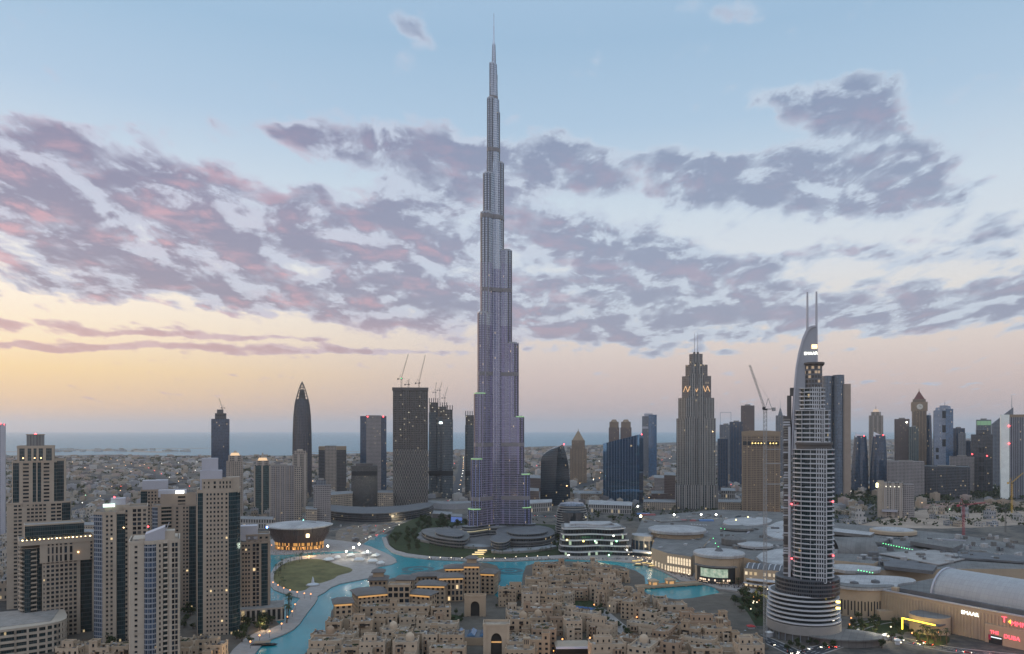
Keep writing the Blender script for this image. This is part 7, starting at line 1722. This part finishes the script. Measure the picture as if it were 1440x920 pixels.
# floodlight masts by the opera plaza
for i, p_ in enumerate(((461, 778), (487, 786), (497, 780), (505, 775), (517, 786))):
    x, y = gp(*p_, 1.2); t_ = thing('floodlight_mast', ('floodlight mast at the right corner of the opera house', 'floodlight mast among white marquees, left front one', 'floodlight mast among white marquees, middle one', 'brightest floodlight mast beside the red-lit road', 'floodlight mast on the marquee dock, front right one')[i], 'floodlight', (x, y, 1.2)); mb = MB(); mb.lathe([(.25, 0), (.15, 9)], 6); mb.build('post', MRAIL, t_)
    mb = MB(); mb.sphere((0, 0, 9.4), 1.25 if i in (0, 3) else 1.0); mb.build('lamp_head', glow('flood_white', (1, .95, .75), 18), t_)
    L_ = bpy.data.lights.new('floodlight', 'POINT'); L_.energy = 9000; L_.color = (1, .92, .7); L_.shadow_soft_size = 1.5; lo = bpy.data.objects.new('floodlight', L_); COL.objects.link(lo); lo.parent = t_; lo.location = (0, -1.5, 11.5)
# real light from the lit places seen in the photograph
for px, py, z, e, c in ((435, 779, 4, 12000, (1, .6, .25)), (915, 779, 6, 9000, (1, .8, .5)), (1075, 838, 6, 12000, (1, .7, .4)), (1300, 893, 6, 9000, (1, .75, .2)), (840, 789, 4, 10000, (.85, 1, .8)), (1400, 912, 6, 7000, (1, .3, .25)), (675, 780, 4, 5000, (1, .75, .35)), (1230, 885, 7, 9000, (1, .9, .7)), (370, 880, 5, 5000, (1, .7, .4)), (560, 729, 6, 9000, (1, .8, .5)), (800, 926, 4, 2500, (1, .55, .25)), (340, 925, 5, 6000, (1, .65, .3))):
    x, y = gp(px, py, z); L_ = bpy.data.lights.new('glow', 'POINT'); L_.energy = e*1.5; L_.color = c; L_.shadow_soft_size = 3; lo = bpy.data.objects.new('lamp_light', L_); COL.objects.link(lo); lo.location = (x, y-2, z+2)
# ---- marquees and dock
MWT = mat('white_canvas', (.62, .61, .58), .8)
for i, p_ in enumerate(((493, 784), (505, 790), (515, 781), (524, 792), (535, 795), (475, 787), (462, 790), (528, 784))):
    x, y = gp(*p_, 1.2); s_ = random.uniform(5, 9); t_ = thing('marquee', 'white canvas marquee on the dock right of the lawn', 'tent', (x, y, 1.2), random.uniform(0, 1.5), 'white marquees on the dock'); mb = MB(); q = rect(0, 0, s_*1.5, s_); mb.prism(q, 3, 5.4, inset=rect(0, 0, s_*.9, .3)); mb.prism(q, 2.6, 3.0, bottom=True); mb.build('canopy', MWT, t_)
    for c in rect(0, 0, s_*1.4, s_*.9): mb = MB(); mb.box(c[0], c[1], 0, .2, .2, 2.6); mb.build('post', MRAIL, t_)
def pile(name, px, n, cat_lab, m, zz=.1):
    for i in range(n): pass
slab('building_site', [(478, 742), (520, 737), (556, 740), (540, 752), (505, 768), (478, 766), (470, 755)], .3, mat('dug_earth', (.19, .15, .115), .95, var=.45, vscale=.08), z0=0, it=1)
for i in range(26):
    x, y = gp(random.uniform(476, 545), random.uniform(740, 764), .3)
    if y < gy(752+(x/y*F+720-476)*-.15, .3)-120: continue
    o_ = thing('site_container', 'small container or shed on the building site right of the opera house', 'shed', (x, y, .3), random.uniform(0, 3), 'sheds on the building site'); mb = MB(); mb.box(0, 0, 0, random.uniform(5, 12), 2.6, 2.7); mb.box(0, 0, 2.7, 2, 2.2, .5); mb.build('wall', random.choice((VC[0], VC[3], VC[2], VC[4], MDKC)), o_)
# ---- statue on the lawn, boats, path of light
x, y = gp(440, 823, 1.3); t_ = thing('lawn_monument', 'small white monument with a pointed top on the lawn', 'monument', (x, y, 1.3)); mb = MB(); mb.lathe([(6, 0), (6, 1.2), (4, 1.6), (1.6, 2.6), (1.0, 6.5), (0, 9.5)], 18); mb.build('body', MWHITE, t_, smooth=True); mb = MB(); mb.lathe([(7.2, 0), (7.2, .5), (0, .5)], 24); mb.build('plinth', MPAVE, t_)
def boat(px, py, label, rot, lit, L=11, group=None, m=None):
    x, y = gp(px, py, .4); t_ = thing('boat', label, 'boat', (x, y, .36), rot, group); mb = MB(); w_ = L*.14
    low = [(-L*.42, -w_*.6), (L*.36, -w_*.6), (L*.44, 0), (L*.36, w_*.6), (-L*.42, w_*.6)]; up = [(-L*.5, -w_), (L*.36, -w_), (L*.56, 0), (L*.36, w_), (-L*.5, w_)]
    mb.prism(low, 0, 1.1, inset=up); mb.build('hull', m or mat('boat_wood', (.16, .10, .06), .7), t_); mb = MB(); mb.box(-L*.05, 0, 2.9, L*.62, w_*2.1, .25)
    for a_ in (-L*.33, L*.23):
        for b_ in (-w_*.9, w_*.9): mb.box(a_, b_, 1.0, .15, .15, 1.95)
    mb.build('canopy', MTANM, t_)
    if lit: mb = MB(); mb.box(-L*.05, 0, 2.4, L*.56, w_*1.5, .3); mb.build('cabin_light', glow('boat_light', (1, .72, .25), 2.2), t_)
for i, (px, py) in enumerate(((893, 791.5), (900, 790.5), (907, 794), (914, 795), (898, 795.5), (917, 798))): boat(px, py, 'small wooden boat with a yellow-lit canopy moored by the mall promenade', random.uniform(-.4, .4), True, 11, 'lit boats by the mall promenade')
boat(371, 908, 'dark wooden barge moored below the causeway', .12, False, 19, None, mat('dark_barge', (.03, .03, .032), .7))
x, y = gp(672, 780, 1.8)
ws = thing('water_stair', 'stepped cascade with three yellow-lit treads between spire and lake', 'cascade', (x, y, 1.7))
for i in range(3): mb = MB(); mb.box(i*2.5, i*9, .2+i*1.2, 15-i*1.5, 5, .6); mb.build('lit_tread', glow('cascade_light', (1, .72, .28), 1.2), ws); mb = MB(); mb.box(i*2.5, i*9+4.6, 0, 16-i*1.5, 4, .6+i*1.2); mb.build('step', MPAVE, ws)
# ---- people along the promenades: a crowd nobody could count
mb = MB(); MP = [mat('clothes_dark', (.03, .03, .035), .9), mat('clothes_white', (.5, .48, .45), .9), mat('clothes_blue', (.08, .09, .14), .9), mat('clothes_red', (.22, .06, .06), .9), mat('skin', (.25, .16, .11), .8)]
cpoly = gpoly([(884, 783), (915, 778), (960, 795), (1000, 808), (1050, 822), (1050, 832), (985, 822), (950, 811), (905, 794)])
xs_ = [p[0] for p in cpoly]; ys_ = [p[1] for p in cpoly]; n = 0
def person(x, y, z):
    a = random.uniform(0, pi); k = random.choice((0, 0, 0, 1, 2, 3)); q0 = rect(x, y, .34, .24, a); q1 = rect(x, y, .5, .28, a); mb.prism(q0, z, z+.85, random.choice((0, 0, 2))); mb.prism(q0, z+.85, z+1.45, k, inset=q1); mb.box(x, y, z+1.48, .2, .22, .26, a, 4)
while n < 1100:
    x, y = random.uniform(min(xs_), max(xs_)), random.uniform(min(ys_), max(ys_))
    if inpoly(x, y, cpoly): person(x, y, 1.5); n += 1
for _ in range(260): px = random.uniform(600, 885); x, y = gp(px, 787.2+random.uniform(-1.6, .6), 1.5); person(x, y, 1.5)
for _ in range(160): f = random.random(); x, y = gp(380+f*90+random.uniform(-3, 3), 774+random.uniform(0, 8), 1.25); person(x, y, 1.25)
tag(mb.build('crowd', MP), kind='stuff')
# ---- cars
def car_mesh(paint, lamps):
    mb = MB(); b0 = [(-2.2, -.9), (2.2, -.9), (2.2, .9), (-2.2, .9)]; mb.prism(b0, .35, .62, 0, bottom=True, inset=[(-2.25, -.92), (2.25, -.92), (2.25, .92), (-2.25, .92)]); mb.prism([(-2.25, -.92), (2.25, -.92), (2.25, .92), (-2.25, .92)], .62, .95, 0, inset=[(-2.15, -.86), (2.1, -.86), (2.1, .86), (-2.15, .86)])
    mb.prism([(-1.9, -.8), (1.0, -.8), (1.0, .8), (-1.9, .8)], .95, 1.42, 1, 0, inset=[(-1.45, -.66), (.35, -.66), (.35, .66), (-1.45, .66)])
    for x in (-1.4, 1.4):
        for s_ in (-1, 1):
            R = [(x+.34*cos(2*pi*i/10), .34+.34*sin(2*pi*i/10)) for i in range(10)]
            mb.face([(a, s_*.94, c) for a, c in (R if s_ < 0 else reversed(R))], None, 2)
            for i in range(10): A, B = R[i], R[(i+1) % 10]; mb.face([(A[0], s_*.7, A[1]), (B[0], s_*.7, B[1]), (B[0], s_*.94, B[1]), (A[0], s_*.94, A[1])], None, 2)
    for s_ in (-.6, .6): mb.box(-2.27, s_, .68, .08, .42, .2, mi=3); mb.box(2.27, s_, .62, .08, .42, .2, mi=4)
    return mb.mesh('car', [paint, MGLD, MRAIL, glow('tail_lamp', (1, .06, .03), 14 if lamps else 2), glow('head_lamp', (1, .93, .75), 14 if lamps else 2)])
CP = [(nm, car_mesh(mat(nm+'_car_paint', c, .3), True)) for nm, c in (('white', (.55, .55, .55)), ('silver', (.35, .36, .37)), ('black', (.03, .03, .03)), ('red', (.3, .03, .03)))]
def cars(L, n, wd, lanes, where, z=.2):
    D = [0]
    for a, b in zip(L, L[1:]): D.append(D[-1]+hypot(b[0]-a[0], b[1]-a[1]))
    for i in range(n):
        s_ = random.uniform(.02, .98)*D[-1]; k = max(j for j in range(len(D)) if D[j] <= s_); k = min(k, len(L)-2); f = (s_-D[k])/(D[k+1]-D[k]); a, b = L[k], L[k+1]; an = atan2(b[1]-a[1], b[0]-a[0]); ln = random.randrange(lanes); off = (ln+.5)/lanes*wd-wd/2; x = a[0]+(b[0]-a[0])*f-sin(an)*off; y = a[1]+(b[1]-a[1])*f+cos(an)*off
        p_ = px_of(x, y)
        if not (-5 < p_[0] < 1445 and p_[1] < 922): continue
        nm, me = random.choice((CP[0], CP[0], CP[1], CP[2], CP[2], CP[3])); o = bpy.data.objects.new('car', me); COL.objects.link(o); o.location = (x, y, z); o.rotation_euler = (0, 0, an if ln < lanes/2 else an+pi); tag(o, '%s car with its lights on %s' % (nm, where), 'car', 'cars '+where)
cars(R1, 26, 26, 6, 'on the wide highway right of the balcony tower'); cars(R2, 40, 16, 4, 'on the boulevard behind the opera and spire'); cars(R3, 22, 11, 2, 'on the red-lit road to the building site'); cars(R4, 12, 12, 3, 'on the street between old town and crane mast'); cars(R5, 24, 13, 4, 'on the street below the mall front'); cars(R6, 6, 9, 2, 'on the side street to the slotted drum'); cars(R7, 10, 20, 4, 'on the road at the left edge'); cars(R8, 10, 14, 3, 'on the road behind the spire')
# lamps of traffic in the bottom corner come from the cars above; kiosks there
# ---- curved podiums and terraces round the spire
def bld(name, label, px, h, m, cap=None, z0=0, it=1, cat='building', zt=None, band=None, nband=0, group=None):
    p = ccw(smooth_poly(gpoly(px, h), it)) if it else ccw(gpoly(px, h)); c0 = (sum(q[0] for q in p)/len(p), sum(q[1] for q in p)/len(p)); t_ = thing(name, label, cat, (c0[0], c0[1], z0), 0, group); q = [(a-c0[0], b-c0[1]) for a, b in p]; mb = MB(); mb.prism(q, 0, h-z0, 0, 1); mb.build('wall', [m, cap or MROOFG], t_)
    if nband:
        for k in range(nband):
            mb = MB(); q2 = [(a*1.012, b*1.02) for a, b in q]; zz = (h-z0)*(k+1)/nband; mb.prism(q2, zz-.7, min(zz+.35, h-z0-.03), bottom=True); mb.build('floor_band', band or MWHITE, t_)
    return t_, q
FPD = facade('podium_windows', (.17, .165, .16), (.02, .025, .03), 2.4, 4.5, .9, .6, lit=.02)
bld('spire_annex', 'curved low annex with pale roof left of the spire base', [(592, 744), (620, 741), (652, 745), (662, 752), (656, 760), (640, 760), (610, 756), (594, 750)], 13, FPD, MGROOF, nband=3, band=MDKC, it=2)
bld('terrace_wall', 'long curved stone terrace wall below the spire annex', [(585, 757), (610, 763), (650, 768), (690, 770), (690, 766), (650, 764), (612, 759), (588, 753)], 5, mat('terrace_stone', (.20, .19, .18), .85), it=1)
bld('spire_podium_hall', 'curved dark podium hall below the right side of the spire', [(696, 742), (740, 738), (770, 740), (783, 748), (770, 756), (735, 758), (700, 756)], 14, FPD, MDROOF, nband=2, band=MDKC, it=2)
bld('glass_rotunda', 'round dark glass entrance rotunda in front of the spire', [(694, 752), (712, 750), (720, 756), (712, 763), (696, 763), (688, 758)], 15, FDK, MDROOF, nband=1, band=MCONC, it=2)
bld('terrace_wall', 'low planted terrace wall right of the cascade', [(690, 772), (740, 771), (780, 766), (784, 769), (742, 775), (692, 776)], 4.5, mat('terrace_stone', (.20, .19, .18), .85), it=1)
bld('spire_annex', 'smaller upper tier stepping back on the spire annex', [(612, 744), (640, 744), (654, 748), (650, 755), (630, 754), (612, 750)], 17, FPD, MDROOF, nband=0, it=2, z0=13.02)
bld('spire_podium_hall', 'upper tier stepping back on the dark podium hall', [(712, 743), (745, 740), (768, 742), (772, 748), (750, 752), (715, 751)], 18, FPD, MDROOF, nband=0, it=2, z0=14.02)
scatter([(602, 744), (652, 744), (660, 756), (625, 758), (600, 752)], 12, 13.05, False, 'shrub tree on the planted annex roof left of the spire', 'roof trees on the annex', .5, 4)
scatter([(705, 742), (770, 741), (776, 748), (740, 755), (702, 753)], 14, 14.05, False, 'shrub tree on the planted podium roof right of the spire', 'roof trees on the podium hall', .5, 4)
# ---- blocks between the towers
FLB = facade('block_beige', (.34, .28, .22), (.05, .045, .04), 4, 4, .5, .5, lit=.06); FLW = facade('block_white', (.33, .31, .29), (.06, .06, .06), 4.5, 9, .55, .75, lit=.05)
bld('beige_block', 'low beige block with floodlit front left of the lattice block', [(458, 697), (496, 694), (496, 690), (459, 692)], 34, FLB, it=0, nband=1, band=MTANM)
bld('beige_block', 'low beige block squeezed between the two lattice buildings', [(531, 693), (553, 693), (553, 689), (531, 689)], 34, FLB, it=0, nband=1, band=MTANM)
bld('curved_podium', 'dark curved podium sweeping under the lattice towers', [(452, 716), (480, 721), (520, 722.5), (560, 721), (600, 715), (612, 708), (600, 706), (560, 712), (500, 713), (455, 709)], 16, FDK, MDROOF, nband=2, band=MDKC, it=1)
bld('arcade_block', 'white arcaded block right behind the spire base', [(744, 708), (776, 706), (776, 702), (745, 703)], 19, FLW, MWROOF, it=0, nband=1)
bld('arcade_block', 'white arcaded block between the ribbed pavilion and the blue building', [(828, 709), (888, 711), (889, 706), (829, 703)], 17, FLW, MWROOF, it=0, nband=1)
bld('viaduct', 'curved grey elevated roadway behind the spire on the left', [(598, 706), (630, 709), (668, 707), (668, 704), (632, 705.5), (600, 703)], 12, mat('viaduct_concrete', (.28, .28, .29), .85), it=1)
bld('sign_hall', 'dark hall with a blue sign behind the grove', [(608, 722), (634, 724), (636, 720), (610, 718)], 10, MDKC, it=0, nband=1, band=MCONC)
t_, q = bld('blue_screen_hall', 'hall with deep blue screen left of the spire', [(634, 726), (650, 727), (650, 723), (635, 722)], 12, MDKC, it=0); mb = MB(); A, B = q[0], q[1]; mb.face([(A[0]+.3, A[1]-.2, 1), (B[0]-.3, B[1]-.2, 1), (B[0]-.3, B[1]-.2, 11), (A[0]+.3, A[1]-.2, 11)]); mb.build('screen', glow('blue_screen', (.06, .16, .6), .55), t_)
for lab, px0, px1, py, h, m in (('grey brown low block behind the dark roofed slab', 95, 135, 748, 22, FGB), ('long pale block with green lit edge behind the left bank', 100, 150, 738, 14, FLB), ('dark glass low block between the tan and tallest left towers', 245, 262, 704, 30, FDB), ('white low block below the tallest left tower', 258, 285, 742, 26, FLW), ('pale low arcade block left of the opera house', 338, 384, 730, 16, FLW), ('beige mid-rise block behind the opera house', 430, 446, 716, 32, FLB),
        ('pink brown block right of the spire', 742, 758, 690, 36, FBRN), ('brown block behind the blade tower', 742, 760, 672, 50, FBRN), ('tan block between blade tower and slanted blue building', 806, 846, 694, 18, FLB), ('brown apartment block left of the mast tower', 934, 950, 668, 64, FBRN), ('white apartment block left of the mast tower', 920, 935, 672, 44, FGB), ('pink low block before the mast tower', 916, 948, 694, 22, FBRN), ('tan long block before the mast tower', 905, 950, 706, 16, FLB), ('tan block between mast tower and curved hotel', 1010, 1042, 706, 22, FLB), ('pale stepped block between mast tower and curved hotel', 1014, 1034, 690, 34, FLW), ('tan low block right of the curved hotel', 1098, 1112, 715, 28, FLB), ('white low block with dome at the foot of the dark curved pair', 1218, 1240, 680, 16, FLW)):
    bld('low_block', lab, [(px0, py), (px1, py+.6), (px1, py-3.5), (px0, py-4)], h, m, it=0, nband=1, band=MCONC)
# distant towers and small lights sprinkled in the city: lamps on posts
for i in range(70):
    px = random.uniform(30, 1430); c = coast_py(px); py = c+6+(720-c)*random.random()**1.2
    if 380 < px < 790 and py > 700: continue
    x, y = gp(px, py); t_ = thing('distant_lamp', 'tiny lit street lamp far out in the low city', 'street lamp', (x, y, 0), 0, 'tiny lamps far out in the low city'); mb = MB(); mb.lathe([(.25, 0), (.2, 12)], 5); mb.build('post', MRAIL, t_); mb = MB(); mb.sphere((0, 0, 12.6), 1.15 if y > 2200 else .8, n=6, h=4); mb.build('globe', random.choice((glow('far_warm', (1, .62, .3), 4), glow('far_warm', (1, .62, .3), 4), glow('far_white', (1, .95, .8), 5), glow('far_green', (.5, 1, .6), 3), glow('far_red', (1, .1, .08), 5))), t_)
for L in AVE:       # street lamps strung along the avenues
    D_ = [0]
    for a, b in zip(L, L[1:]): D_.append(D_[-1]+hypot(b[0]-a[0], b[1]-a[1]))
    for i in range(14):
        s_ = (i+.5)/14*D_[-1]; k = max(j for j in range(len(D_)-1) if D_[j] <= s_); f = (s_-D_[k])/(D_[k+1]-D_[k]); x, y = L[k][0]+(L[k+1][0]-L[k][0])*f, L[k][1]+(L[k+1][1]-L[k][1])*f
        t_ = thing('avenue_lamp', 'tiny lit lamp in a row along an avenue through the low city', 'street lamp', (x+8, y, 0), 0, 'lamps along the avenues'); mb = MB(); mb.lathe([(.3, 0), (.2, 12)], 5); mb.build('post', MRAIL, t_); mb = MB(); mb.sphere((0, 0, 12.6), .85 if y < 2600 else 1.2, n=6, h=4); mb.build('globe', random.choice((glow('far_warm', (1, .62, .3), 4), glow('far_white', (1, .95, .8), 5), glow('far_warm', (1, .62, .3), 4), glow('far_red', (1, .1, .08), 5))), t_)
# low houses at the bottom left
random.seed(55)
for k, (px, py, w_, lab) in enumerate(((100, 935, 16, 'pale low house at the bottom edge, leftmost below the broad slab'), (122, 930, 15, 'pale low house at the bottom edge under the broad slab corner'), (145, 934, 14, 'pale low house at the bottom edge below the twin-fronted tower'), (168, 932, 14, 'pale low house at the bottom edge beside the nearest tower'), (262, 925, 14, 'pale low house just right of the nearest tower at the bottom'), (284, 922, 14, 'pale low house below the tallest left bank tower'), (304, 930, 13, 'pale low house at the bottom edge near the causeway end'))):
    x, y = gp(px, py); house(x, y, w_, 11, 12, random.choice((0, .2)), random.choice(FE[2:]), 1, lab, 'pale low houses below the left bank towers', 0.1)
# garden and kerbed beds on the right foreground
slab('garden', [(1022, 846), (1060, 836), (1088, 840), (1092, 870), (1066, 884), (1040, 868)], .22, MPARK, z0=0, it=1)
slab('garden', [(1192, 880), (1230, 870), (1262, 872), (1285, 886), (1262, 892), (1215, 890)], .22, MPARK, z0=0, it=1)
slab('garden', [(1284, 893), (1312, 890), (1338, 896), (1332, 908), (1296, 909)], .5, MPARK, z0=0, it=2)
slab('paved_court', [(985, 838), (1015, 834), (1035, 842), (1020, 856), (995, 850)], .3, mat('court_paving', (.36, .29, .23), .85, var=.25), z0=0, it=1)
for i, (px, py, s_) in enumerate(((1056, 886, 5), (1082, 895, 4), (1205, 893, 5), (1246, 899, 5), (1262, 906, 4))):
    x, y = gp(px, py, .1); t_ = thing('kiosk', ('red-roofed kiosk beside the crane mast', 'small pale kiosk at the foot of the crane mast', 'lit kiosk with pale canopy below the balcony tower', 'pale kiosk on the street before the slotted drum', 'small pale canopy at the bottom edge below the yellow frame')[i], 'kiosk', (x, y, .1), .3*i); mb = MB(); mb.box(0, 0, 0, s_, s_*.8, 3); mb.build('wall', MWHITE, t_); mb = MB(); mb.prism(rect(0, 0, s_+1.4, s_+.6), 3, 3.3, bottom=True); mb.prism(rect(0, 0, s_+1.4, s_+.6), 3.3, 4.4, inset=rect(0, 0, s_*.3, s_*.2)); mb.build('roof', mat('red_canvas', (.42, .05, .05), .7) if i == 0 else MWT, t_)
